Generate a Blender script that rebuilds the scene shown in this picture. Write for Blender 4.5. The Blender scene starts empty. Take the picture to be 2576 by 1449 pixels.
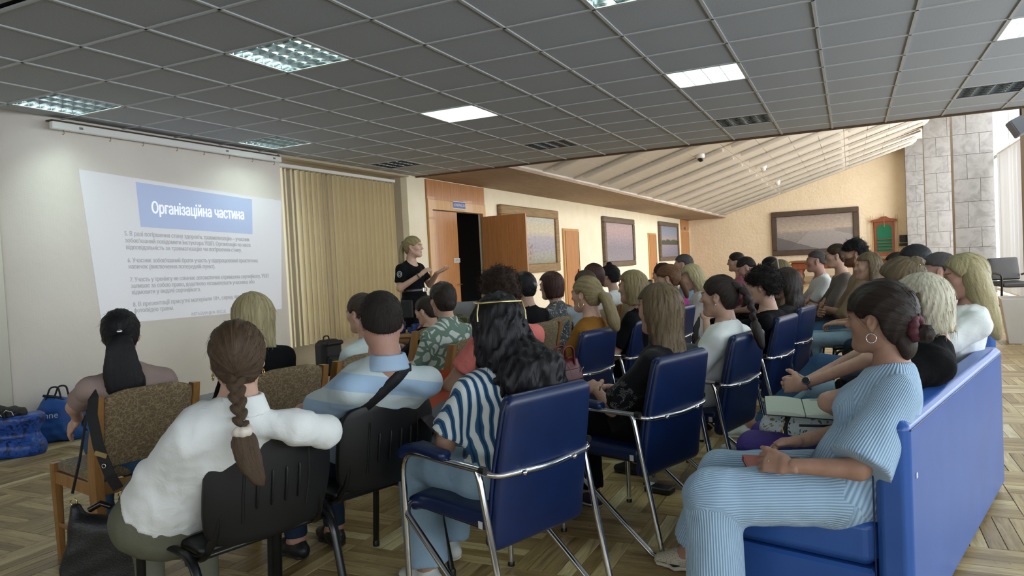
import bpy, math, random
import numpy as np
from mathutils import Vector, Matrix

random.seed(7)
SC = bpy.context.scene
COL = SC.collection
R = math.radians
PI = math.pi

# ------------------------------------------------------------------ camera
CAM_H = 1.33
def cam_axes(yaw, pitch, roll):
    cy, sy, cp, sp = math.cos(yaw), math.sin(yaw), math.cos(pitch), math.sin(pitch)
    f = Vector((-sy*cp, cy*cp, sp)); r = Vector((cy, sy, 0)); u = r.cross(f)
    cr, sr = math.cos(roll), math.sin(roll)
    return cr*r + sr*u, -sr*r + cr*u, f
cd = bpy.data.cameras.new('camera')
cam = bpy.data.objects.new('camera', cd); COL.objects.link(cam)
_r, _u, _f = cam_axes(R(25.2255), R(-1.8771), R(-2.9222))
cam.matrix_world = Matrix(((_r.x, _u.x, -_f.x, 0), (_r.y, _u.y, -_f.y, 0), (_r.z, _u.z, -_f.z, CAM_H), (0, 0, 0, 1)))
cd.sensor_width = 36.0
cd.lens = 36.0*1814.6/2576
cd.clip_start = 0.05
SC.camera = cam

# ------------------------------------------------------------------ view, world, daylight
SC.view_settings.view_transform = 'Standard'
SC.view_settings.look = 'None'
SC.view_settings.gamma = 1.0
SC.view_settings.use_curve_mapping = False
SC.view_settings.exposure = 0.95
W = bpy.data.worlds.new('sky'); SC.world = W; W.use_nodes = True
W.node_tree.nodes['Background'].inputs[0].default_value = (0.80, 0.90, 1.0, 1)
W.node_tree.nodes['Background'].inputs[1].default_value = 1.2

def area(name, loc, rot, sx, sy, power, col=(1, 1, 1)):
    d = bpy.data.lights.new(name, 'AREA'); d.shape = 'RECTANGLE'; d.size = sx; d.size_y = sy
    d.energy = power; d.color = col
    o = bpy.data.objects.new(name, d); COL.objects.link(o); o.location = loc; o.rotation_euler = rot
    o['kind'] = 'helper'
    return o
# hall and room daylight entering by the window wall (outside the glass, beyond the piers)
area('hall_daylight', (4.3, 22.0, 3.0), (0, R(90), 0), 5.4, 20.0, 1120, (1.0, 0.975, 0.94))
area('room_daylight', (4.3, 3.5, 1.5), (0, R(90), 0), 2.3, 14.0, 300, (0.86, 0.94, 1.0))
area('rear_fill', (-1.5, -5.8, 1.5), (R(90), 0, R(180)), 8.0, 2.2, 230, (0.92, 0.97, 1.0))  # added fill lamp at the unseen rear wall, brightens the ceiling near the camera

# ------------------------------------------------------------------ helpers
def lin(c):
    if isinstance(c, str):
        c = c.lstrip('#'); c = [int(c[i:i+2], 16)/255 for i in (0, 2, 4)]
    return tuple((x/12.92 if x <= .04045 else ((x+.055)/1.055)**2.4) for x in c[:3])
MATS = {}
def L4(c): return (*lin(c), 1.0)

class NT:
    def __init__(s, name):
        s.m = bpy.data.materials.new(name); s.m.use_nodes = True
        s.t = s.m.node_tree; s.n = s.t.nodes; s.b = s.n['Principled BSDF']; s.o = s.n['Material Output']
    def new(s, typ, **kw):
        x = s.n.new('ShaderNode'+typ)
        for k, v in kw.items():
            if k.startswith('i_'):
                x.inputs[k[2:].replace('_', ' ')].default_value = v
            else: setattr(x, k, v)
        return x
    def link(s, a, b): s.t.links.new(a, b)
    def coord(s, kind='Object', scale=(1, 1, 1), rot=(0, 0, 0), loc=(0, 0, 0)):
        if kind.startswith('@'):
            c = s.new('Attribute', attribute_name=kind[1:]).outputs['Vector']
        else:
            c = s.new('TexCoord').outputs[kind]
        mp = s.new('Mapping'); mp.inputs['Scale'].default_value = scale; mp.inputs['Rotation'].default_value = rot
        mp.inputs['Location'].default_value = loc
        s.link(c, mp.inputs['Vector']); return mp.outputs['Vector']
    def noise(s, vec, scale=5., detail=4., rough=.55, dist=0.):
        x = s.new('TexNoise'); x.inputs['Scale'].default_value = scale; x.inputs['Detail'].default_value = detail
        x.inputs['Roughness'].default_value = rough; x.inputs['Distortion'].default_value = dist
        s.link(vec, x.inputs['Vector']); return x.outputs['Fac']
    def ramp(s, fac, stops, interp='LINEAR'):
        x = s.new('ValToRGB'); x.color_ramp.interpolation = interp
        e = x.color_ramp.elements
        while len(e) < len(stops): e.new(.5)
        for k, (p, c) in enumerate(stops): e[k].position = p; e[k].color = c if len(c) == 4 else (*c, 1)
        s.link(fac, x.inputs['Fac']); return x.outputs['Color']
    def mix(s, fac, a, b, mode='MIX'):
        x = s.new('Mix', data_type='RGBA', blend_type=mode)
        for i, v in ((0, fac), (6, a), (7, b)):
            if hasattr(v, 'links') or hasattr(v, 'is_linked'): s.link(v, x.inputs[i])
            else: x.inputs[i].default_value = v
        return x.outputs[2]
    def math(s, op, a, b=None):
        x = s.new('Math', operation=op)
        for i, v in ((0, a), (1, b)):
            if v is None: continue
            if hasattr(v, 'is_linked'): s.link(v, x.inputs[i])
            else: x.inputs[i].default_value = v
        return x.outputs[0]
    def bump(s, h, strength=.3, dist=.01, normal=None):
        x = s.new('Bump'); x.inputs['Strength'].default_value = strength; x.inputs['Distance'].default_value = dist
        s.link(h, x.inputs['Height'])
        if normal is not None: s.link(normal, x.inputs['Normal'])
        s.link(x.outputs['Normal'], s.b.inputs['Normal']); return x.outputs['Normal']
    def set(s, col=None, rough=.5, metal=0, spec=.5, coat=0, sheen=0, trans=0, alpha=1):
        if col is not None:
            if hasattr(col, 'is_linked'): s.link(col, s.b.inputs['Base Color'])
            else: s.b.inputs['Base Color'].default_value = col
        s.b.inputs['Roughness'].default_value = rough; s.b.inputs['Metallic'].default_value = metal
        s.b.inputs['Specular IOR Level'].default_value = spec; s.b.inputs['Coat Weight'].default_value = coat
        s.b.inputs['Sheen Weight'].default_value = sheen; s.b.inputs['Transmission Weight'].default_value = trans
        s.b.inputs['Alpha'].default_value = alpha
        return s.m

def mat(name, col, rough=.5, metal=0, col2=None, ns=8., bump=0., bs=60., spec=.5, coat=0, stretch=(1, 1, 1), sheen=0, vec='Object', bd=.01, detail=4.):
    if name in MATS: return MATS[name]
    t = NT(name)
    v = t.coord(vec, stretch)
    c = L4(col)
    if col2 is not None:
        c = t.ramp(t.noise(v, ns, detail), [(.3, L4(col)), (.7, L4(col2))])
    if bump: t.bump(t.noise(v, bs, 3), bump, bd)
    MATS[name] = t.set(c, rough, metal, spec, coat, sheen)
    return MATS[name]

def emat(name, col, strength, base=None):
    if name in MATS: return MATS[name]
    t = NT(name); t.set(L4(base or col), .6)
    t.b.inputs['Emission Color'].default_value = L4(col); t.b.inputs['Emission Strength'].default_value = strength
    MATS[name] = t.m; return t.m

def link(o, parent=None):
    COL.objects.link(o)
    if parent is not None: o.parent = parent
    return o
def tag(o, label=None, cat=None, group=None, kind=None):
    if label: o['label'] = label
    if cat: o['category'] = cat
    if group: o['group'] = group
    if kind: o['kind'] = kind
    return o
def empty(name, loc=(0, 0, 0), rz=0.0, label=None, cat=None, group=None):
    o = bpy.data.objects.new(name, None); COL.objects.link(o)
    o.empty_display_size = .05
    o.location = loc; o.rotation_euler = (0, 0, rz)
    return tag(o, label, cat, group)
def copy_tree(o, parent=None):
    c = o.copy(); COL.objects.link(c)
    if parent is not None:
        c.parent = parent
    for ch in o.children: copy_tree(ch, c)
    return c

class MB:
    """collects shapes, builds ONE mesh object"""
    def __init__(s): s.v = []; s.f = []; s.sm = []
    def add(s, v, f, smooth=False, M=None):
        k = len(s.v)
        s.v += [tuple(M @ Vector(p)) if M is not None else tuple(p) for p in v]
        s.f += [tuple(i+k for i in q) for q in f]; s.sm += [smooth]*len(f)
        return s
    def box(s, c, d, M=None, rz=0):
        x, y, z = d[0]/2, d[1]/2, d[2]/2
        v = [Vector((sx*x, sy*y, sz*z)) for sz in (-1, 1) for sy in (-1, 1) for sx in (-1, 1)]
        m = Matrix.Translation(c) @ Matrix.Rotation(rz, 4, 'Z')
        if M is not None: m = M @ m
        return s.add(v, [(0, 2, 3, 1), (4, 5, 7, 6), (0, 1, 5, 4), (2, 6, 7, 3), (0, 4, 6, 2), (1, 3, 7, 5)], False, m)
    def cham(s, c, d, b=.004, M=None):
        """box with chamfered edges"""
        x, y, z = d[0]/2, d[1]/2, d[2]/2
        vs = []
        def lay(zz, xx, yy, bb):
            return [(sx*xx - (sx*bb if k else 0), sy*yy - (0 if k else sy*bb), zz) for sx, sy, k in
                    ((1, -1, 0), (1, 1, 0), (1, 1, 1), (-1, 1, 1), (-1, 1, 0), (-1, -1, 0), (-1, -1, 1), (1, -1, 1))]
        rings = [lay(-z, x-b, y-b, b*.4), lay(-z+b, x, y, b), lay(z-b, x, y, b), lay(z, x-b, y-b, b*.4)]
        v = [Vector(p)+Vector(c) for r in rings for p in r]
        f = [tuple(reversed(range(8))), tuple(range(24, 32))]
        for k in range(3):
            for i in range(8):
                j = (i+1) % 8
                f.append((k*8+i, k*8+j, k*8+8+j, k*8+8+i))
        return s.add(v, f, False, M)
    def tube(s, path, r, n=8, rf=None, caps=True, flat=None, M=None):
        """tube along a polyline; flat=(sx,sy) squashes the section"""
        P = [Vector(p) for p in path]; k = len(P)
        t = [(P[min(i+1, k-1)]-P[max(i-1, 0)]).normalized() for i in range(k)]
        up = Vector((0, 0, 1)) if abs(t[0].z) < .9 else Vector((1, 0, 0))
        a = t[0].cross(up).normalized(); v = []
        for i in range(k):
            a = (a - t[i]*a.dot(t[i])).normalized(); b = t[i].cross(a)
            rr = r if rf is None else rf(i/(k-1))*r
            fx, fy = flat or (1, 1)
            for j in range(n):
                q = 2*PI*j/n
                v.append(P[i] + a*(math.cos(q)*rr*fx) + b*(math.sin(q)*rr*fy))
        f = [(i*n+j, i*n+(j+1) % n, (i+1)*n+(j+1) % n, (i+1)*n+j) for i in range(k-1) for j in range(n)]
        s.add(v, f, True, M)
        if caps:
            s.add([v[j] for j in range(n)], [tuple(reversed(range(n)))], False, M)
            s.add([v[(k-1)*n+j] for j in range(n)], [tuple(range(n))], False, M)
        return s
    def lathe(s, prof, n=20, M=None, cap=True):
        v = [(r*math.cos(2*PI*j/n), r*math.sin(2*PI*j/n), z) for r, z in prof for j in range(n)]
        k = len(prof)
        f = [(i*n+j, i*n+(j+1) % n, (i+1)*n+(j+1) % n, (i+1)*n+j) for i in range(k-1) for j in range(n)]
        s.add(v, f, True, M)
        if cap:
            s.add(v[:n], [tuple(reversed(range(n)))], False, M); s.add(v[-n:], [tuple(range(n))], False, M)
        return s
    def prism(s, poly, h0, h1, M=None):
        n = len(poly)
        v = [(x, y, h0) for x, y in poly]+[(x, y, h1) for x, y in poly]
        f = [tuple(reversed(range(n))), tuple(range(n, 2*n))]+[(i, (i+1) % n, n+(i+1) % n, n+i) for i in range(n)]
        return s.add(v, f, False, M)
    def loft(s, rings, closed=True, caps=True, M=None, smooth=True):
        n = len(rings[0]); v = [p for r in rings for p in r]
        m = n if closed else n-1
        f = [(i*n+j, i*n+(j+1) % n, (i+1)*n+(j+1) % n, (i+1)*n+j) for i in range(len(rings)-1) for j in range(m)]
        s.add(v, f, smooth, M)
        if caps:
            s.add(rings[0], [tuple(reversed(range(n)))], False, M); s.add(rings[-1], [tuple(range(n))], False, M)
        return s
    def build(s, name, m, parent=None, bevel=0, loc=None, seg=2):
        me = bpy.data.meshes.new(name); me.from_pydata(s.v, [], s.f); me.polygons.foreach_set('use_smooth', s.sm)
        if m is not None: me.materials.append(m)
        me.update()
        o = bpy.data.objects.new(name, me); link(o, parent)
        if loc is not None: o.location = loc
        if bevel:
            b = o.modifiers.new('bevel', 'BEVEL'); b.width = bevel; b.segments = seg; b.limit_method = 'ANGLE'
        return o

def fillet(pts, r, n=5):
    P = [Vector(p) for p in pts]; out = [P[0]]
    for i in range(1, len(P)-1):
        a, b, c = P[i-1], P[i], P[i+1]
        d1 = (a-b); d2 = (c-b); rr = min(r, d1.length*.48, d2.length*.48)
        p, q = b+d1.normalized()*rr, b+d2.normalized()*rr
        for k in range(n+1):
            t = k/n; out.append(p*(1-t)**2+b*2*t*(1-t)+q*t*t)
    out.append(P[-1]); return out

def sup(n, a, b, e=4.0):
    """superellipse ring"""
    o = []
    for k in range(n):
        t = 2*PI*k/n; c, q = math.cos(t), math.sin(t)
        o.append((a*math.copysign(abs(c)**(2/e), c), b*math.copysign(abs(q)**(2/e), q)))
    return o

def pad(path, hw, ht, n=28, e=5.0, rnd=.03, xdir=Vector((1, 0, 0)), wf=None, tf=None):
    """cushion: rounded section swept along a path; ends rounded off"""
    mb = MB(); P = [Vector(p) for p in path]; k = len(P)
    L = [0]
    for i in range(1, k): L.append(L[-1]+(P[i]-P[i-1]).length)
    tot = L[-1]; st = []
    def at(l):
        l = max(0, min(tot, l))
        for i in range(1, k):
            if l <= L[i]+1e-9:
                t = (l-L[i-1])/max(1e-9, L[i]-L[i-1]); return P[i-1].lerp(P[i], t), (P[i]-P[i-1]).normalized()
    ls = [rnd*(1-math.cos(q*PI/2/5)) for q in range(6)]
    ls = ls+[rnd+(tot-2*rnd)*q/12 for q in range(1, 12)]+[tot-x for x in reversed(ls)]
    rings = []
    for l in ls:
        p, t = at(l)
        q, t2 = at(min(tot, l+.02)); q0, _ = at(max(0, l-.02)); t = (q-q0).normalized()
        nn = xdir.cross(t).normalized()
        g = min(l, tot-l); s = 1 if g >= rnd else math.sqrt(max(0, 1-(1-g/rnd)**2))
        w = (hw if wf is None else hw*wf(l/tot)); w = w-(1-s)*min(rnd, w); h = (ht if tf is None else ht*tf(l/tot)); h = h-(1-s)*min(rnd, h)*.97
        rings.append([p+xdir*a+nn*b for a, b in sup(n, w, h, e)])
    mb.loft(rings); return mb

def text(name, body, size, m, parent=None, M=None, ext=.0005, align='LEFT', sx=1.0, bold=0):
    """lettering as a mesh; letters whose outlines overlap are filled outline by outline"""
    c = bpy.data.curves.new(name, 'FONT'); c.body = body; c.size = size; c.align_x = align; c.resolution_u = 3
    o = bpy.data.objects.new(name, c); COL.objects.link(o)
    dg = bpy.context.evaluated_depsgraph_get(); dg.update()
    cu = o.to_curve(dg)
    polys = []
    for sp in cu.splines:
        pts = []
        if sp.type == 'BEZIER':
            b = sp.bezier_points; n = len(b)
            for k in range(n):
                p, q = b[k], b[(k+1) % n]
                st = 4 if ((p.handle_right-p.co).length > 1e-6 or (q.handle_left-q.co).length > 1e-6) else 1
                for j in range(st):
                    t = j/st; u = 1-t
                    v = p.co*u**3+p.handle_right*3*u*u*t+q.handle_left*3*u*t*t+q.co*t**3; pts.append((v.x, v.y))
        else: pts = [(p.co[0], p.co[1]) for p in sp.points]
        if len(pts) > 2: polys.append(pts)
    o.to_curve_clear(); bpy.data.objects.remove(o); bpy.data.curves.remove(c)
    ar = lambda P: sum(P[i-1][0]*P[i][1]-P[i][0]*P[i-1][1] for i in range(len(P)))/2
    bb = lambda P: (min(p[0] for p in P), min(p[1] for p in P), max(p[0] for p in P), max(p[1] for p in P))
    def inside(pt, P):
        r = False; x, y = pt
        for i in range(len(P)):
            (a, b), (c_, d) = P[i-1], P[i]
            if (b > y) != (d > y) and x < (c_-a)*(y-b)/(d-b)+a: r = not r
        return r
    A_ = [ar(P) for P in polys]; own = {}
    for i, P in enumerate(polys):
        for k, Q in enumerate(polys):
            if k != i and abs(A_[k]) > abs(A_[i]) and A_[k]*A_[i] < 0 and inside(P[0], Q): own.setdefault(k, []).append(i)
    hol = {i for v in own.values() for i in v}
    outs = [k for k in range(len(polys)) if k not in hol]
    layers = []
    for k in outs:
        P = polys[k]; B = bb(P)
        for ly in layers:
            if all(B[0] > q[2] or B[2] < q[0] or B[1] > q[3] or B[3] < q[1] for q in ly[0]): break
        else: layers.append(([], [])); ly = layers[-1]
        ly[0].append(B); ly[1].append(P); ly[1].extend(polys[h] for h in own.get(k, []))
    V, F = [], []
    for ly in layers:
        c2 = bpy.data.curves.new(name, 'CURVE'); c2.dimensions = '2D'; c2.fill_mode = 'BOTH'; c2.extrude = ext; c2.offset = bold
        for P in ly[1]:
            sp = c2.splines.new('POLY'); sp.points.add(len(P)-1); sp.points.foreach_set('co', [x for p in P for x in (p[0], p[1], 0, 1)]); sp.use_cyclic_u = True
        o2 = bpy.data.objects.new(name, c2); COL.objects.link(o2); dg = bpy.context.evaluated_depsgraph_get(); dg.update()
        me = o2.evaluated_get(dg).to_mesh(); k = len(V)
        V += [tuple(v.co) for v in me.vertices]; F += [tuple(i+k for i in p.vertices) for p in me.polygons]
        o2.evaluated_get(dg).to_mesh_clear(); bpy.data.objects.remove(o2); bpy.data.curves.remove(c2)
    me = bpy.data.meshes.new(name); me.from_pydata(V, [], F); me.materials.append(m)
    if sx != 1: me.transform(Matrix.Diagonal((sx, 1, 1, 1)))
    if M is not None: me.transform(M)
    o = bpy.data.objects.new(name, me); link(o, parent); return o
# ================================================================== materials of the shell
def wood(name, c1, c2, grain=(1, 1, 14), rough=.45, axis='Object', scale=6., coat=.1, bump=.08):
    if name in MATS: return MATS[name]
    t = NT(name); v = t.coord(axis, grain)
    n = t.noise(v, scale, 6, .6, .6); n2 = t.noise(v, scale*6, 3, .6)
    f = t.math('ADD', t.math('MULTIPLY', n, .7), t.math('MULTIPLY', n2, .3))
    c = t.ramp(f, [(.32, L4(c1)), (.68, L4(c2))])
    t.bump(n2, bump, .004)
    MATS[name] = t.set(c, rough, 0, .4, coat); return MATS[name]

def parquet_mat():
    t = NT('parquet_oak')
    a = t.new('Attribute', attribute_name='rnd')
    tone = a.outputs['Color']
    sep = t.new('SeparateColor'); t.link(tone, sep.inputs[0])
    off = t.new('CombineXYZ'); t.link(sep.outputs[0], off.inputs[0]); t.link(sep.outputs[1], off.inputs[1])
    g = t.new('Attribute', attribute_name='gr').outputs['Vector']
    add = t.new('VectorMath', operation='MULTIPLY_ADD'); t.link(off.outputs[0], add.inputs[0]); add.inputs[1].default_value = (30, 30, 30); t.link(g, add.inputs[2])
    mp = t.new('Mapping'); mp.inputs['Scale'].default_value = (2.2, 26, 1); t.link(add.outputs[0], mp.inputs[0])
    n = t.noise(mp.outputs[0], 1.6, 6, .62, .8)
    base = t.ramp(sep.outputs[2], [(0., L4('#a38a58')), (.45, L4('#cbb180')), (.8, L4('#e0cb98')), (1., L4('#eedfb6'))])
    grain = t.ramp(n, [(.3, L4('#93887a')), (.5, L4('#d6d1c6')), (.75, L4('#ffffff'))])
    c = t.mix(.85, base, grain, 'MULTIPLY')
    # worn dark marks
    w = t.noise(t.coord('@wp', (1, 1, 1)), 1.7, 7, .7, .4)
    c = t.mix(t.ramp(w, [(.56, (0, 0, 0)), (.72, (.75, .75, .75))]), c, L4('#4a4034'))
    t.bump(n, .12, .003)
    return t.set(c, .38, 0, .45, .0)
M_PARQ = parquet_mat()

M_WALLPAPER = None
def wallpaper():
    t = NT('cream_woven_wallpaper'); v = t.coord('Object')
    w = t.new('TexWave', wave_type='BANDS', bands_direction='DIAGONAL'); w.inputs['Scale'].default_value = 38; w.inputs['Distortion'].default_value = 1.5
    w.inputs['Detail'].default_value = 2; t.link(v, w.inputs['Vector'])
    t.bump(t.math('ADD', w.outputs['Fac'], t.noise(v, 130, 2)), .22, .004)
    c = t.ramp(t.noise(v, 1.5), [(.3, L4('#e2dad2')), (.7, L4('#eae2da'))])
    return t.set(c, .8, 0, .2)
M_WALLPAPER = wallpaper()
M_PLASTER = mat('cream_rough_plaster', '#f2e8cd', .85, col2='#f8efd8', ns=3, bump=.5, bs=26, bd=.012, spec=.2)
M_PEACH = mat('peach_rough_plaster', '#ead8bb', .85, col2='#f0e0c5', ns=2, bump=.8, bs=9, bd=.03, spec=.2)
M_GREYWALL = mat('grey_beige_paint', '#b9ad97', .8, col2='#c4b8a2', ns=3, bump=.2, bs=40, spec=.2)
def tile_mat():
    t = NT('mineral_ceiling_tile'); v = t.coord('Object')
    sp = t.noise(v, 95, 3, .7)
    c = t.ramp(sp, [(.28, L4('#85888d')), (.38, L4('#a6aab1')), (.7, L4('#aeb2b8'))])
    t.bump(sp, .25, .004); return t.set(c, .9, 0, .15)
M_TILE = tile_mat()
M_GRID = mat('white_ceiling_grid', '#b4b6b8', .5, bump=.02)
M_SOFFIT = wood('pale_wood_soffit', '#8f7d6a', '#ab9884', (14, 1.2, 1), .75, scale=2.0, coat=0)
M_FASCIA = wood('dark_brown_fascia', '#4a3827', '#5e4933', (1, .4, 1), .6)
M_DOORWOOD = wood('orange_oak_veneer', '#a9703f', '#c98f58', (9, 9, .55), .38, scale=3.2, coat=.15)
M_DOORLIGHT = wood('light_oak_frame', '#bb8a4e', '#d7a868', (9, 9, .7), .4, scale=3., coat=.15)
M_SLOPE = mat('white_acoustic_board', '#cbc5bc', .8, col2='#d6d0c7', ns=1.4, bump=.15, bs=30, spec=.2)
M_RAIL = mat('white_painted_batten', '#c4beb5', .6, col2='#cfc9c0', ns=2)
M_DARK = mat('black_gap_shade', '#0d0a09', .9)
M_BASE = mat('grey_plinth_paint', '#8f979e', .6, col2='#a0a6aa', ns=6)
def marble():
    t = NT('grey_marble_slab'); v = t.coord('Object'); oi = t.new('ObjectInfo')
    ad = t.new('VectorMath', operation='MULTIPLY_ADD'); t.link(oi.outputs['Random'], ad.inputs[0]); ad.inputs[1].default_value = (17, 31, 23); t.link(v, ad.inputs[2])
    n = t.noise(ad.outputs[0], 2.6, 9, .68, 1.6)
    c = t.ramp(n, [(.28, L4('#686766')), (.44, L4('#7d7c7b')), (.55, L4('#888786')), (.75, L4('#8f8e8c'))])
    return t.set(c, .3, 0, .5, .1)
M_MARBLE = marble()
M_MARBLE_EDGE = mat('brown_marble_edge', '#75685a', .4, col2='#877967', ns=6)
M_WHITE = mat('white_gloss_paint', '#e8e8e6', .35)
M_ALU = mat('aluminium_window_frame', '#c9cdd0', .35, .6)
def glass():
    t = NT('window_glass')
    tr = t.new('BsdfTransparent'); gl = t.new('BsdfGlossy'); gl.inputs['Roughness'].default_value = .02
    mx = t.new('MixShader'); mx.inputs[0].default_value = .06
    t.link(tr.outputs[0], mx.inputs[1]); t.link(gl.outputs[0], mx.inputs[2]); t.link(mx.outputs[0], t.o.inputs[0]); return t.m
M_GLASS = glass()

CEIL = 2.84
WX = -6.40          # screen / painting wall plane
GX0, GY0 = -3.159, 3.0436   # ceiling grid origin
EDGE_Y = 10.10      # where the dropped ceiling stops

def struct(o): o['kind'] = 'structure'; return o

# ------------------------------------------------------------------ floor: basket-weave parquet
S = 0.42; NST = 6; SW = S/NST
def plank_mesh(name, tone, seed):
    a, b, h, e = S/2-.0010, SW/2-.0012, .012, .0014
    mb = MB()
    v = [(sx*(a-k), sy*(b-k), z) for z, k in ((-h, 0), (-e, 0), (0, e)) for sx, sy in ((-1, -1), (1, -1), (1, 1), (-1, 1))]
    f = [(8, 9, 10, 11)]+[(r*4+i, r*4+(i+1) % 4, r*4+4+(i+1) % 4, r*4+4+i) for r in (0, 1) for i in range(4)]
    me = bpy.data.meshes.new(name); me.from_pydata(v, [], f); me.materials.append(M_PARQ)
    rr = random.Random(seed)
    c = me.attributes.new('rnd', 'FLOAT_COLOR', 'POINT'); q = (rr.random(), rr.random(), tone, 1)
    c.data.foreach_set('color', q*12)
    g = me.attributes.new('gr', 'FLOAT_VECTOR', 'POINT'); g.data.foreach_set('vector', [x for p in v for x in p])
    wp = me.attributes.new('wp', 'FLOAT_VECTOR', 'POINT'); wp.data.foreach_set('vector', [x for p in v for x in (p[0]+rr.random()*9, p[1]+rr.random()*9, 0)])
    return me
PLANKS = [plank_mesh('plank', random.random(), i) for i in range(40)]
fl = MB().box((-1.2, 13, -.03), (13, 40, .03)).build('floor', mat('floor_screed', '#3a322a', .9)); struct(fl)
allp = []
for i in range(-17, 12):
    for j in range(-5, 76):
        cx, cy = -0.97+S*(i+.5), 3.64+S*(j-7.5)
        if not (-7.2 < cx < 3.5) or not (.2 < cy < 31.8): continue
        if cy > 14 and abs(cx) > 7.3: continue
        for k in range(NST):
            o = (k-(NST-1)/2)*SW
            if (i+j) % 2 == 0: allp.append((cx, cy+o, 0))
            else: allp.append((cx+o, cy, 1))
def fvis(p):
    d = Vector((p[0], p[1], -CAM_H)); z = d.dot(_f)
    if z < .3: return 99
    x, y = d.dot(_r)/z, d.dot(_u)/z
    if abs(x) > .73 or abs(y) > .42: return 60+z
    # hidden under the seated rows: later
    bare = (p[0] < -3.3 and p[1] < 5.5) or p[0] > .5 or (p[1] < 4.3 and p[0] > -2.9)
    return z if bare else z+4
allp.sort(key=fvis)
near, rest = allp[:300], allp[300:]
for q, (x, y, r) in enumerate(near):
    o = bpy.data.objects.new('plank', random.choice(PLANKS)); link(o, fl)
    o.location = (x, y, random.uniform(-.0012, .0004)); o.rotation_euler = (0, 0, (PI/2 if r else 0)+random.choice((0, PI)))
vv, ff, c1, g1, w1 = [], [], [], [], []
rr = random.Random(3)
for x, y, r in rest:
    a, b = S/2-.0010, SW/2-.0012
    if r: pts = [(-b, -a), (b, -a), (b, a), (-b, a)]; gr = [(-a, b), (-a, -b), (a, -b), (a, b)]
    else: pts = [(-a, -b), (a, -b), (a, b), (-a, b)]; gr = pts
    k = len(vv); dz = rr.uniform(-.0012, .0004); q = (rr.random(), rr.random(), rr.random(), 1); ox, oy = rr.random()*9, rr.random()*9
    vv += [(x+p[0], y+p[1], -.011) for p in pts]+[(x+p[0]*.997, y+p[1]*.997, dz) for p in pts]
    c1 += list(q)*8; 
    for _ in (0, 1):
        for p in gr: g1 += [p[0], p[1], 0]; w1 += [p[0]+ox, p[1]+oy, 0]
    ff += [(k+4, k+5, k+6, k+7)]+[(k+i, k+(i+1) % 4, k+4+(i+1) % 4, k+4+i) for i in range(4)]
me = bpy.data.meshes.new('plank_field'); me.from_pydata(vv, [], ff); me.materials.append(M_PARQ)
me.attributes.new('rnd', 'FLOAT_COLOR', 'POINT').data.foreach_set('color', c1)
me.attributes.new('gr', 'FLOAT_VECTOR', 'POINT').data.foreach_set('vector', g1)
me.attributes.new('wp', 'FLOAT_VECTOR', 'POINT').data.foreach_set('vector', w1)
o = bpy.data.objects.new('plank_field', me); link(o, fl); o['kind'] = 'stuff'

# ------------------------------------------------------------------ dropped ceiling
LIGHTS = {(u, v): (u < 9) for u in (-3, 1, 5, 9) for v in (-8, -4, 0, 4)}
cl = MB().box((-1.6, 2.05, CEIL+.09), (10.2, 16.1, .03)).build('ceiling', mat('plenum_board', '#77756f', .9)); struct(cl)
tile_me = MB().cham((0, 0, .008), (.588, .588, .016), .003).build('tile', M_TILE, cl).data
first = True
for u in range(-1, 12):
    for v in range(-11, 6):
        if (u, v) in LIGHTS: continue
        x = GX0-.6*v-.3; y = GY0+.6*u+.3
        y1 = min(GY0+.6*(u+1), EDGE_Y-.02); sc = (y1-(GY0+.6*u))/.6
        x0 = max(GX0-.6*(v+1), WX+.02); sx = (GX0-.6*v-x0)/.6
        if sx < .1: continue
        if first: o = [c for c in cl.children][0]; first = False
        else: o = bpy.data.objects.new('tile', tile_me); link(o, cl)
        o.location = (x0+.3*sx, GY0+.6*u+.3*sc, CEIL+.008); o.scale = (sx, sc, 1)
mb = MB()
for k in range(-17, 13):
    MB().box((-1.5, GY0+.6*k, CEIL+.006), (9.8, .020, .012)).build('grid_bar', M_GRID, cl) if -10 <= k <= 11 else None
for v in range(-11, 6):
    MB().box((GX0-.6*v, (EDGE_Y-6)/2, CEIL+.0055), (.020, EDGE_Y+6, .011)).build('grid_bar', M_GRID, cl)
mb = MB()   # tiles behind the camera, one board
mb.box((-1.5, -1.8, CEIL+.02), (9.8, 8.4, .01)); mb.build('tile_field', M_TILE, cl)['kind'] = 'stuff'
struct(MB().box((-1.45, EDGE_Y+.015, CEIL+.03), (9.9, .05, .09)).build('trim_1', M_FASCIA, None, .006))
struct(MB().box((-1.45, EDGE_Y+.3, CEIL+1.35), (9.9, .06, 2.6)).build('wall_light_block', M_PLASTER))  # unseen wall, added to keep hall light out of the plenum

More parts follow.
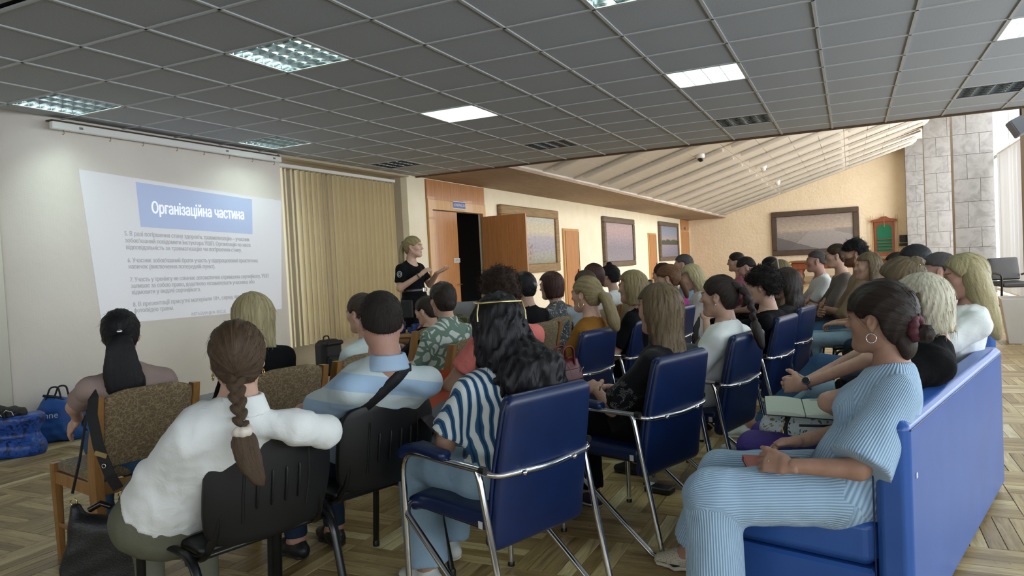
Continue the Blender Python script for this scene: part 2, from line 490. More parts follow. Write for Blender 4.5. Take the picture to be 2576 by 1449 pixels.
M_LOUVRE = mat('mirror_louvre', '#8d9396', .2, .95)
M_HOUS = mat('light_housing', '#dfe3e2', .35, .3)
M_TUBE_ON = emat('fluorescent_tube_lit', '#e6fff4', 21.0, '#ffffff')
M_TUBE_OFF = mat('fluorescent_tube_off', '#c9d0cf', .3)
def make_light(on, mirror):
    r = empty('ceiling_light')
    h = MB()
    h.box((0, 0, .085), (.59, .59, .008)); h.box((.292, 0, .043), (.008, .59, .08)); h.box((-.292, 0, .043), (.008, .59, .08))
    h.box((0, .292, .043), (.59, .008, .08)); h.box((0, -.292, .043), (.59, .008, .08))
    h.build('housing', M_LOUVRE if mirror else M_HOUS, r)
    for k in range(4):
        MB().tube([(-.219+.146*k, -.27, .062), (-.219+.146*k, .27, .062)], .013, 8).build('tube', M_TUBE_ON if on else M_TUBE_OFF, r)
    for k in range(3):
        x = -.146+.146*k
        MB().prism([(x-.003, .0), (x+.003, .0), (x+.012, .045), (x-.012, .045)], -.285, .285, Matrix(((1, 0, 0, 0), (0, 0, 1, 0), (0, 1, 0, 0), (0, 0, 0, 1)))).build('reflector', M_LOUVRE if mirror else M_HOUS, r)
    for k in range(6):
        y = -.235+.094*k
        b = MB()
        for c in range(4):
            x0 = -.285+.1425*c
            v = [(x0+.004, y, .045), (x0+.071, y, .012), (x0+.138, y, .045), (x0+.138, y, 0.0), (x0+.004, y, 0.0)]
            b.add([(p[0], p[1]-.002-.004*(p[2] > .02), p[2]) for p in v]+[(p[0], p[1]+.002+.004*(p[2] > .02), p[2]) for p in v],
                  [(0, 1, 2, 3, 4), (9, 8, 7, 6, 5)]+[(i, (i+1) % 5, 5+(i+1) % 5, 5+i) for i in range(5)])
        b.build('blade', M_LOUVRE if mirror else M_HOUS, r)
    fr = MB()
    for s in (-1, 1):
        fr.box((s*.291, 0, -.001), (.018, .6, .005)); fr.box((0, s*.291, -.001), (.6, .018, .005))
    fr.build('rim', M_GRID, r)
    return r
PL = {}
ROWN = {1: 'above the front seats', 5: 'in the middle row', 9: 'by the ceiling edge', -3: 'behind the camera'}
COLN = {4: 'beside the screen wall', 0: 'second from the screen wall', -4: 'third from the screen wall', -8: 'fourth from the screen wall'}
for (u, v), on in LIGHTS.items():
    ky = (on, v == 4 or not on or u == 1)
    if ky not in PL: o = PL[ky] = make_light(*ky)
    else: o = copy_tree(PL[ky])
    o.location = (GX0-.6*v-.3, GY0+.6*u+.3, CEIL+.004)
    tag(o, ('lit' if on else 'unlit')+' louvred ceiling light '+ROWN[u]+', '+COLN[v], 'ceiling light', 'square louvred ceiling lights')

# ------------------------------------------------------------------ walls
def slab(name, pts, z0, z1, m, th=.1, smooth=False):
    """vertical wall along a polyline of (x,y)"""
    mb = MB(); P = [Vector((a, b, 0)) for a, b in pts]; ring0, ring1 = [], []
    n = len(P)
    for i in range(n):
        t = (P[min(i+1, n-1)]-P[max(i-1, 0)]).normalized(); nn = Vector((-t.y, t.x, 0))
        ring0.append(P[i]); ring1.append(P[i]+nn*th)
    v = [(p.x, p.y, z) for z in (z0, z1) for p in ring0]+[(p.x, p.y, z) for z in (z0, z1) for p in ring1]
    f = []
    for i in range(n-1):
        f += [(i, i+1, n+i+1, n+i), (2*n+i+1, 2*n+i, 3*n+i, 3*n+i+1), (n+i, n+i+1, 3*n+i+1, 3*n+i), (i+1, i, 2*n+i, 2*n+i+1)]
    f += [(0, n, 3*n, 2*n), (n-1, 3*n-1, 4*n-1, 2*n-1)]
    return struct(mb.add(v, f, smooth).build(name, m))
arc = [(WX-.6+.6*math.cos(a), 4.35+.6*math.sin(a)) for a in [R(-62+62*k/26) for k in range(27)]]
w = slab('wall_screen', arc+[(WX, 6.98)], 0, CEIL+.09, M_WALLPAPER, .12)
slab('wall_left_front', [(-6.78, -6.0), (arc[0][0]+.02, arc[0][1])], 0, CEIL+.09, mat('pale_grey_paint', '#d0ccbf', .8, bump=.1), .12)
slab('wall_recess', [(-6.85, 6.9), (-6.85, 9.95)], 0, CEIL+.09, M_GREYWALL, .1)
slab('wall_recess_return', [(-6.9, 9.825), (-6.515, 9.825)], 0, CEIL+.09, M_GREYWALL, .06)
struct(MB().box((-6.62, 8.4, CEIL-.012), (.5, 2.9, .03)).build('trim_2', M_GREYWALL))
slab('wall_paintings', [(WX, 9.83), (WX, 10.37)], 0, CEIL+.1, M_PLASTER, .12)
slab('wall_paintings_hall', [(WX, 12.47), (WX, 32.0)], 0, CEIL+.1, M_PLASTER, .12)
slab('wall_over_door', [(WX-.03, 10.36), (WX-.03, 12.48)], 2.33, CEIL+.1, M_PLASTER, .08)
# back wall, slanted top
SLX, SLK = -4.85, .305
def zs(x): return CEIL+.06+SLK*(x-SLX)
wb = MB()
poly = [(-6.5, 0), (2.3, 0), (2.3, zs(2.3)+.1), (SLX, CEIL+.16), (-6.5, CEIL+.16)]
wb.prism(poly, 0, .15, Matrix(((1, 0, 0, 0), (0, 0, 1, 32.0), (0, 1, 0, 0), (0, 0, 0, 1))))
struct(wb.build('wall_back', M_PEACH))
struct(MB().box((-2.1, 31.97, .11), (8.5, .04, .22)).build('baseboard_back', mat('beige_plinth', '#c9b48d', .6)))
struct(MB().box((WX+.012, 5.6, .045), (.024, 2.75, .09)).build('baseboard_screen', M_BASE))
struct(MB().box((WX+.012, 22.2, .05), (.024, 19.4, .1)).build('baseboard_paintings', M_BASE))
sf = struct(MB().box((-5.6, 21.0, CEIL+.03), (1.6, 22.0, .05)).build('ceiling_soffit', M_SOFFIT))
# sloped hall ceiling: boards laid in strips that climb towards the windows, each strip lapping the next
ang = math.atan(SLK); Lx = math.hypot(7.2, 7.2*SLK)
back = MB(); back.add([(SLX, 10.2, zs(SLX)+.16), (2.4, 10.2, zs(2.4)+.16), (2.4, 32.1, zs(2.4)+.16), (SLX, 32.1, zs(SLX)+.16)], [(3, 2, 1, 0)])
sl = struct(back.build('ceiling_slope', M_SLOPE))
NSTRIP, PW = 14, 1.56
bd = {}
M0 = Matrix.Translation((SLX, 0, zs(SLX))) @ Matrix.Rotation(-ang, 4, 'Y')
for s in range(NSTRIP):
    y0 = 10.25+PW*s
    nb = 12
    for k in range(nb):
        x0, x1 = Lx*k/nb, Lx*(k+1)/nb
        if 'b' not in bd:
            bd['b'] = MB().cham((0, 0, .012), (Lx/nb-.008, PW-.004, .024), .004).build('board', M_SLOPE, sl).data
            o = sl.children[0]
        else: o = bpy.data.objects.new('board', bd['b']); link(o, sl)
        o.matrix_world = M0 @ Matrix.Translation(((x0+x1)/2, y0+PW/2, .04)) @ Matrix.Rotation(R(.7), 4, 'X')
    b = MB(); 
    for seg in range(3):
        a0 = Lx*(.03+.325*seg); a1 = a0+Lx*.30
        b2 = MB().cham(((a0+a1)/2, y0, -.025), (a1-a0, .11, .06), .01).build('batten', M_RAIL, sl, 0)
        b2.matrix_world = M0.copy()
struct(MB().box((SLX-.02, 21.1, CEIL+.13), (.04, 22.0, .24)).build('trim_3', M_SLOPE))
struct(MB().box((3.0, 21.2, zs(2.2)+.22), (1.9, 22.2, .05)).build('ceiling_hall_edge', M_SLOPE))

# ------------------------------------------------------------------ window wall and marble piers
def pier(name, x0, x1, y, depth, top, label):
    r = struct(MB().box(((x0+x1)/2+.01, y+depth/2+.02, top/2), (x1-x0-.05, depth-.04, top)).build(name, M_MARBLE_EDGE))
    z = 0; row = 0
    hs = [.55, .62, .5, .66, .58, .62, .52, .6, .64, .55]
    wd = x1-x0
    while z < top-.05:
        h = min(hs[row % len(hs)], top-z)
        cuts = [x0, x0+wd*(.34 if row % 2 else .66), x1]
        for a, b in zip(cuts[:-1], cuts[1:]):
            MB().cham(((a+b)/2, y, z+h/2), (b-a-.006, .05, h-.006), .003).build('marble_slab', M_MARBLE, r)
        z += h; row += 1
    return r
pier('column_far', 1.97, 2.95, 31.2, .7, 5.3, '')
pier('column_middle', 2.21, 3.2, 26.6, .7, 5.3, '')
pier('column_near', 2.45, 3.33, 21.7, .75, 5.3, '')
pier('column_front', 2.44, 3.35, 13.2, .6, 5.3, '')
def window(name, y0, y1, z0, z1, x, n, tr):
    f = MB()
    f.box((x, (y0+y1)/2, z0+.03), (.08, y1-y0, .06)); f.box((x, (y0+y1)/2, z1-.03), (.08, y1-y0, .06))
    r = struct(f.build(name, M_ALU))
    for k in range(n+1):
        MB().box((x, y0+(y1-y0)*k/n, (z0+z1)/2), (.07, .07, z1-z0)).build('mullion', M_ALU, r)
    MB().box((x, (y0+y1)/2, tr), (.07, y1-y0, .09)).build('transom', M_ALU, r)
    for k in range(n):
        a, b = y0+(y1-y0)*k/n, y0+(y1-y0)*(k+1)/n
        MB().box((x, (a+b)/2, (z0+tr)/2), (.006, b-a-.08, tr-z0-.1)).build('pane', M_GLASS, r)
        MB().box((x, (a+b)/2, (z1+tr)/2), (.006, b-a-.08, z1-tr-.1)).build('pane', M_GLASS, r)
    return r
window('window_1', 12.0, 31.9, .0, 5.2, 3.55, 9, 3.50)
window('window_2', -5.9, 10.1, .85, 2.7, 3.55, 7, 2.2)
struct(MB().box((3.6, 2.1, .43), (.2, 16.0, .86)).build('wall_right_low', M_GREYWALL))
struct(MB().box((3.6, 2.1, 2.8), (.2, 16.0, .2)).build('wall_right_high', M_GREYWALL))
struct(MB().box((3.6, 11.05, 2.6), (.2, 1.9, 5.2)).build('wall_right_pier', M_PLASTER))
struct(MB().box((-1.6, -6.05, .43), (10.4, .2, .86)).build('wall_rear_low', M_GREYWALL))
struct(MB().box((-1.6, -6.05, 2.75), (10.4, .2, .3)).build('wall_rear_high', M_GREYWALL))
wr = MB(); 
for k in range(6): wr.box((-6.6+2.06*k, -6.05, 1.7), (.12, .12, 1.8))
struct(wr.build('window_3', M_ALU))
struct(MB().box((12, 15, -.5), (17, 60, .1)).build('ground_outside', mat('pale_paving', '#a9a69e', .9)))
# white vertical blind in the hall window
vb = empty('vertical_blind', (3.38, 0, 0), 0, 'white vertical blind hanging in the hall window beside the marble column', 'blind')
MB().box((0, 18.0, 3.44), (.05, 6.9, .05)).build('headrail', M_WHITE, vb)
M_VB = NT('translucent_blind_cloth')
_tl = M_VB.new('BsdfTranslucent'); _tl.inputs[0].default_value = (.9, .92, .95, 1); _df = M_VB.new('BsdfDiffuse'); _df.inputs[0].default_value = (.62, .63, .64, 1)
_mx = M_VB.new('MixShader'); _mx.inputs[0].default_value = .10; M_VB.link(_df.outputs[0], _mx.inputs[1]); M_VB.link(_tl.outputs[0], _mx.inputs[2]); M_VB.link(_mx.outputs[0], M_VB.o.inputs[0]); M_VB = M_VB.m
sm = MB().box((0, 0, 1.74), (.004, .085, 3.34)).build('slat', M_VB, vb); sm.location = (0, 14.6, 0); sm.rotation_euler = (0, 0, R(62))
for k in range(1, 62):
    o = bpy.data.objects.new('slat', sm.data); link(o, vb); o.location = (0, 14.6+.11*k, 0); o.rotation_euler = (0, 0, R(62+random.uniform(-6, 6)))

# ------------------------------------------------------------------ door to the conference hall
d1 = struct(MB().box((WX+.005, 10.45, 1.17), (.07, .14, 2.34)).build('door_1', M_DOORLIGHT, None, .004))
MB().box((WX+.005, 12.42, 1.17), (.07, .11, 2.34)).build('door_frame', M_DOORLIGHT, d1, .004)
MB().box((WX+.005, 11.43, 2.41), (.072, 2.1, .17)).build('door_frame', M_DOORLIGHT, d1, .004)
MB().box((WX+.0, 11.43, 2.66), (.05, 2.1, .34)).build('transom_panel', M_DOORWOOD, d1, .004)
leafA = MB().box((WX-.005, 10.95, 1.155), (.045, .86, 2.31)).build('door_leaf', M_DOORWOOD, d1, .003)
op = MB().box((0, .47, 1.13), (.045, .94, 2.24)).build('door_leaf', M_DOORWOOD, d1, .003)
op.location = (WX+.03, 12.33, .015); op.rotation_euler = (0, 0, R(-93))
MB().box((WX+.022, 11.29, 1.45), (.004, .22, .075)).build('door_plate', mat('white_paper', '#e6e6e2', .6), d1)
for k in range(4): MB().box((WX+.025, 11.215+.05*k, 1.45), (.002, .03, .05)).build('plate_mark', mat('grey_print', '#8f8f92', .7), d1)
MB().tube(fillet([(WX+.02, 11.35, 1.02), (WX+.07, 11.35, 1.02), (WX+.07, 11.25, 1.02)], .01), .008).build('door_handle', mat('brushed_steel', '#a9a9a6', .3, 1), d1)
for z in (.35, 1.2, 2.0): MB().tube([(WX+.03, 10.53, z-.06), (WX+.03, 10.53, z+.06)], .009).build('hinge', mat('brass_hinge', '#b08a45', .35, 1), d1)
# dark room behind
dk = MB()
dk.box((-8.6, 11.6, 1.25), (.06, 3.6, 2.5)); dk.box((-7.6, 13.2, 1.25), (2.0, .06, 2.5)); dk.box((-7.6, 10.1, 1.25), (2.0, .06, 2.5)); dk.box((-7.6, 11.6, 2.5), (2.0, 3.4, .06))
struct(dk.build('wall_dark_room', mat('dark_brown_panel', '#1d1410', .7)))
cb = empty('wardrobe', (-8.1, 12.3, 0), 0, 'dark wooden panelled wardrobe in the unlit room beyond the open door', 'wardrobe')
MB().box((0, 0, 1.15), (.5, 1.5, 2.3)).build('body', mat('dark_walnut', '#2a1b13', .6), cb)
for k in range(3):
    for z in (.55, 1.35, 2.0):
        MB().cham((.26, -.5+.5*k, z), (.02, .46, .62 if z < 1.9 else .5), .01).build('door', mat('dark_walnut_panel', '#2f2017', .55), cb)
# sign over the door
sg = empty('door_sign', (WX+.045, 11.44, 2.44), 0, 'small blue nameplate with white letters above the open double door', 'sign')
MB().cham((0, 0, 0), (.012, .44, .115), .003).build('plate', mat('sign_blue', '#3d5a9c', .4), sg)
MB().box((.004, 0, 0), (.007, .455, .13)).build('edge', mat('sign_silver', '#c9ccd2', .4, .5), sg).location = (-.006, 0, 0)
TY = Matrix(((0, 0, 1, 0), (1, 0, 0, 0), (0, 1, 0, 0), (0, 0, 0, 1)))   # text lying in the Y-Z plane facing +X
t_ = text('lettering', 'КОНФЕРЕНЦ-ЗАЛ', .062, mat('white_lettering', '#f2f2f2', .5), sg, Matrix.Translation((.0075, 0, -.022)) @ TY, .0008, 'CENTER', .78)

def plain_door(name, y0, y1, top, handle_y, extra=False):
    d = struct(MB().box((WX+.02, (y0+y1)/2, top/2), (.05, y1-y0, top)).build(name, M_DOORLIGHT, None, .006))
    MB().box((WX+.035, (y0+y1)/2, top/2-.03), (.05, y1-y0-.16, top-.06)).build('door_leaf', M_DOORWOOD, d, .003)
    MB().box((WX+.058, y1-.075, top/2-.03), (.01, .02, top-.08)).build('gap_shade_strip', M_DARK, d)  # solid black strip put in as the shade of the gap beside the leaf
    h = MB().box((WX+.07, handle_y, 1.02), (.012, .045, .2)).build('handle_plate', mat('dark_bronze', '#3a2f28', .4, .8), d)
    MB().tube(fillet([(WX+.075, handle_y, 1.06), (WX+.13, handle_y, 1.06), (WX+.13, handle_y-.12, 1.06)], .02), .01).build('lever', mat('dark_bronze', '#3a2f28', .4, .8), d)
    return d
plain_door('door_2', 16.62, 17.72, 2.15, 17.5)
plain_door('door_3', 24.9, 25.98, 2.18, 25.8)
d4 = plain_door('door_4', 30.35, 31.85, 2.40, 30.75)
MB().box((WX+.03, 31.1, 2.62), (.06, 1.5, .42)).build('transom_panel', M_DOORWOOD, d4, .004)
MB().box((WX+.065, 30.95, 2.48), (.01, .3, .1)).build('door_plate', mat('dull_blue_plate', '#4a5670', .5), d4)
MB().lathe([(.0, 0), (.035, 0), (.04, .03), (.0, .05)], 12, Matrix.Translation((WX+.06, 30.7, 1.35)) @ Matrix.Rotation(R(90), 4, 'Y')).build('door_knob', M_WHITE, d4)
# ================================================================== projected slide on the screen wall
SX = WX+.006
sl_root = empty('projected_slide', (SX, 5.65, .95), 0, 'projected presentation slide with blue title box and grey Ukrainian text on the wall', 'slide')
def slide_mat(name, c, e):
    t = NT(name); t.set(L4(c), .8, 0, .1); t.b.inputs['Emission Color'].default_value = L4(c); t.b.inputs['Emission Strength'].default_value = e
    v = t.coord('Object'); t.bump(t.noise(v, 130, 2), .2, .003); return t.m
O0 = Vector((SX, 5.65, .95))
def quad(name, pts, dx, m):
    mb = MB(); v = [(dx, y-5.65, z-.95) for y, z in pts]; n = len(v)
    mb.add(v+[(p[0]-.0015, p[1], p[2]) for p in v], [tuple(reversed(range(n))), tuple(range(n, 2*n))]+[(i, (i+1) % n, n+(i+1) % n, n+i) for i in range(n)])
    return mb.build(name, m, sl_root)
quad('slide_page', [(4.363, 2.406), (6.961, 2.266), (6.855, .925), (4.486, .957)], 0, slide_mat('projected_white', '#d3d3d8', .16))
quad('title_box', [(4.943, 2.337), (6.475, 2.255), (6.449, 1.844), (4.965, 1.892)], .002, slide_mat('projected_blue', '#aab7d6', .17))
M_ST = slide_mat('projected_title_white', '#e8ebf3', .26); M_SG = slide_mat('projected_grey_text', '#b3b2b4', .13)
def slide_line(body, a, b, size, m, bold=.0):
    (y0, z0), (y1, z1) = a, b
    o = text('text_line', body, size, m, sl_root, None, .0006, 'LEFT', 1)
    co = np.empty(len(o.data.vertices)*3); o.data.vertices.foreach_get('co', co); co = co.reshape(-1, 3)
    w = co[:, 0].max(); s = co[:, 0]/w
    out = np.stack([co[:, 2]+.0035, y0+(y1-y0)*s-5.65, z0+(z1-z0)*s+co[:, 1]-.95], 1)
    fc = [tuple(p.vertices) for p in o.data.polygons]; nv = len(out); sh = [(0, 0), (bold, 0), (-bold, 0), (0, bold*.6), (0, -bold*.6)] if bold else [(0, 0)]
    me = bpy.data.meshes.new('text_line')      # heavier strokes: the same outline laid down a little aside
    me.from_pydata([(v[0]+.00005*i, v[1]+a, v[2]+b) for i, (a, b) in enumerate(sh) for v in out], [], [tuple(k+nv*i for k in f) for i in range(len(sh)) for f in fc]); me.materials.append(m)
    old = o.data; o.data = me; bpy.data.meshes.remove(old); o['kind'] = 'stuff'
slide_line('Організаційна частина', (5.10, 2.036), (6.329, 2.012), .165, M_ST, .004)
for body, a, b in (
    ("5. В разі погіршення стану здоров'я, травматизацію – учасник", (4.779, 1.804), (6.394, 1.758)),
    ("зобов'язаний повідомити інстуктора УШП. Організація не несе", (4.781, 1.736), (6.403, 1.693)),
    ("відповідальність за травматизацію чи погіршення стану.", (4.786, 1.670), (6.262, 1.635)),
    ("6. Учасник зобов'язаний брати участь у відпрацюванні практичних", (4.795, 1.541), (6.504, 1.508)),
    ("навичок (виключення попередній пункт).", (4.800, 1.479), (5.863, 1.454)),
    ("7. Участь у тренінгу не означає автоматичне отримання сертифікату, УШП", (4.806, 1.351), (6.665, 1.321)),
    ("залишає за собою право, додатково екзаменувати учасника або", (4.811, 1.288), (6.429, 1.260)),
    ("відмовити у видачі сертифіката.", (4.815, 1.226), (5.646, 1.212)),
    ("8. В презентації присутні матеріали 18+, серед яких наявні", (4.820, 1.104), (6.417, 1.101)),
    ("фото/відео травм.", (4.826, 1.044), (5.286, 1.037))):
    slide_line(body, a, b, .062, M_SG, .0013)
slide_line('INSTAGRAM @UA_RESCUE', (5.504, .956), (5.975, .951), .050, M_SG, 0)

# rail over the screen wall
rl = empty('curtain_rail', (WX+.09, 5.49, 2.76), 0, 'white aluminium curtain rail with small hooks above the projected slide', 'rail')
MB().cham((0, 0, 0), (.05, 2.82, .065), .006).build('rail', M_WHITE, rl)
MB().box((-.04, 0, .045), (.09, 2.8, .012)).build('bracket_plate', M_FASCIA, rl)
hk = MB().tube([(0, 0, 0), (0, .006, -.03), (0, -.004, -.045), (0, -.014, -.036)], .003, 5).build('hook', mat('grey_wire', '#77746c', .4, .6), rl); hk.location = (0, -1.3, -.03)
for y in (-.85, -.5, -.1, .25, .6, .95, 1.3):
    o = bpy.data.objects.new('hook', hk.data); link(o, rl); o.location = (0, y, -.03)
for y in (-1.15, .55, 1.28): MB().box((.027, y, .0), (.004, .035, .02)).build('end_stop', mat('rail_grey', '#7b7d7a', .5), rl)

# beige vertical blind beside the screen
bl = empty('vertical_blind', (-6.54, 7.05, 0), 0, 'beige vertical blind with long fabric slats beside the projected slide', 'blind')
MB().cham((0, 1.3, 2.745), (.05, 2.66, .045), .005).build('headrail', M_WHITE, bl)
M_BLIND = mat('beige_blind_cloth', '#f6e6bf', .85, col2='#faecc9', ns=3, bump=.12, bs=160, spec=.15)
def slat_mesh():
    mb = MB(); n = 9; f0, f1 = [], []
    for z in (.40, 2.71):
        for k in range(n):
            t = -1+2*k/(n-1); f0.append((t*.046, .012*(1-t*t), z))
    v = f0+[(p[0], p[1]+.0016, p[2]) for p in f0]
    f = []
    for k in range(n-1): f += [(k, k+1, n+k+1, n+k), (2*n+k+1, 2*n+k, 3*n+k, 3*n+k+1)]
    f += [(0, n, 3*n, 2*n), (n-1, 2*n+n-1, 4*n-1, 2*n-1)]
    return mb.add(v, f, True)
s0 = slat_mesh().build('slat', M_BLIND, bl)
angs = [30, -40, -36, -8, -5, -9, -6, -10, -26, -22, -8, -5, -9, -6, -8, -4, -9, -7, -8, -5, -9, -7, -8, -6, -7]
for k in range(24):
    o = s0 if k == 0 else bpy.data.objects.new('slat', s0.data)
    if k: link(o, bl)
    o.location = (0, .06+.108*k, 0); o.rotation_euler = (0, 0, R(angs[k]))

# ------------------------------------------------------------------ paintings
def paint_mat(name, stops, detail=3., warp=.12, extra=None):
    t = NT(name); v = t.coord('Generated'); sp = t.new('SeparateXYZ'); t.link(v, sp.inputs[0])
    n = t.noise(v, detail, 6, .65)
    h = t.math('ADD', sp.outputs[2], t.math('MULTIPLY', t.math('SUBTRACT', n, .5), warp*2))
    c = t.ramp(h, [(p, L4(k)) for p, k in stops])
    n2 = t.noise(v, 24, 5, .7)
    c = t.mix(.35, c, t.ramp(n2, [(.3, L4('#7f7a86')), (.7, L4('#f4f0ea'))]), 'OVERLAY')
    if extra: c = extra(t, c, sp)
    t.bump(n2, .15, .004)
    return t.set(c, .55, 0, .4)
def fig1(t, c, sp):   # riders at the lower left
    v = t.coord('Generated', (1, 1, 1)); n = t.noise(t.coord('Generated', (1, 9, 4)), 3, 4)
    dx = t.math('ABSOLUTE', t.math('SUBTRACT', sp.outputs[1], .40)); dz = t.math('ABSOLUTE', t.math('SUBTRACT', sp.outputs[2], .28))
    m = t.math('MULTIPLY', t.math('LESS_THAN', dx, .11), t.math('LESS_THAN', dz, .16))
    m = t.math('MULTIPLY', m, t.math('GREATER_THAN', n, .53))
    return t.mix(m, c, L4('#9a7660'))
def fig3(t, c, sp):   # dark trees in the middle band
    n = t.noise(t.coord('Generated', (1, 3, 1)), 3, 5)
    top = t.math('ADD', .42, t.math('MULTIPLY', n, .26)); m = t.math('MULTIPLY', t.math('LESS_THAN', sp.outputs[2], top), t.math('GREATER_THAN', sp.outputs[2], .40))
    return t.mix(m, c, L4('#4e5546'))
def fig4(t, c, sp):   # hill at lower left, pale river sweeping round a spit
    x, z = sp.outputs[0], sp.outputs[2]
    n = t.noise(t.coord('Generated', (2, 1, 3)), 5, 6); nn = t.math('MULTIPLY', t.math('SUBTRACT', n, .5), .10)
    zz = t.math('ADD', z, nn)
    hill = t.math('LESS_THAN', t.math('ADD', zz, t.math('MULTIPLY', x, .72)), .40)
    dx = t.math('MAXIMUM', t.math('SUBTRACT', .96, x), 0.0)
    curve = t.math('ADD', .36, t.math('MULTIPLY', t.math('POWER', dx, .5), .36))      # bank of the spit
    spit = t.math('MULTIPLY', t.math('GREATER_THAN', x, .74), t.math('MULTIPLY', t.math('GREATER_THAN', z, curve), t.math('LESS_THAN', z, .60)))
    spit = t.math('MULTIPLY', t.math('GREATER_THAN', t.math('ADD', x, t.math('MULTIPLY', t.math('ABSOLUTE', t.math('SUBTRACT', z, .54)), 1.2)), .78), t.math('MULTIPLY', t.math('LESS_THAN', z, .585), t.math('GREATER_THAN', t.math('ADD', z, t.math('MULTIPLY', t.math('SUBTRACT', 1.0, x), -.65)), .36)))
    riv = t.math('MULTIPLY', t.math('LESS_THAN', z, .57), t.math('GREATER_THAN', t.math('ADD', t.math('SUBTRACT', x, t.math('MULTIPLY', z, .5)), nn), .16))
    c = t.mix(t.math('MULTIPLY', riv, .45), c, L4('#aaa4a2'))
    c = t.mix(t.math('MULTIPLY', spit, .55), c, L4('#7d7872'))
    return t.mix(t.math('MULTIPLY', hill, .75), c, L4('#5f5c5b'))
def frame_yz(root, y0, y1, z0, z1, fw, th, m):
    cy, cz = (y0+y1)/2, (z0+z1)/2
    for (a, b, c, d) in ((cy, z1-fw/2, y1-y0, fw), (cy, z0+fw/2, y1-y0, fw)):
        MB().cham((th/2, a, b), (th, c, d), .02).build('frame_bar', m, root)
    for a in (y0+fw/2, y1-fw/2):
        MB().cham((th/2, a, cz), (th, fw, z1-z0-2*fw-.002), .01).build('frame_bar', m, root)
M_FR1 = wood('weathered_oak_frame', '#7d6341', '#a68a5f', (1, .5, 6), .6, scale=5, coat=0)
M_FR2 = wood('grey_brown_frame', '#5b4d40', '#786858', (1, .5, 6), .55, scale=4, coat=0)
for nm, y0, y1, z0, z1, fw, m, st, ex, lb in (
    ('landscape_painting', 13.05, 16.2, 1.12, 2.55, .20, M_FR1, [(0., '#8a8c7c'), (.18, '#a09f94'), (.34, '#9f9ba8'), (.55, '#aca7ae'), (.66, '#c9c0aa'), (.82, '#c6bea6'), (1., '#b0b9ba')], fig1, 'pale landscape painting in a wide oak frame behind the open door leaf'),
    ('landscape_painting', 19.75, 22.95, 1.10, 2.57, .17, M_FR2, [(0., '#8f898e'), (.35, '#88828c'), (.52, '#968c94'), (.62, '#a59397'), (.85, '#b09a9a'), (1., '#a39597')], None, 'pink and mauve landscape painting in grey frame between the two plain doors'),
    ('landscape_painting', 26.42, 29.6, 1.16, 2.64, .16, M_FR2, [(0., '#807e8e'), (.3, '#8d8a98'), (.42, '#9d9096'), (.6, '#a3979c'), (.72, '#8b93a3'), (1., '#808c9f')], fig3, 'blue landscape painting with dark trees, farthest along the cream wall')):
    r = empty(nm, (WX+.01, 0, 0), 0, lb, 'painting', 'landscape paintings on the cream wall')
    frame_yz(r, y0, y1, z0, z1, fw, .09, m)
    MB().box((.03, (y0+y1)/2, (z0+z1)/2), (.03, y1-y0-fw*1.6, z1-z0-fw*1.6)).build('canvas', paint_mat('painting_'+lb.split()[0], st, 3, .1, ex), r)
r = empty('landscape_painting', (-1.3, 31.98, 2.02), 0, 'large dark framed river panorama painting on the peach back wall', 'painting')
for (c, d) in (((0, 0, .80), (3.3, .1, .22)), ((0, 0, -.80), (3.3, .1, .22)), ((-1.54, 0, 0), (.22, .1, 1.376)), ((1.54, 0, 0), (.22, .1, 1.376))):
    MB().cham((c[0], -.05, c[2]), d, .02).build('frame_bar', mat('dark_brown_frame', '#45372e', .5, col2='#54443a', ns=4), r)
MB().box((0, -.03, 0), (2.9, .03, 1.4)).build('canvas', paint_mat('painting_panorama', [(0., '#777480'), (.3, '#8b8686'), (.5, '#968f8a'), (.58, '#b3a698'), (.75, '#a89b90'), (1., '#8f8480')], 3, .05, fig4), r)

# ------------------------------------------------------------------ hall furnishings
M_MAHOG = wood('reddish_mahogany', '#6e3a22', '#935232', (8, 8, .8), .35, scale=3)
bt = empty('billiard_table', (-.4, 30.2, 0), 0, 'carved wooden billiard table with green cloth before the back wall', 'billiard table')
MB().cham((0, 0, .70), (3.3, 1.5, .26), .02).build('apron', M_MAHOG, bt)
MB().cham((0, 0, .855), (3.5, 1.7, .07), .015).build('rail', M_MAHOG, bt)
MB().box((0, 0, .885), (3.2, 1.4, .02)).build('cloth', mat('green_baize', '#1f6b4e', .95), bt)
for sx in (-1, 1):
    for sy in (-1, 1):
        MB().lathe([(.11, 0), (.13, .06), (.08, .12), (.15, .3), (.10, .42), (.16, .52), (.16, .60)], 14, Matrix.Translation((sx*1.4, sy*.55, 0))).build('leg', M_MAHOG, bt)
        p = MB().lathe([(.075, .02), (.09, 0), (.07, -.08), (.03, -.18), (.0, -.2)], 12, Matrix.Translation((sx*1.72, sy*.83, .84))).build('pocket', mat('brass_pocket', '#8a6a3c', .4, .6), bt)
cr = empty('cue_rack', (1.22, 31.95, 1.6), 0, 'carved mahogany cue rack with green cloth hanging on the back wall', 'cue rack')
MB().cham((0, -.03, 0), (.74, .05, 1.4), .02).build('back_board', M_MAHOG, cr)
MB().prism([(-.48, .66), (.48, .66), (.45, .74), (.2, .78), (.08, .86), (-.08, .86), (-.2, .78), (-.45, .74)], -.1, 0, Matrix(((1, 0, 0, 0), (0, 0, 1, 0), (0, 1, 0, 0), (0, 0, 0, 1)))).build('crest', M_MAHOG, cr)
MB().prism([(-.4, -.7), (.4, -.7), (.36, -.60), (-.36, -.60)], -.12, 0, Matrix(((1, 0, 0, 0), (0, 0, 1, 0), (0, 1, 0, 0), (0, 0, 0, 1)))).build('foot_shelf', M_MAHOG, cr)
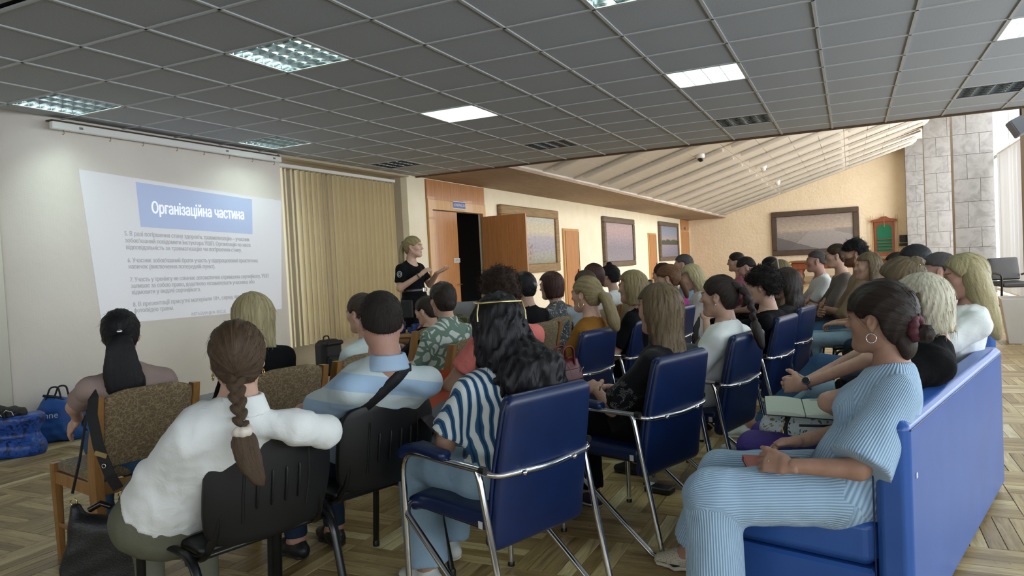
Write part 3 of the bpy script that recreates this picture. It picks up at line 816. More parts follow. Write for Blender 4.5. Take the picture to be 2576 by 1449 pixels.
MB().prism([(-.26, -.52), (.26, -.52), (.26, .42), (.18, .52), (0, .56), (-.18, .52), (-.26, .42)], -.068, -.05, Matrix(((1, 0, 0, 0), (0, 0, 1, 0), (0, 1, 0, 0), (0, 0, 0, 1)))).build('cloth_panel', mat('green_baize', '#1f6b4e', .95), cr)
for k in range(4): MB().box((0, -.1, -.42+.13*k), (.56, .07, .02)).build('ball_shelf', M_MAHOG, cr)
for x in (-.47, -.40, .40, .47, 0):
    z0, z1 = (-.65, .92) if x else (.45, 1.0)
    MB().tube([(x, -.09, z0), (x, -.09, z1)], .014, 6, lambda t: 1.1-.5*t).build('cue', wood('pale_cue', '#b48a52', '#c9a26a', (1, 1, .5)), cr)
tv = empty('wall_monitor', (1.9, 31.9, 1.52), 0, 'small black monitor on a wall bracket beside the cue rack', 'monitor')
MB().cham((0, -.08, .03), (.33, .05, .28), .01).build('screen', mat('black_screen', '#0b0c0e', .2), tv)
MB().box((0, -.08, -.2), (.36, .2, .12)).build('shelf_box', mat('black_plastic', '#101112', .45), tv); MB().tube([(0, 0, -.05), (0, -.06, -.05)], .03).build('bracket', mat('black_plastic', '#101112', .45), tv)
# loudspeaker under the ceiling edge
sp = empty('loudspeaker', (1.86, 10.45, 2.66), R(20), 'grey loudspeaker tilted on a bracket under the ceiling edge', 'loudspeaker')
M_SPK = mat('grey_speaker_mesh', '#7d7e82', .6, bump=.3, bs=400)
b = MB().cham((0, 0, 0), (.16, .13, .21), .010).build('cabinet', M_SPK, sp); b.rotation_euler = (R(-14), R(-24), 0)
g = MB().cham((0, -.068, 0), (.145, .010, .195), .004).build('grille', mat('dark_grille', '#6a6b6f', .7, bump=.4, bs=500), sp); g.rotation_euler = (R(-14), R(-24), 0)
MB().tube(fillet([(0, .05, .03), (.10, .12, .06), (.10, .12, .24)], .03), .012).build('bracket', mat('black_plastic', '#101112', .45), sp)
# white planter box
pb = empty('planter_box', (2.02, 11.1, 0), R(-6), 'white tapered planter box standing by the right wall', 'planter')
def frustum(a, b, z0, z1, th=.02):
    mb = MB()
    o0, o1 = a, b
    v = [(sx*o0[0], sy*o0[1], z0) for sx, sy in ((-1, -1), (1, -1), (1, 1), (-1, 1))]+[(sx*o1[0], sy*o1[1], z1) for sx, sy in ((-1, -1), (1, -1), (1, 1), (-1, 1))]
    v += [(sx*(o1[0]-th), sy*(o1[1]-th), z1) for sx, sy in ((-1, -1), (1, -1), (1, 1), (-1, 1))]+[(sx*(o1[0]-th), sy*(o1[1]-th), z1-.12) for sx, sy in ((-1, -1), (1, -1), (1, 1), (-1, 1))]
    f = [(3, 2, 1, 0)]+[(k*4+i, k*4+(i+1) % 4, k*4+4+(i+1) % 4, k*4+4+i) for k in range(3) for i in range(4)]+[(12, 13, 14, 15)]
    return mb.add(v, f)
frustum((.22, .22), (.30, .30), 0, .58).build('box', mat('planter_white', '#cfc8bf', .5, col2='#d8d1c8', ns=3), pb, .008)
MB().box((0, 0, .47), (.5, .5, .01)).build('soil', mat('dark_soil', '#2a211a', .95), pb)
# black armchair by the window
ac = empty('office_armchair', (2.9, 17.3, 0), R(15), 'low black tubular armchair beside the hall window', 'chair')
M_BLKP = mat('black_tube_metal', '#0f1012', .3, .3)
pad([(0, -.3, .42), (0, .3, .44)], .3, .05, e=4).build('seat', mat('black_leather', '#121315', .45, bump=.1), ac)
pad([(0, .28, .5), (0, .38, .95)], .28, .045, e=4).build('backrest', mat('black_leather', '#121315', .45, bump=.1), ac)
for s in (-1, 1):
    MB().tube(fillet([(s*.33, .3, .02), (s*.33, -.3, .02), (s*.33, -.34, .62), (s*.33, .0, .66), (s*.33, .32, .60)], .08), .022).build('arm_loop', M_BLKP, ac)
bx = empty('storage_box', (2.5, 18.3, 0), R(8), 'small lidded plastic box on the floor by the black armchair', 'box')
MB().cham((0, 0, .09), (.5, .34, .18), .01).build('body', mat('blue_grey_plastic', '#7e8ba4', .5), bx); MB().cham((0, 0, .195), (.53, .37, .03), .008).build('lid', mat('white_plastic_lid', '#d5d8dc', .4), bx)
# cameras under the sloped ceiling
for k, (x, y, lb, dark) in enumerate(((-2.91, 16.22, 'small dark security camera under the near part of the sloped ceiling', 1), (-2.15, 21.6, 'white dome camera in the middle of the sloped ceiling', 0), (-2.2, 26.6, 'white dome camera under the far part of the sloped ceiling', 0))):
    c = empty('security_camera', (x, y, zs(x)+.0), 0, lb, 'camera', 'cameras under the sloped ceiling')
    MB().lathe([(.09, .04), (.09, -.03), (.075, -.05)], 14).build('mount', M_WHITE, c)
    MB().lathe([(.07, -.05), (.065, -.09), (.04, -.12), (0, -.13)], 14).build('dome', mat('smoked_dome', '#1a1a1c', .15) if dark else mat('white_dome', '#d8d6d2', .25), c)
ol = empty('wall_socket', (2.96, 21.66, .82), 0, 'white power socket on the marble column', 'socket')
MB().cham((0, 0, 0), (.14, .03, .14), .01).build('plate', M_WHITE, ol); MB().lathe([(.05, 0), (.05, .004)], 14, Matrix.Translation((0, -.02, 0)) @ Matrix.Rotation(R(90), 4, 'X')).build('socket_cup', mat('socket_grey', '#a9a9a9', .4), ol)
MB().tube([(.05, -.01, -.06), (.2, -.01, -.03), (.2, -.01, -.12)], .01).build('cable', mat('brown_wire', '#8a5a45', .6), ol)
# ================================================================== organic shapes: distance fields meshed with surface nets
V3 = lambda *p: np.array(p, float)
def nrm(v): v = np.asarray(v, float); return v/max(1e-9, np.linalg.norm(v))
def smin(a, b, k):
    if k <= 0: return np.minimum(a, b)
    h = np.maximum(k-np.abs(a-b), 0)/k
    return np.minimum(a, b)-h*h*k*.25
def smax(a, b, k): return -smin(-a, -b, k)

class Cap:
    """tapered capsule, optionally of elliptical section (w along xd, d across)"""
    def __init__(s, a, b, ra, rb, da=None, db=None, xd=None, flat=False, flata=False):
        s.a = np.asarray(a, float); s.b = np.asarray(b, float); s.ra, s.rb = ra, rb
        s.da, s.db = (ra if da is None else da), (rb if db is None else db)
        ax = s.b-s.a; s.L = max(1e-6, np.linalg.norm(ax)); s.w = ax/s.L if s.L > 1e-5 else V3(0, 0, 1)
        s.round = xd is None and da is None
        x = np.asarray(xd if xd is not None else ((1, 0, 0) if abs(s.w[0]) < .8 else (0, 1, 0)), float)
        s.x = nrm(x-s.w*(x@s.w)); s.y = np.cross(s.w, s.x); s.flat = flat; s.flata = flata
        s.k = 0.0
    def uv(s, P):
        q = P-s.a; t = np.clip(q@s.w, 0, s.L); rem = q-np.outer(q@s.w, s.w)
        return np.arctan2(rem@s.y, rem@s.x), t
    def __call__(s, P):
        q = P-s.a; t = q@s.w; tc = np.clip(t, 0, s.L); u = tc/s.L; ov = t-tc
        hw = s.ra+(s.rb-s.ra)*u; rem = q-t[:, None]*s.w
        rnd = ov.copy()
        fl = None
        if s.flat: rnd = np.where(ov > 0, 0, rnd); fl = t-s.L
        if s.flata: rnd = np.where(ov < 0, 0, rnd); f2 = -t; fl = f2 if fl is None else np.maximum(fl, f2)
        if s.round: d = np.sqrt((rem*rem).sum(1)+rnd*rnd)-hw
        else:
            hd = s.da+(s.db-s.da)*u; m = np.minimum(hw, hd)
            e = np.sqrt((rem@s.x/hw)**2+(rem@s.y/hd)**2+(rnd/m)**2); d = (e-1)*m
        if fl is not None: d = np.maximum(d, fl)
        return d
    def box(s):
        r = max(s.ra, s.rb, s.da, s.db); return np.minimum(s.a, s.b)-r, np.maximum(s.a, s.b)+r
class Ell:
    def __init__(s, c, r, Rm=None):
        s.c = np.asarray(c, float); s.r = np.asarray(r, float)*np.ones(3); s.R = np.eye(3) if Rm is None else Rm
        s.a = s.c; s.w = V3(0, 0, 1)
    def uv(s, P):
        q = (P-s.c)@s.R; return np.arctan2(q[:, 1], q[:, 0]), q[:, 2]
    def __call__(s, P):
        q = (P-s.c)@s.R; k0 = np.sqrt(((q/s.r)**2).sum(1)); k1 = np.sqrt(((q/(s.r*s.r))**2).sum(1))
        return k0*(k0-1)/np.maximum(k1, 1e-6)
    def box(s): m = s.r.max(); return s.c-m, s.c+m
class Sdf:
    def __init__(s): s.p = []; s.post = []
    def add(s, prim, k=.02): s.p.append((prim, k)); return s
    def then(s, fn): s.post.append(fn); return s         # fn(P, d) -> d
    def __call__(s, P):
        d = None
        for prim, k in s.p:
            e = prim(P); d = e if d is None else smin(d, e, k)
        for fn in s.post: d = fn(P, d)
        return d
    def bounds(s, m=.03):
        lo = np.min([p.box()[0] for p, _ in s.p], 0)-m; hi = np.max([p.box()[1] for p, _ in s.p], 0)+m
        return lo, hi
    def near(s, P):
        return np.argmin(np.stack([p(P) for p, _ in s.p]), 0)

def mesh_sdf(f, h, lo=None, hi=None, B=5):
    if lo is None: lo, hi = f.bounds()
    n = np.maximum(2, np.ceil((hi-lo)/(h*B)).astype(int))
    # block centres
    g = np.stack(np.meshgrid(*[np.arange(k) for k in n], indexing='ij'), -1).reshape(-1, 3)
    cen = lo+(g+.5)*h*B
    dc = f(cen)
    act = np.abs(dc) < h*B*.87*1.15+.008
    N = n*B+1
    D = np.repeat(np.repeat(np.repeat(dc.reshape(n), B, 0), B, 1), B, 2)
    D = np.pad(D, ((0, 1), (0, 1), (0, 1)), mode='edge')
    off = np.stack(np.meshgrid(*[np.arange(B+1)]*3, indexing='ij'), -1).reshape(-1, 3)
    idx = (g[act][:, None, :]*B+off[None]).reshape(-1, 3)
    lin_ = np.unique((idx[:, 0]*N[1]+idx[:, 1])*N[2]+idx[:, 2])
    idx = np.stack(np.unravel_index(lin_, N), 1)
    D.reshape(-1)[lin_] = f(lo+idx*h)
    D[0] = D[-1] = 1; D[:, 0] = D[:, -1] = 1; D[:, :, 0] = D[:, :, -1] = 1
    S_ = D < 0
    cs = np.zeros(N-1, np.int8)
    for a in (0, 1):
        for b in (0, 1):
            for c in (0, 1): cs += S_[a:N[0]-1+a, b:N[1]-1+b, c:N[2]-1+c]
    cells = np.argwhere((cs > 0) & (cs < 8))
    if len(cells) == 0: return np.zeros((0, 3)), np.zeros((0, 4), int)
    ids = -np.ones(N-1, np.int64); ids[tuple(cells.T)] = np.arange(len(cells))
    acc = np.zeros((len(cells), 3)); cnt = np.zeros(len(cells))
    co = [(0, 0, 0), (1, 0, 0), (0, 1, 0), (1, 1, 0), (0, 0, 1), (1, 0, 1), (0, 1, 1), (1, 1, 1)]
    val = [D[cells[:, 0]+c[0], cells[:, 1]+c[1], cells[:, 2]+c[2]] for c in co]
    for i in range(8):
        for j in range(i+1, 8):
            if sum(abs(co[i][k]-co[j][k]) for k in range(3)) != 1: continue
            m = (val[i] < 0) != (val[j] < 0)
            t = val[i][m]/(val[i][m]-val[j][m])
            acc[m] += np.array(co[i])+t[:, None]*(np.array(co[j])-np.array(co[i])); cnt[m] += 1
    V = lo+(cells+acc/cnt[:, None])*h
    Q = []
    for ax in range(3):
        o1, o2 = [(1, 2), (2, 0), (0, 1)][ax]
        sl0 = [slice(None)]*3; sl1 = [slice(None)]*3
        sl0[ax] = slice(0, N[ax]-1); sl1[ax] = slice(1, N[ax])
        ch = S_[tuple(sl0)] != S_[tuple(sl1)]
        e = np.argwhere(ch); e = e[(e[:, o1] > 0) & (e[:, o2] > 0)]
        if len(e) == 0: continue
        flip = S_[tuple(e.T)]
        d1 = np.zeros(3, int); d1[o1] = 1; d2 = np.zeros(3, int); d2[o2] = 1
        q = np.stack([ids[tuple((e-d1-d2).T)], ids[tuple((e-d2).T)], ids[tuple(e.T)], ids[tuple((e-d1).T)]], 1)
        q[~flip] = q[~flip][:, ::-1]
        Q.append(q)
    Q = np.concatenate(Q); Q = Q[(Q >= 0).all(1)]
    # one relaxing step keeps the net even
    return V, Q

def relax(V, Q, it=1, k=.5):
    for _ in range(it):
        acc = np.zeros_like(V); c = np.zeros(len(V))
        for i in range(4):
            np.add.at(acc, Q[:, i], V[Q[:, (i+1) % 4]]+V[Q[:, (i+3) % 4]]); np.add.at(c, Q[:, i], 2)
        V = V*(1-k)+k*acc/np.maximum(c, 1)[:, None]
    return V

def to_obj(name, V, Q, mats, parent=None, attrs=None, mi=None):
    me = bpy.data.meshes.new(name); n, m = len(V), len(Q)
    me.vertices.add(n); me.vertices.foreach_set('co', np.asarray(V, np.float32).ravel())
    me.loops.add(m*4); me.loops.foreach_set('vertex_index', np.asarray(Q, np.int32).ravel())
    me.polygons.add(m); me.polygons.foreach_set('loop_start', np.arange(m, dtype=np.int32)*4); me.polygons.foreach_set('loop_total', np.full(m, 4, np.int32))
    me.polygons.foreach_set('use_smooth', np.ones(m, bool))
    for x in (mats if isinstance(mats, (list, tuple)) else [mats]): me.materials.append(x)
    if mi is not None: me.polygons.foreach_set('material_index', np.asarray(mi, np.int32))
    for k, a in (attrs or {}).items():
        a = np.asarray(a, np.float32)
        if a.shape[1] == 4: me.attributes.new(k, 'FLOAT_COLOR', 'POINT').data.foreach_set('color', a.ravel())
        else: me.attributes.new(k, 'FLOAT_VECTOR', 'POINT').data.foreach_set('vector', a.ravel())
    me.update(calc_edges=True); me.validate()
    o = bpy.data.objects.new(name, me); link(o, parent); return o

def limb_attr(f, V):
    """per-vertex (cos, sin, along) in the nearest bone's frame: cloth ribs and hair strands follow it"""
    k = f.near(V); out = np.zeros((len(V), 3))
    for i, (p, _) in enumerate(f.p):
        m = k == i
        if m.any():
            a, t = p.uv(V[m]); out[m] = np.stack([np.cos(a), np.sin(a), t+i*.37], 1)
    return out
def blob(name, f, h, m, parent=None, rel=1, limb=False, attrs=None):
    V, Q = mesh_sdf(f, h)
    if rel: V = relax(V, Q, rel)
    at = dict(attrs or {})
    if limb: at['limb'] = limb_attr(f, V)
    return to_obj(name, V, Q, m, parent, at)

def waves(seed, wl=.09, n=5, st=(1, 1, 1)):
    r = np.random.RandomState(seed); K = r.normal(size=(n, 3)); K /= np.linalg.norm(K, axis=1)[:, None]
    K = K*(2*PI/(wl*r.uniform(.6, 1.6, n)))[:, None]*np.array(st); ph = r.uniform(0, 6.28, n)
    def fn(P): return (1-np.abs(np.sin(P@K.T+ph)+.4*np.sin(1.7*(P@K.T)[:, ::-1]))).mean(1)
    return fn
def folds(seed, amp=.006, wl=.1, st=(1, 1, 1)):
    w = waves(seed, wl, 5, st); return lambda P, d: d-amp*(w(P)-.4)*(np.abs(d) < .06)
def cut_plane(p, n, k=.004):
    p = np.asarray(p, float); n = nrm(n); return lambda P, d: smax(d, (P-p)@n, k)      # keeps the side the normal points away from
def cut_ball(c, r, k=.006):
    f = Ell(c, r); return lambda P, d: smax(d, -f(P), k)
def rotm(yaw=0, pitch=0, roll=0):
    """yaw to the left, pitch down, roll to the right side (degrees)"""
    return np.array(Matrix.Rotation(R(yaw), 3, 'Z') @ Matrix.Rotation(R(-pitch), 3, 'X') @ Matrix.Rotation(R(roll), 3, 'Y'))
# ================================================================== chairs and sofas
M_BLUE = NT('navy_leatherette')
_v = M_BLUE.coord('Object'); _n = M_BLUE.noise(_v, 7, 4); _c = M_BLUE.ramp(_n, [(.3, L4('#0a1c44')), (.7, L4('#0d2350'))])
M_BLUE.bump(M_BLUE.noise(_v, 260, 3), .12, .002); M_BLUE = M_BLUE.set(_c, .36, 0, .5)
M_CHROME = mat('polished_chrome', '#dcdde0', .12, 1.0)
M_BLACKCAP = mat('black_plastic_cap', '#121214', .4)
M_SOFA = NT('bright_blue_leatherette')
_v = M_SOFA.coord('Object'); _c = M_SOFA.ramp(M_SOFA.noise(_v, 4, 5), [(.3, L4('#2b56a0')), (.7, L4('#315ea9'))])
M_SOFA.bump(M_SOFA.noise(_v, 330, 3), .1, .002); M_SOFA = M_SOFA.set(_c, .34, 0, .5)

def blue_chair():
    r = empty('armchair')
    s = pad([(0, -.22, .435), (0, .10, .432), (0, .215, .425), (0, .262, .395)], .235, .034, e=7, rnd=.03).build('seat', M_BLUE, r)
    MB().box((0, .02, .398), (.42, .40, .012)).build('seat_board', M_BLACKCAP, s)
    b = pad([(0, -.215, .33), (0, -.232, .45), (0, -.262, .62), (0, -.315, .885)], .236, .033, e=7, rnd=.035, wf=lambda t: 1.0-.10*t*t, tf=lambda t: 1.0-.12*t).build('backrest', M_BLUE, r)
    for sg in (-1, 1):
        MB().tube([(sg*.238, -.216+.0*t, .36) for t in (0,)]+[(sg*.239, -.235, .47), (sg*.239, -.265, .63), (sg*.218, -.306, .83), (sg*.205, -.315, .868)], .006, 6).build('piping', M_BLUE, b)
    for sg in (-1, 1):
        x = sg*.272
        MB().tube(fillet([(x, .225, .008), (x, .225, .635), (x, -.245, .632)], .10, 8), .0125, 10).build('front_leg', M_CHROME, r)
        MB().tube(fillet([(x, -.214, .630), (x, -.228, .600), (x, -.352, .012), (x, -.300, .010), (x, .215, .385), (x-sg*.02, .235, .415), (x-sg*.09, .235, .415)], .05, 6), .0125, 10).build('rear_leg', M_CHROME, r)
        MB().tube([(x, -.236, .633), (x, -.262, .633)], .0145, 10).build('end_cap', M_BLACKCAP, r)
        MB().lathe([(.015, 0), (.016, .012), (.013, .018)], 10, Matrix.Translation((x, .225, 0))).build('foot_cap', M_BLACKCAP, r)
        MB().tube([(x, -.352, .004), (x, -.315, .004)], .012, 8).build('foot_cap', M_BLACKCAP, r)
        pad([(x, .225, .612), (x, .19, .645), (x, .12, .662), (x, -.055, .652)], .029, .019, n=16, e=3, rnd=.02).build('arm_pad', M_BLUE, r)
    MB().tube(fillet([(-.272, -.20, .630), (-.25, -.285, .612), (0, -.303, .600), (.25, -.285, .612), (.272, -.20, .630)], .05, 6), .011, 10).build('back_bar', M_CHROME, r)
    for x in (-.13, .13): MB().lathe([(.011, 0), (.010, .006), (0, .008)], 8, Matrix.Translation((x, -.308, .604)) @ Matrix.Rotation(R(90), 4, 'X')).build('screw', M_CHROME, r)
    MB().box((-.238, -.18, .42), (.004, .02, .026)).build('maker_tag', mat('white_tag', '#d9dadd', .6), r)
    return r

M_BLKPL = mat('black_moulded_plastic', '#090a0c', .5, bump=.12, bs=420, bd=.002)
M_BLKMET = mat('black_lacquered_tube', '#0e0f11', .3, .1)
M_BLKSEAT = mat('black_seat_vinyl', '#090a0c', .42, bump=.1, bs=200)
def black_chair():
    r = empty('stacking_chair')
    pad([(0, -.20, .455), (0, .20, .462), (0, .235, .445)], .232, .022, e=5, rnd=.03).build('seat', M_BLKSEAT, r)
    # moulded back shell, wrapped and rounded
    mb = MB(); rings = []
    nz, nx = 12, 14
    def P(u, v, o):   # u -1..1 across, v 0..1 up
        w = .235*(1-.10*abs(v-.5)**2*4)
        cx = u*w; z = .455+.355*v
        # rounded corners
        return Vector((cx, -.245-.12*v*.55+.050*u*u-.035*math.sin(v*PI)*.3+o, z))
    def corner(u, v):
        a, b = abs(u), abs(2*v-1); 
        k = (a**6+b**6)**(1/6)
        m = max(a, b); sc = m/k if k > 1e-6 else 1
        return u*sc, .5+(v-.5)*sc
    grid0 = [[P(*corner(-1+2*i/nx, j/nz), -.012) for i in range(nx+1)] for j in range(nz+1)]
    grid1 = [[P(*corner(-1+2*i/nx, j/nz), .012) for i in range(nx+1)] for j in range(nz+1)]
    n = (nx+1); v = [p for row in grid0 for p in row]+[p for row in grid1 for p in row]; o = n*(nz+1); f = []
    for j in range(nz):
        for i in range(nx):
            a = j*n+i; f += [(a, a+1, a+n+1, a+n), (o+a+n, o+a+n+1, o+a+1, o+a)]
    for i in range(nx): f += [(i+1, i, o+i, o+i+1), (nz*n+i, nz*n+i+1, o+nz*n+i+1, o+nz*n+i)]
    for j in range(nz): f += [(j*n, (j+1)*n, o+(j+1)*n, o+j*n), ((j+1)*n+nx, j*n+nx, o+j*n+nx, o+(j+1)*n+nx)]
    mb.add(v, f, True); back = mb.build('backrest', M_BLKPL, r, .006)
    for k in range(4):
        u = -.33+.22*k; MB().tube([P(u, v, -.013) for v in (.33, .36, .5, .64, .67)], .007, 6, lambda t: .5 if t in (0, 1) else 1, flat=(1.2, .7)).build('rib', M_BLKPL, back)
    for u in (-.52, .52): MB().tube([P(u, v, -.012) for v in (.22, .5, .80)], .005, 6).build('rib', M_BLKPL, back)
    for s in (-1, 1):
        x = s*.215
        MB().tube(fillet([(x, .10, .425), (x, -.175, .425), (x*.92, -.222, .49), (x*.86, -.248, .62)], .06, 7), .0135, 10, flat=(.8, 1.25)).build('back_support', M_BLKMET, r)
        x = s*.255
        MB().tube(fillet([(x, .255, .006), (x, .215, .447), (x, -.205, .447), (x*1.02, -.300, .006)], .085, 7), .0135, 10, flat=(.8, 1.2)).build('side_frame', M_BLKMET, r)
        MB().lathe([(.016, 0), (.017, .02), (.014, .03)], 8, Matrix.Translation((x, .255, 0))).build('foot_cap', M_BLACKCAP, r)
        MB().lathe([(.016, 0), (.017, .02), (.014, .03)], 8, Matrix.Translation((x*1.02, -.300, 0))).build('foot_cap', M_BLACKCAP, r)
    MB().tube([(-.255, .14, .418), (.255, .14, .418)], .011, 8).build('cross_bar', M_BLKMET, r)
    MB().tube([(-.255, -.14, .418), (.255, -.14, .418)], .011, 8).build('cross_bar', M_BLKMET, r)
    return r

def damask():
    t = NT('gold_brown_damask'); v = t.coord('Object', (1, 1, 1))
    vo = t.new('TexVoronoi', feature='DISTANCE_TO_EDGE'); vo.inputs['Scale'].default_value = 38; 
    n = t.new('TexNoise'); n.inputs['Scale'].default_value = 9; n.inputs['Detail'].default_value = 3; t.link(v, n.inputs['Vector'])
    ad = t.new('VectorMath', operation='MULTIPLY_ADD'); t.link(n.outputs['Color'], ad.inputs[0]); ad.inputs[1].default_value = (.2, .2, .2); t.link(v, ad.inputs[2]); t.link(ad.outputs[0], vo.inputs['Vector'])
    w = t.new('TexWave', wave_type='RINGS'); w.inputs['Scale'].default_value = 7; w.inputs['Distortion'].default_value = 9; w.inputs['Detail'].default_value = 2; t.link(v, w.inputs['Vector'])
    ed = t.ramp(vo.outputs['Distance'], [(.02, (1, 1, 1)), (.09, (0, 0, 0))])
    wv = t.ramp(w.outputs['Fac'], [(.42, (0, 0, 0)), (.5, (1, 1, 1)), (.58, (0, 0, 0))])
    m = t.mix(1.0, ed, wv, 'ADD')
    c = t.mix(m, L4('#75634a'), L4('#9c8a68'))
    c = t.mix(.5, c, t.ramp(t.noise(v, 260, 2), [(.3, L4('#8a8a8a')), (.7, L4('#ffffff'))]), 'MULTIPLY')
    t.bump(m, .25, .004); return t.set(c, .85, 0, .2, 0, .2)
M_DAMASK = damask()
M_CHWOOD = wood('honey_beech', '#7d552d', '#a3763f', (9, 9, .9), .4, scale=3.5, coat=.2)
def wood_chair():
    r = empty('dining_chair')
    pad([(0, -.20, .455), (0, .22, .460)], .225, .030, e=5, rnd=.04).build('seat', M_DAMASK, r)
    for s in (-1, 1):
        MB().loft([[(s*.222+a*w, y+b*d, z) for a, b in ((-1, -1), (1, -1), (1, 1), (-1, 1))] for z, y, w, d in ((.0, -.275, .017, .026), (.42, -.235, .021, .040), (.55, -.245, .021, .038), (.835, -.318, .017, .026))], smooth=False).build('rear_post', M_CHWOOD, r, .004)
        MB().loft([[(s*.222+a*w, .225+b*w, z) for a, b in ((-1, -1), (1, -1), (1, 1), (-1, 1))] for z, w in ((0, .015), (.40, .021), (.475, .021))], smooth=False).build('front_leg', M_CHWOOD, r, .006)
        MB().cham((s*.222, 0, .405), (.024, .43, .06), .004).build('side_rail', M_CHWOOD, r)
        MB().cham((s*.222, .0, .17), (.018, .46, .022), .004).build('stretcher', M_CHWOOD, r)
    MB().cham((0, .226, .405), (.42, .022, .06), .004).build('front_rail', M_CHWOOD, r)
    MB().cham((0, -.236, .405), (.42, .022, .06), .004).build('rear_rail', M_CHWOOD, r)
    # upholstered back with an arched top
    rows = []
    for k in range(13):
        v = k/12
        ring = []
        for a, b in sup(26, 1, 1, 6):
            top = .838+.022*(1-a*a)-.02*abs(a)**6; z0 = .505; z = z0+(top-z0)*v
            y = -.242-.088*((z-.5)/.37)-.012*(1-a*a)
            th = .022*(1 if .04 < v < .96 else .55)
            ring.append((a*.206, y+b*th, z))
        rows.append(ring)
    MB().loft(rows).build('backrest', M_DAMASK, r)
    return r

PROTO = {'blue': blue_chair(), 'black': black_chair(), 'wood': wood_chair()}
USED = set()
CN = {'blue': ('armchair', 'navy blue chrome armchairs'), 'black': ('chair', 'black stacking chairs'), 'wood': ('chair', 'wooden damask dining chairs')}
def chair(kind, x, y, th, label):
    o = PROTO[kind] if kind not in USED else copy_tree(PROTO[kind])
    USED.add(kind)
    o.location = (x, y, 0); o.rotation_euler = (0, 0, R(th))
    return tag(o, label, CN[kind][0], CN[kind][1])

def sofa(name, a, b, hgt, depth, label, mods=1):
    """back runs along the line a->b (rear face), seat on its left side"""
    a = Vector((*a, 0)); b = Vector((*b, 0)); L = (b-a).length; th = math.atan2(-(b-a).x, (b-a).y)   # local y along the back
    r = empty(name, a, th, label, 'sofa')
    k = MB().cham((-.055, L/2, hgt/2+.01), (.11, L, hgt-.02), .022).build('backrest', M_SOFA, r, .008, seg=3)
    for m_ in range(mods):
        y0, y1 = L*m_/mods, L*(m_+1)/mods
        MB().cham((-.11-depth/2, (y0+y1)/2, .335), (depth-.005, y1-y0-.006, .17), .03).build('seat_cushion', M_SOFA, r, .01, seg=3)
        MB().cham((-.11-depth/2, (y0+y1)/2, .13), (depth-.02, y1-y0-.008, .235), .012).build('base', M_SOFA, r)
    MB().tube([(.001, .02, hgt-.03), (.001, L-.02, hgt-.03)], .0025, 5).build('seam', M_BLUE, r)
    MB().tube([(-.112, .001, .04), (-.112, .001, hgt-.03)], .003, 5).build('seam', M_BLUE, r)
    MB().cham((.002, .08, hgt-.19), (.004, .014, .018), .001).build('sticker', mat('white_tag', '#d9dadd', .6), r)
    return r
# ================================================================== people
def skin_mat(name, c, c2=None):
    t = NT(name); v = t.coord('Object')
    n = t.noise(v, 28, 4, .6)
    b = t.ramp(n, [(.3, L4(c)), (.7, L4(c2 or c))])
    a = t.new('Attribute', attribute_name='tint')
    col = t.mix(1.0, b, a.outputs['Color'], 'MULTIPLY')
    t.bump(t.noise(v, 320, 2), .08, .002)
    t.set(col, .5, 0, .35)
    t.b.inputs['Subsurface Weight'].default_value = .12; t.b.inputs['Subsurface Radius'].default_value = (.6, .25, .12); t.b.inputs['Subsurface Scale'].default_value = .012
    return t.m
SKIN = {'a': skin_mat('fair_skin', '#bb9480', '#c59f8b'), 'b': skin_mat('tan_skin', '#a07a66', '#ab8672'), 'c': skin_mat('ruddy_skin', '#b38777', '#ba9080'), 'd': skin_mat('olive_skin', '#9d7862', '#a8836d')}
def hair_mat(name, c1, c2, rough=.42, scale=34., tip=None, bump=.5):
    if name in MATS: return MATS[name]
    t = NT(name); v = t.coord('@limb', (1, 1, .09))
    n = t.noise(v, scale, 5, .65, .15); n2 = t.noise(v, scale*.25, 3)
    f = t.math('ADD', t.math('MULTIPLY', n, .6), t.math('MULTIPLY', n2, .4))
    c = t.ramp(f, [(.3, L4(c1)), (.68, L4(c2))])
    t.bump(n, bump, .006)
    t.set(c, rough+.08, 0, .28, 0)
    MATS[name] = t.m; return t.m
def curl_mat(name, c1, c2):
    if name in MATS: return MATS[name]
    t = NT(name); v = t.coord('Object')
    n = t.noise(v, 60, 5, .7, 2.5); c = t.ramp(n, [(.3, L4(c1)), (.7, L4(c2))]); t.bump(n, .9, .02)
    MATS[name] = t.set(c, .6, 0, .3); return MATS[name]
def cloth(name, c, c2=None, rough=.85, weave=500, bump=.25):
    if name in MATS: return MATS[name]
    t = NT(name); v = t.coord('Object')
    col = t.ramp(t.noise(v, 5, 4), [(.3, L4(c)), (.7, L4(c2 or c))])
    w = t.noise(v, weave, 2); f = t.noise(v, 14, 4, .6, .5)
    b1 = t.new('Bump'); b1.inputs['Strength'].default_value = bump*1.2; b1.inputs['Distance'].default_value = .02; t.link(f, b1.inputs['Height'])
    t.bump(w, bump, .002, b1.outputs['Normal'])
    MATS[name] = t.set(col, rough, 0, .12, 0, 0); return MATS[name]
def denim(name, c, c2): return cloth(name, c, c2, .8, 900, .3)

LOD = {2: dict(body=.0115, head=.0047, hand=.0042, cloth=.0105, hair=.0062), 1: dict(body=.015, head=.0072, hand=.0068, cloth=.0145, hair=.0088), 0: dict(body=.022, head=.0098, hand=.0105, cloth=.0205, hair=.0125)}

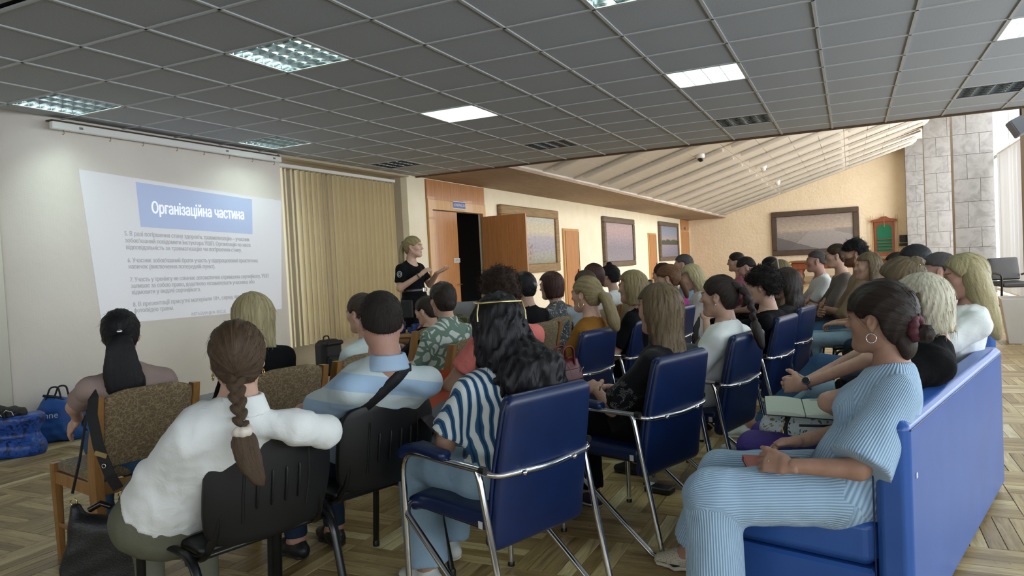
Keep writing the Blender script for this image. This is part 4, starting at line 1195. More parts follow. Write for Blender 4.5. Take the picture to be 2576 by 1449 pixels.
def head_sdf(C, Rm, s=1.0, male=False):
    """head around C, face along +y of Rm; returns the field and the eye positions"""
    T = lambda x, y, z: np.asarray(C)+Rm @ (V3(x, y, z)*s)
    f = Sdf()
    E = lambda c, r, k: f.add(Ell(T(*c), np.array(r)*s, Rm), k)
    E((0, -.012, .030), (.0735, .093, .083), 0)
    E((0, .022, -.028), (.0585, .070, .083), .03)
    jw = .047 if male else .041
    f.add(Cap(T(0, .012, -.058), T(0, .064, -.092), jw*s, .024*s), .035)
    for q in (-1, 1):
        E((q*.040, .056, -.016), (.022, .022, .02), .03)
        f.add(Cap(T(q*.046, -.005, -.05), T(q*.02, .06, -.09), .016*s, .016*s), .03)
    f.add(Cap(T(-.034, .081, .022), T(.034, .081, .022), .012*s, .012*s), .02)
    f.add(Cap(T(0, .086, .012), T(0, .1085, -.022), .0065*s, .0105*s), .010)
    for q in (-1, 1): E((q*.0105, .1005, -.0265), (.0078, .009, .0072), .008)
    eyes = [T(q*.0315, .080, .004) for q in (-1, 1)]
    soc = [Ell(T(q*.0325, .0975, .004), np.array((.0165, .0125, .0105))*s, Rm) for q in (-1, 1)]
    f.add(Cap(T(-.017, .0845, -.0525), T(.017, .0845, -.0525), .0072*s, .0072*s), .008)
    f.add(Cap(T(-.013, .0835, -.0625), T(.013, .0835, -.0625), .0078*s, .0078*s), .008)
    E((0, .078, -.094), (.021, .018, .016), .02)
    k0 = len(f.p)
    def carve(P, d):
        for q in soc: d = smax(d, -q(P), .012*s)
        for e in eyes: d = smin(d, Ell(e, .0118*s)(P), .002)
        return d
    f.then(carve)
    for q in (-1, 1):   # ears: a tilted shell with a hollow
        Re = Rm @ np.array(Matrix.Rotation(R(q*-22), 3, 'Z') @ Matrix.Rotation(R(14), 3, 'X'))
        ear = Ell(T(q*.0775, -.010, -.006), np.array((.0085, .019, .031))*s, Re); lob = Ell(T(q*.0735, -.002, -.034), np.array((.007, .009, .011))*s, Rm)
        hol = Ell(T(q*.0865, -.004, -.003), np.array((.006, .0105, .018))*s, Re)
        f.then(lambda P, d, ear=ear, lob=lob, hol=hol: smin(d, smax(smin(ear(P), lob(P), .006), -hol(P), .004), .006))
    return f, eyes

def head_tint(V, C, Rm, s, sp):
    q = (V-np.asarray(C))@Rm/s; n = len(V); t = np.ones((n, 4))
    def paint(mask, col): t[mask, :3] = col
    if sp.get('beard'):
        b = (q[:, 1] > .01) & (q[:, 2] < -.040+.02*np.clip((.06-q[:, 1])/.06, 0, 1)) & (q[:, 2] > -.12)
        paint(b, sp['beard'])
    lip = (np.abs(q[:, 0]) < .021) & (q[:, 1] > .078) & (q[:, 2] < -.048) & (q[:, 2] > -.0685)
    paint(lip, (.80, .55, .52))
    ax = np.abs(q[:, 0])
    eye = ((ax-.0315)**2/.0135**2+(q[:, 2]-.004)**2/.0062**2 < 1) & (q[:, 1] > .075)
    paint(eye, (1.25, 1.35, 1.45)); paint(((ax-.0305)**2+(q[:, 2]-.004)**2 < .0058**2) & (q[:, 1] > .08), (.18, .16, .15))
    lid = ((ax-.0315)**2/.0165**2+(q[:, 2]-.0078)**2/.0042**2 < 1) & (q[:, 2] > .0085) & (q[:, 1] > .07)
    paint(lid, (.42, .36, .34))
    bc = sp.get('brow', (.42, .34, .28))
    br = (ax > .013) & (ax < .049) & (np.abs(q[:, 2]-(.0225+.004*np.sin((ax-.013)*60))) < .0042) & (q[:, 1] > .05)
    paint(br, bc)
    return t

def hand_sdf(W, d, n, side, curl=(25, 35, 20), spread=8, thumb=(.55, .75, .25), s=1.0, curls=None):
    """W wrist, d direction of the fingers, n palm normal, side = +1 when the thumb lies towards d x n"""
    d = nrm(d); n = nrm(n-d*(n@d)); a = np.cross(d, n)*side; W = np.asarray(W, float)
    f = Sdf()
    f.add(Cap(W-d*.02*s, W+d*.015*s, .026*s, .028*s, .019*s, .017*s, a), 0)
    f.add(Cap(W+d*.018*s, W+d*.078*s, .033*s, .040*s, .0155*s, .0125*s, a), .014)
    f.add(Ell(W+d*.034*s+a*.022*s+n*.008*s, (.019*s, .026*s, .014*s), np.stack([a, d, n], 1)), .012)
    for k, (off, L) in enumerate(((.029, .070), (.0095, .079), (-.0105, .073), (-.029, .057))):
        b = W+d*(.083-.004*abs(k-1))*s+a*off*s
        dr = nrm(d+a*math.tan(R(spread*(1.4-k)*.55)))
        ax = np.cross(dr, n); r = .0088*s*(1 if k < 3 else .88); ang = 0; p = b-dr*.018*s
        cu = curls[k] if curls else curl
        pts = [p]
        p = b
        pts.append(p)
        for j, fr in enumerate((.46, .30, .24)):
            ang += cu[j]; v = dr*math.cos(R(ang))+n*math.sin(R(ang)); p = p+v*L*fr*s; pts.append(p)
        rr = [r*1.06, r*1.04, r, r*.92, r*.80]
        g = [Cap(pts[j], pts[j+1], rr[j], rr[j+1]) for j in range(4)]
        f.then(lambda P, dd, g=g: smin(dd, np.minimum(np.minimum(g[0](P), g[1](P)), np.minimum(g[2](P), g[3](P))), .004))
        for c in g[1:]: f.add(c, .0)
    tv = nrm(d*thumb[0]+a*thumb[1]+n*thumb[2]); b = W+d*.026*s+a*.026*s+n*.004*s
    p1 = b+tv*.036*s; v2 = nrm(tv+d*.45+n*.1); p2 = p1+v2*.030*s; p3 = p2+nrm(v2+d*.2+n*.15)*.022*s
    for c in (Cap(b, p1, .0155*s, .0115*s), Cap(p1, p2, .0112*s, .0100*s), Cap(p2, p3, .0100*s, .0078*s)): f.add(c, .008)
    return f

def merge(parts):
    Vs, Qs, k = [], [], 0
    for V, Q in parts: Vs.append(V); Qs.append(Q+k); k += len(V)
    return np.concatenate(Vs), np.concatenate(Qs)

HB = lambda t, a, b, c: a*(1-t)**2+b*2*t*(1-t)+c*t*t
def person(loc, th, top, **sp):
    g = lambda k, d=None: sp.get(k, d)
    q = g('q', 1); lod = LOD[q]; male = g('male', False); stand = g('stand', False)
    root = empty('person', (loc[0], loc[1], 0), R(th), g('label'), 'person', g('group'))
    sz = g('sz', .46); ms = 1.08 if male else 1.0; hs = g('hs', 1.03 if male else .98)
    hz = sz+.075 if not stand else g('hipz', .90)
    hip = V3(g('hipx', 0), g('hipy', 0), hz)
    N = V3(g('side', 0), g('lean', .03), top-.268*hs)
    Rh = rotm(g('hy', 0), g('hp', 6), g('hr', 0))
    C = N+rotm(g('hy', 0)*.5, g('hp', 6)*.6, g('hr', 0)*.6) @ V3(0, g('hfw', .035), .150*hs)
    if g('head'):      # the torso leans so that the head sits where it should
        t_ = R(th); dx, dy = g('head')[0]-loc[0], g('head')[1]-loc[1]
        o_ = V3(dx*math.cos(t_)+dy*math.sin(t_), -dx*math.sin(t_)+dy*math.cos(t_), 0)-V3(C[0], C[1], 0)
        N = N+o_; C = C+o_
    gw = g('girth', 1.0)*(1.06 if male else 1.0); shw = g('shw', .186 if male else .160)
    Rs = rotm(g('sh', 0), 0, g('shr', 0)); xr = Rs @ V3(1, 0, 0); xh = rotm(g('hipyaw', 0)) @ V3(1, 0, 0)
    mid = (hip+N)/2+V3(0, g('bow', -.045), 0)
    sp_at = lambda t: HB(t, hip, mid, N-V3(0, .012, .0))
    st = [(-.02, .158, .112), (.20, .140, .102), (.42, .120, .088), (.62, .132, .096), (.78, .128, .078), (.91, .066, .054)]
    if male: st = [(-.02, .148, .108), (.20, .140, .102), (.42, .138, .098), (.62, .150, .104), (.78, .148, .086), (.91, .078, .060)]
    ST = [(sp_at(t), w*gw, d*gw, nrm(xh*(1-max(0, t))+xr*max(0, t))) for t, w, d in st]
    S0 = sp_at(.97)-V3(0, .012, .082); SH = {-1: S0-xr*shw+V3(0, 0, g('shz', 0)), 1: S0+xr*shw+V3(0, 0, g('shz', 0))}
    dn = N[2]-.34
    EL, WR, HD = {}, {}, {}
    for k, s in (('L', -1), ('R', 1)):
        a = g('arm'+k, {})
        EL[s] = V3(*a.get('e', (s*(shw+.06), .02+N[1]*.4, dn)))
        WR[s] = V3(*a.get('w', (s*.075, .24+hip[1], sz+.20)))
        HD[s] = a
    KN, AN = {}, {}
    for k, s in (('L', -1), ('R', 1)):
        l = g('leg'+k, {})
        KN[s] = V3(*l.get('k', (s*.105, .43, sz+.055) if not stand else (s*.09, .02, .49)))
        AN[s] = V3(*l.get('a', (s*.10, .40, .085) if not stand else (s*.095, 0, .085)))
    HP = {s: hip+xh*s*.088+V3(0, 0, -.01) for s in (-1, 1)}
    af, lf = ms*g('armf', 1.0)*gw**.5, ms*g('legf', 1.0)*gw**.5
    # ---- skin: trunk and limbs in one field, head and hands at a finer net, one mesh
    f = Sdf(); ins = -.006
    for (a, wa, da, xa), (b, wb, db, xb) in zip(ST[:-1], ST[1:]): f.add(Cap(a, b, wa+ins, wb+ins, da+ins, db+ins, xa), .025)
    f.add(Cap(sp_at(.86), C+Rh @ V3(0, -.022, -.05), .056*ms, .048*ms), .04)
    for s in (-1, 1):
        f.add(Cap(S0+xr*s*.03+V3(0,0,.035), SH[s], .034, .040), .04); f.add(Cap(SH[s]-xr*s*.01, EL[s], .043*af, .035*af), .035); f.add(Cap(EL[s], WR[s], .035*af, .0245*af), .02)
        if not g('nolegs'):
            f.add(Cap(HP[s], KN[s], .076*lf, .052*lf), .04); f.add(Cap(KN[s], AN[s]+V3(0, 0, .02), .052*lf, .036*lf), .03)
            f.add(Cap(AN[s], AN[s]+V3(0, .04, -.03), .036*lf, .034*lf), .03)
    parts = [mesh_sdf(f, lod['body'])]
    hf, eyes = head_sdf(C, Rh, hs, male)
    hf.add(Cap(N-V3(0, .008, .03), C+Rh @ V3(0, -.022, -.05), .057*ms, .048*ms), .03)
    parts.append(mesh_sdf(hf, lod['head']))
    for s in (-1, 1):
        a = HD[s]
        if a.get('nohand'): continue
        d = a.get('d'); d = nrm(V3(*d)) if d else nrm(nrm(WR[s]-EL[s])+V3(-s*.35, .15, -.15))
        n = V3(*a.get('n', (-s*.35, .1, -1.0)))
        sd = a.get('sd', s)
        hfn = hand_sdf(WR[s]+nrm(WR[s]-EL[s])*.012, d, n, sd, a.get('curl', (28, 38, 22)), a.get('spread', 6), a.get('th', (.55, .7, .3)), g('hands', 1.0)*ms, a.get('curls'))
        parts.append(mesh_sdf(hfn, lod['hand']))
    V, Q = merge([(relax(a, b, 1), b) for a, b in parts])
    t = np.ones((len(V), 4)); n0 = len(parts[0][0]); n1 = n0+len(parts[1][0])
    t[n0:n1] = head_tint(V[n0:n1], C, Rh, hs, sp)
    body = to_obj('body', V, Q, SKIN[g('skin', 'a')], root, {'tint': t})
    # ---- shirt
    shirt = g('shirt')
    if shirt:
        e = shirt.get('e', .010); fs = Sdf(); lowt = shirt.get('low', 0)
        for i, ((a, wa, da, xa), (b, wb, db, xb)) in enumerate(zip(ST[:-1], ST[1:])):
            ex = e+shirt.get('loose', .0)*max(0, 1-i/2.5)
            ex2 = e+shirt.get('loose', .0)*max(0, 1-(i+1)/2.5)
            fs.add(Cap(a, b, wa+ex, wb+ex2, da+ex, db+ex2, xa), .025)
        if g('bust') and not male:
            for s in (-1, 1): fs.add(Ell(sp_at(.64)+xr*s*.072+V3(0, .085*gw, -.0), np.array((.062, .06, .062))*g('bust')), .06)
        sl = shirt.get('sleeve', .55); se = shirt.get('se', .014)
        for s in (-1, 1):
            fs.add(Cap(S0+xr*s*.03+V3(0, 0, .035), SH[s], .034+e*.7, .041+e*.7), .04)
            if sl <= 1: b = SH[s]+(EL[s]-SH[s])*sl; fs.add(Cap(SH[s]-xr*s*.01, b, .044*af+se*.6, .040*af+se*shirt.get('flare', 1.3), flat=True), .035)
            else:
                fs.add(Cap(SH[s]-xr*s*.01, EL[s], .044*af+se*.8, .038*af+se), .035)
                b = EL[s]+(WR[s]-EL[s])*(sl-1); fs.add(Cap(EL[s], b, .038*af+se, .029*af+se*.8, flat=True), .025)
        col = shirt.get('collar', 0)
        if col: fs.add(Cap(N-V3(0, .012, .05), N+V3(0, -.006, col-.01), .064*ms, .060*ms, flat=True), .012)
        nk = shirt.get('neck', .070)
        fs.then(folds(g('seed', 1), shirt.get('fold', .007), shirt.get('wl', .13)))
        ndir = nrm(C-N)
        fs.then(cut_ball(N+V3(*shirt.get('nc', (0, .02, .0))), nk*ms))
        hem = shirt.get('hem', -.05)
        ax = nrm(sp_at(.3)-hip)
        fs.then(cut_plane(hip+ax*hem, -ax+V3(0, shirt.get('hemtilt', .0), 0)))
        Vs, Qs = mesh_sdf(fs, lod['cloth']); Vs = relax(Vs, Qs, 1)
        to_obj('shirt', Vs, Qs, shirt['m'], root, {'limb': limb_attr(fs, Vs)} if shirt.get('rib') else None)
        sp['_fs'] = fs
    if shirt and shirt.get('fold_collar'):
        fc = Sdf(); c0 = N-V3(0, .010, .030); c1 = N+V3(0, -.012, .032)
        fc.add(Cap(c0, c1, .082*ms, .062*ms, .076*ms, .060*ms, xr, flat=True, flata=True), 0)
        inn = Cap(c0-V3(0, 0, .01), c1+V3(0, 0, .01), .066*ms, .046*ms, .062*ms, .044*ms, xr)
        fc.then(lambda P, d: np.maximum(d, -inn(P)))
        blob('collar', fc, min(lod['cloth'], .0055), shirt['fold_collar'], root, 1, True)
    # ---- trousers
    tr = g('legs')
    if tr and not g('nolegs'):
        e = tr.get('e', .010); ft = Sdf()
        ft.add(Cap(hip-V3(0, .0, .03), hip+nrm(sp_at(.3)-hip)*.10, ST[0][1]+e, ST[1][1]+e*.6, ST[0][2]+e, ST[1][2]+e*.6, xh), 0)
        w = tr.get('wide', 0); ln = tr.get('len', .97)
        for s in (-1, 1):
            ft.add(Cap(HP[s], KN[s], .078*lf+e, .054*lf+e+w*.4), .045)
            b = KN[s]+(AN[s]+V3(0, 0, .0)-KN[s])*ln
            ft.add(Cap(KN[s], b, .051*lf+e+w*.4, .038*lf+e+w, flat=True), .03)
        ft.then(folds(g('seed', 1)+50, tr.get('fold', .006), tr.get('wl', .14)))
        Vs, Qs = mesh_sdf(ft, lod['cloth']); Vs = relax(Vs, Qs, 1)
        to_obj('trousers', Vs, Qs, tr['m'], root, {'limb': limb_attr(ft, Vs)} if tr.get('rib') else None)
    # ---- shoes
    so = g('shoes')
    if so and not g('nolegs'):
        for k, s in (('L', -1), ('R', 1)):
            fd = g('foot'+k, (s*.12, 1, 0)); fd = nrm(V3(*fd)); A = AN[s]; up = V3(0, 0, 1); up = nrm(up-fd*(up@fd)); x = np.cross(fd, up)
            fs = Sdf(); l = .98 if not male else 1.1
            heel = A-fd*.045-up*.048; toe = A+fd*.155*l-up*.058
            fs.add(Cap(heel+up*.005, A+fd*.07*l-up*.045, .034, .041, .034, .036, x), 0); fs.add(Cap(A+fd*.07*l-up*.043, toe, .043, .036, .036, .022, x), .03)
            fs.add(Cap(A-up*.035, A+up*.005, .040, .038), .03)
            fs.then(cut_plane(A-up*.073, -up))
            fs.then(cut_ball(A+up*.045, .045))
            sh = blob('shoe', fs, max(.0055, lod['hand']), so['m'], root)
            sl = Sdf(); sl.add(Cap(heel-up*.020, A+fd*.07*l-up*.072, .036, .043, .016, .016, x), 0); sl.add(Cap(A+fd*.07*l-up*.072, toe-up*.012, .045, .036, .016, .014, x), .02)
            sl.then(cut_plane(A-up*.083, -up)).then(cut_plane(A-up*.062, up))
            blob('sole', sl, max(.0055, lod['hand']), so.get('s', mat('white_rubber_sole', '#d9d6cd', .6)), sh)
            if so.get('stripe'):
                sp2 = Sdf(); sp2.add(Cap(heel-up*.006, A+fd*.07*l-up*.058, .0375, .0445, .012, .012, x), 0); sp2.add(Cap(A+fd*.07*l-up*.058, toe+up*.002, .0465, .0375, .012, .010, x), .02)
                sp2.then(cut_plane(A-up*.063, -up)).then(cut_plane(A-up*.053, up)); blob('midsole_stripe', sp2, .0055, so['stripe'], sh, 0)
                for q_ in range(4):
                    c_ = A+fd*(.045+.020*q_)*l-up*(-.004+.011*q_); MB().tube([c_-x*.024-up*.006, c_+up*.004, c_+x*.024-up*.006], .0026, 6).build('lace', so.get('s'), sh)
            if so.get('sock'):
                fk = Sdf().add(Cap(A-up*.01, A+nrm(KN[s]-A)*so.get('sh', .07), .041*lf, .043*lf, flat=True), 0)
                blob('sock', fk, .007, so['sock'], sh)
    # ---- hair
    if g('hair'): make_hair(root, C, Rh, N, hs, lod['hair'], g('hair'), g('seed', 1))
    root['_h'] = 1
    J = dict(root=root, C=C, R=Rh, N=N, hip=hip, WR=WR, EL=EL, KN=KN, AN=AN, SH=SH, sp=sp_at, hs=hs, xr=xr, fs=sp.get('_fs'))
    return J

def spline(P, r, n=4):
    P = [2*P[0]-P[1]]+list(P)+[2*P[-1]-P[-2]]; r = [r[0]]+list(r)+[r[-1]]; o, q = [], []
    for i in range(1, len(P)-2):
        for k in range(n+(i == len(P)-3)):
            t = k/n; a, b, c, d = P[i-1], P[i], P[i+1], P[i+2]
            o.append(.5*(2*b+(c-a)*t+(2*a-5*b+4*c-d)*t*t+(3*b-a-3*c+d)*t**3)); q.append(r[i]*(1-t)+r[i+1]*t)
    return o, q
def strands(hair, V, Q, m, n, seed, dirf, L=(.04, .10), r=.0011, lift=.3, curl=0.0, hug=True):
    """loose single locks lying on the hair surface"""
    rs = np.random.RandomState(seed)
    a, b, c = V[Q[:, 0]], V[Q[:, 1]], V[Q[:, 2]]
    nm = np.cross(b-a, c-a); nm /= np.maximum(np.linalg.norm(nm, axis=1), 1e-9)[:, None]
    k = rs.choice(len(Q), min(n, len(Q)), replace=False); K = 7
    P = a[k]+nm[k]*.0005; N_ = nm[k]; D_ = dirf(P); D_ = D_-N_*(D_*N_).sum(1)[:, None]
    D_ = D_+rs.normal(size=D_.shape)*(.06 if not curl else .3)*np.linalg.norm(D_, axis=1)[:, None]; D_ /= np.maximum(np.linalg.norm(D_, axis=1), 1e-6)[:, None]
    S_ = np.cross(N_, D_); ln = rs.uniform(L[0], L[1], len(k)); ph = rs.uniform(0, 6.28, len(k)); cv = rs.normal(size=len(k))*.12; lf = rs.uniform(.0, 1, len(k))**3*lift
    kv = np.where(N_[:, 2] > -.2, 5.2, 3.0) if hug == 1 else (np.where(N_[:, 2] > .3, 4.8, 0) if hug == 2 else np.zeros(len(k)))
    rings = []
    for j in range(K):
        t = j/(K-1)
        c_ = P+D_*(ln*t)[:, None]+S_*(cv*ln*t*t+curl*ln*np.sin(ph+t*7))[:, None]+N_*(ln*lf*t*t-kv*(ln*t)**2+curl*ln*(1+np.cos(ph+t*7))*.6)[:, None]
        rr = r*(1-.85*t)
        for q in range(3):
            an = 2*PI*q/3; rings.append(c_+(S_*math.cos(an)+N_*math.sin(an))*rr)
    A = np.stack(rings, 1).reshape(-1, 3); F = []
    for j in range(K-1):
        for q in range(3): F.append((j*3+q, j*3+(q+1) % 3, (j+1)*3+(q+1) % 3, (j+1)*3+q))
    F = (np.array(F)[None]+(np.arange(len(k))*K*3)[:, None, None]).reshape(-1, 4)
    at = np.repeat(np.stack([np.cos(ph), np.sin(ph), ph], 1), K*3, 0)
    o = to_obj('loose_strands', A, F, m, hair, {'limb': at}); o['kind'] = 'stuff'; return o
def make_hair(root, C, Rm, N, s, h, hp, seed):
    """hp: m material, kind, thick, and style values; head-local metres"""
    T = lambda x, y, z: np.asarray(C)+Rm @ (V3(x, y, z)*s)
    D = lambda x, y, z: Rm @ V3(x, y, z)
    kind = hp['kind']; t = hp.get('t', .012)
    loc = lambda P: (P-np.asarray(C))@Rm/s
    f = Sdf()
    f.add(Ell(T(0, -.014, .030), (np.array((.0765, .096, .086))+t)*s, Rm), 0)
    f.add(Ell(T(0, -.028, -.02), (np.array((.066, .074, .075))+t*.8)*s, Rm), .03)
    rs = np.random.RandomState(seed)
    fr = hp.get('front', (.088, .066)); ear = hp.get('ear', (.012, -.016)); nape = hp.get('nape', -.085)
    # hairline: plane through forehead and in front of the ear, then behind the ear to the nape
    dv = np.array(fr)-np.array(ear); nv = nrm((dv[1], -dv[0]))
    def line(P, d):
        q = loc(P)
        c = (q[:, 1]-fr[0])*nv[0]+(q[:, 2]-fr[1])*nv[1]
        c2 = (q[:, 1]-hp.get('back', -.018))*.8-(q[:, 2]-.02)*.25      # below the ears only the back carries hair
        c = np.where(q[:, 2] < ear[1]+.02, np.maximum(c, c2), c)
        c = np.maximum(c, nape-q[:, 2])
        return smax(d, c*s, .008)
    rid = hp.get('ridge', .0018)
    def ridge(P, d):
        q = loc(P); a = np.arctan2(q[:, 0], -(q[:, 1])-.0)
        pole = np.array(hp.get('pole', (0, -.05, .1))); v = q-pole; a = np.arctan2(v[:, 0], v[:, 1]+v[:, 2]*.5)
        return d-rid*(np.sin(a*26+seed)+.6*np.sin(a*53+2*seed))
    if kind == 'curly':
        R1 = hp.get('vol', .03); w = waves(seed, .045, 7); w2 = waves(seed+9, .11, 5)
        f = Sdf(); f.add(Ell(T(0, hp.get('cy', -.018), .028+hp.get('cz', 0)), (np.array((.078, .094, .086))+R1)*s, Rm), 0)
        f.add(Ell(T(0, -.04, -.035), (np.array((.068, .065, .07))+R1*hp.get('low', .9))*s, Rm), .04)
        f.then(line); f.then(lambda P, d: d-.014*hp.get('amp', 1)*(w(P)-.35)-.02*(w2(P)-.4))
    elif kind in ('short', 'back'):
        f.then(ridge); f.then(line)
        if kind == 'short': pass
    elif kind in ('bob', 'long'):
        L = hp.get('len', .13); fl = hp.get('flare', .012); hw = hp.get('w', .084); by = hp.get('by', -.035)
        f.add(Cap(T(0, -.018, .01), T(hp.get('bx', 0), by, -L), (hw+t)*s, (hw+fl)*s, (.082+t)*s, hp.get('bd', .07)*s, Rm[:, 0]), .05)
        if hp.get('tail'):   # hair lying over the back, given in person space
            p0, p1 = [np.asarray(v) for v in hp['tail']]; f.add(Cap(T(0, -.05, -.06), p0, .085*s, hp.get('tw', .11), .06*s, hp.get('td', .045), Rm[:, 0]), .05)
            f.add(Cap(p0, p1, hp.get('tw', .11), hp.get('tw2', .10), hp.get('td', .045), hp.get('td2', .03), Rm[:, 0]), .04)
        fo = hp.get('face', .030); fw = hp.get('facew', .062)
        wv = waves(seed, .03, 5, (1, 1, .15))
        def opening(P, d):
            qq = loc(P)
            hl = (qq[:, 1]-fr[0])*nv[0]+(qq[:, 2]-fr[1])*nv[1]
            front = np.maximum(qq[:, 1]-fo, -1)
            c = np.where(qq[:, 2] < fr[1]-.01, np.minimum(np.maximum(front, -.05), .05), hl)
            c = np.maximum(np.minimum(c, .05), -.05)
            inner = np.maximum(fw-np.abs(qq[:, 0]), -.05)   # curtain beside the face stays
            c = np.where((qq[:, 2] < fr[1]-.01) & (qq[:, 1] > fo), np.minimum(front+.004, .05), c)
            # under the head: open in front of the neck
            return smax(d, c*s, .010)
        f.then(opening)
        f.then(ridge)
        if not hp.get('tail'):
            f.then(lambda P, d: smax(d, (-L+.012+.022*(wv(P)-.4)*hp.get('rag', 1)-loc(P)[:, 2])*s, .006))
        wa = hp.get('wave', 0)
        if wa:
            w3 = waves(seed+3, .09, 6, (1, 1, .6)); f.then(lambda P, d: d-wa*(w3(P)-.4))
        else:
            w4 = waves(seed+5, .028, 6, (1, 1, .08)); f.then(lambda P, d: d-.004*(w4(P)-.4))
    elif kind in ('tied',):
        f.then(ridge); f.then(line)
    if hp.get('bangs'):
        bz = hp.get('bz', .028)
        b1 = Ell(T(0, .006, .034), (np.array((.0745, .088, .074))+.006)*s, Rm); wv2 = waves(seed+2, .018, 4, (1, 1, .1))
        def bang(P, d):
            qq = loc(P); e = b1(P)
            e = np.maximum(e, (bz-qq[:, 2]+.006*(wv2(P)-.4)+.4*np.maximum(0, .03-qq[:, 1]))*s); e = np.maximum(e, (-.01-qq[:, 1])*s)
            return smin(d, e, .01)
        f.then(bang)
    if kind in ('short', 'tied', 'back'):
        for sg in (-1, 1): f.then(cut_ball(T(sg*.085, -.002, -.010), .031*s, .006))
    V, Q = mesh_sdf(f, h); V = relax(V, Q, 1)
    # strands radiate from the pole (tie or crown)
    q = loc(V); pole = np.array(hp.get('pole', (0, -.05, .1) if kind not in ('bob', 'long') else (0, -.02, .112)))
    if kind in ('bob', 'long'):
        v = q-pole; a = np.arctan2(v[:, 0], v[:, 1]); lim = np.stack([np.cos(a), np.sin(a), q[:, 2]*3+np.hypot(v[:, 0], v[:, 1])], 1)
    else:
        ax = nrm(pole); x = nrm(np.cross(ax, (0.2, 1, .1))); y = np.cross(ax, x); v = q-pole*.2; a = np.arctan2(v@y, v@x); lim = np.stack([np.cos(a), np.sin(a), v@ax*3], 1)
    hair = to_obj('hair', V, Q, hp['m'], root, {'limb': lim})
    if h < .012:
        big = 1 if h < .007 else .55
        if kind == 'curly':
            cen = np.asarray(C); strands(hair, V, Q, hp['m'], int(900*big), seed, lambda P: np.random.RandomState(seed).normal(size=P.shape), (.02, .045), .0017, .55, .22, 0)
        elif kind in ('bob', 'long'):
            strands(hair, V, Q, hp['m'], int(520*big), seed, lambda P: np.tile(-Rm[:, 2]*.4+V3(0, 0, -.8), (len(P), 1)), hp.get('sl', (.035, .085)), .0010, .05, 0, 2)
        else:
            tgt = T(*hp.get('pole', (0, -.05, .1))); sg_ = 1 if kind == 'tied' else -1
            strands(hair, V, Q, hp['m'], int((300 if kind == 'tied' else 700)*big), seed, lambda P: sg_*(tgt-P), (.03, .07) if kind == 'tied' else (.008, .016), .0008, .05 if kind == 'tied' else .35)
    # tails, braids, buns: pieces of the hair
    m = hp['m']
    for tp in hp.get('extra', []):
        nm, kd = tp[0], tp[1]
        if kd.endswith('h'):        # given in head space
            kd = kd[:-1]; tp = list(tp)
            if kd == 'chain': tp[2] = [(T(*p[0]), p[1]*s) for p in tp[2]]
            elif kd == 'braid': tp[2] = [T(*p) for p in tp[2]]
            else: tp[2] = T(*tp[2])
        if kd == 'chain':                       # tail: list of (point, radius[, flat])
            g = Sdf(); pts, rr = spline([np.asarray(p[0], float) for p in tp[2]], [p[1] for p in tp[2]]); fl = tp[3] if len(tp) > 3 else 1.0
            for i in range(len(pts)-1): g.add(Cap(pts[i], pts[i+1], rr[i], rr[i+1], rr[i]*fl, rr[i+1]*fl, Rm[:, 0]), .02)
            w = waves(seed+7, .022, 6, (1, 1, .04)); g.then(lambda P, d: d-.0045*(w(P)-.4))
            blob(nm, g, h, m, hair, 1, True)
        elif kd == 'braid':
            g = Sdf(); pts = [np.asarray(p, float) for p in tp[2]]; r0, r1 = tp[3]
            tot = 0; seg = []
            for i in range(len(pts)-1): seg.append(np.linalg.norm(pts[i+1]-pts[i]))
            tot = sum(seg); n = int(tot/(r0*.62)); side = nrm(tp[4]) if len(tp) > 4 else Rm[:, 0]
            for k in range(n):
                l = tot*(k+.5)/n; i = 0
                while i < len(seg)-1 and l > seg[i]: l -= seg[i]; i += 1
                c = pts[i]+(pts[i+1]-pts[i])*(l/seg[i]); ax = nrm(pts[i+1]-pts[i]); r = r0+(r1-r0)*k/n
                sx = side-ax*(side@ax); sx = nrm(sx); yy = np.cross(ax, sx); sg = 1 if k % 2 else -1
                dr = nrm(ax*.8-sx*sg*.62); x2 = nrm(np.cross(dr, yy)); Rb = np.stack([x2, np.cross(dr, x2), dr], 1)
                g.add(Ell(c+sx*sg*r*.42+yy*0, (r*.52, r*.66, r*.98), Rb), r*.10)
            blob(nm, g, min(h, r0*.2), m, hair, 0, True)
        elif kd == 'ball':
            g = Sdf(); g.add(Ell(tp[2], tp[3], Rm), 0); w = waves(seed+4, .035, 6); am = tp[4] if len(tp) > 4 else .006
            g.then(lambda P, d: d-am*(w(P)-.4)); blob(nm, g, h, m, hair, 1, True)
    return hair
# ================================================================== seating plan
def LW(loc, th):
    t = R(th); r = (math.cos(t), math.sin(t)); f = (-math.sin(t), math.cos(t))
    return lambda x, y, z: ((x-loc[0])*r[0]+(y-loc[1])*r[1], (x-loc[0])*f[0]+(y-loc[1])*f[1], z)
chair('blue', -1.29, 2.49, 69, 'navy armchair of the woman in the striped blouse, nearest blue chair')
chair('blue', -1.02, 3.45, 70, 'navy armchair under the woman in black embroidered shirt')
chair('blue', -.84, 4.30, 75, 'navy armchair under the thick-braided woman in white shirt')
chair('blue', -.72, 5.37, 77, 'navy armchair under the curly-haired woman in black')
chair('blue', -.63, 6.17, 78, 'navy armchair under the woman with very long straight black hair')
chair('blue', -1.80, 4.52, 78, 'navy armchair beside the red handbag, under the woman in ochre')
chair('blue', -1.68, 5.30, 78, 'navy armchair under the blonde-bobbed woman in black shirt')
chair('blue', -1.66, 6.52, 80, 'navy armchair behind the woman in magenta shirt')
chair('black', -2.04, 1.90, 74, 'black stacking chair of the braided woman in white long sleeves, nearest one')
chair('black', -1.97, 2.50, 71, 'black stacking chair of the man in the blue and white polo')
chair('black', -1.86, 3.55, 78, 'black stacking chair hidden behind the woman in coral shirt')
chair('black', -1.60, 7.10, 88, 'black stacking chair under the long-haired blonde in pale grey blouse')
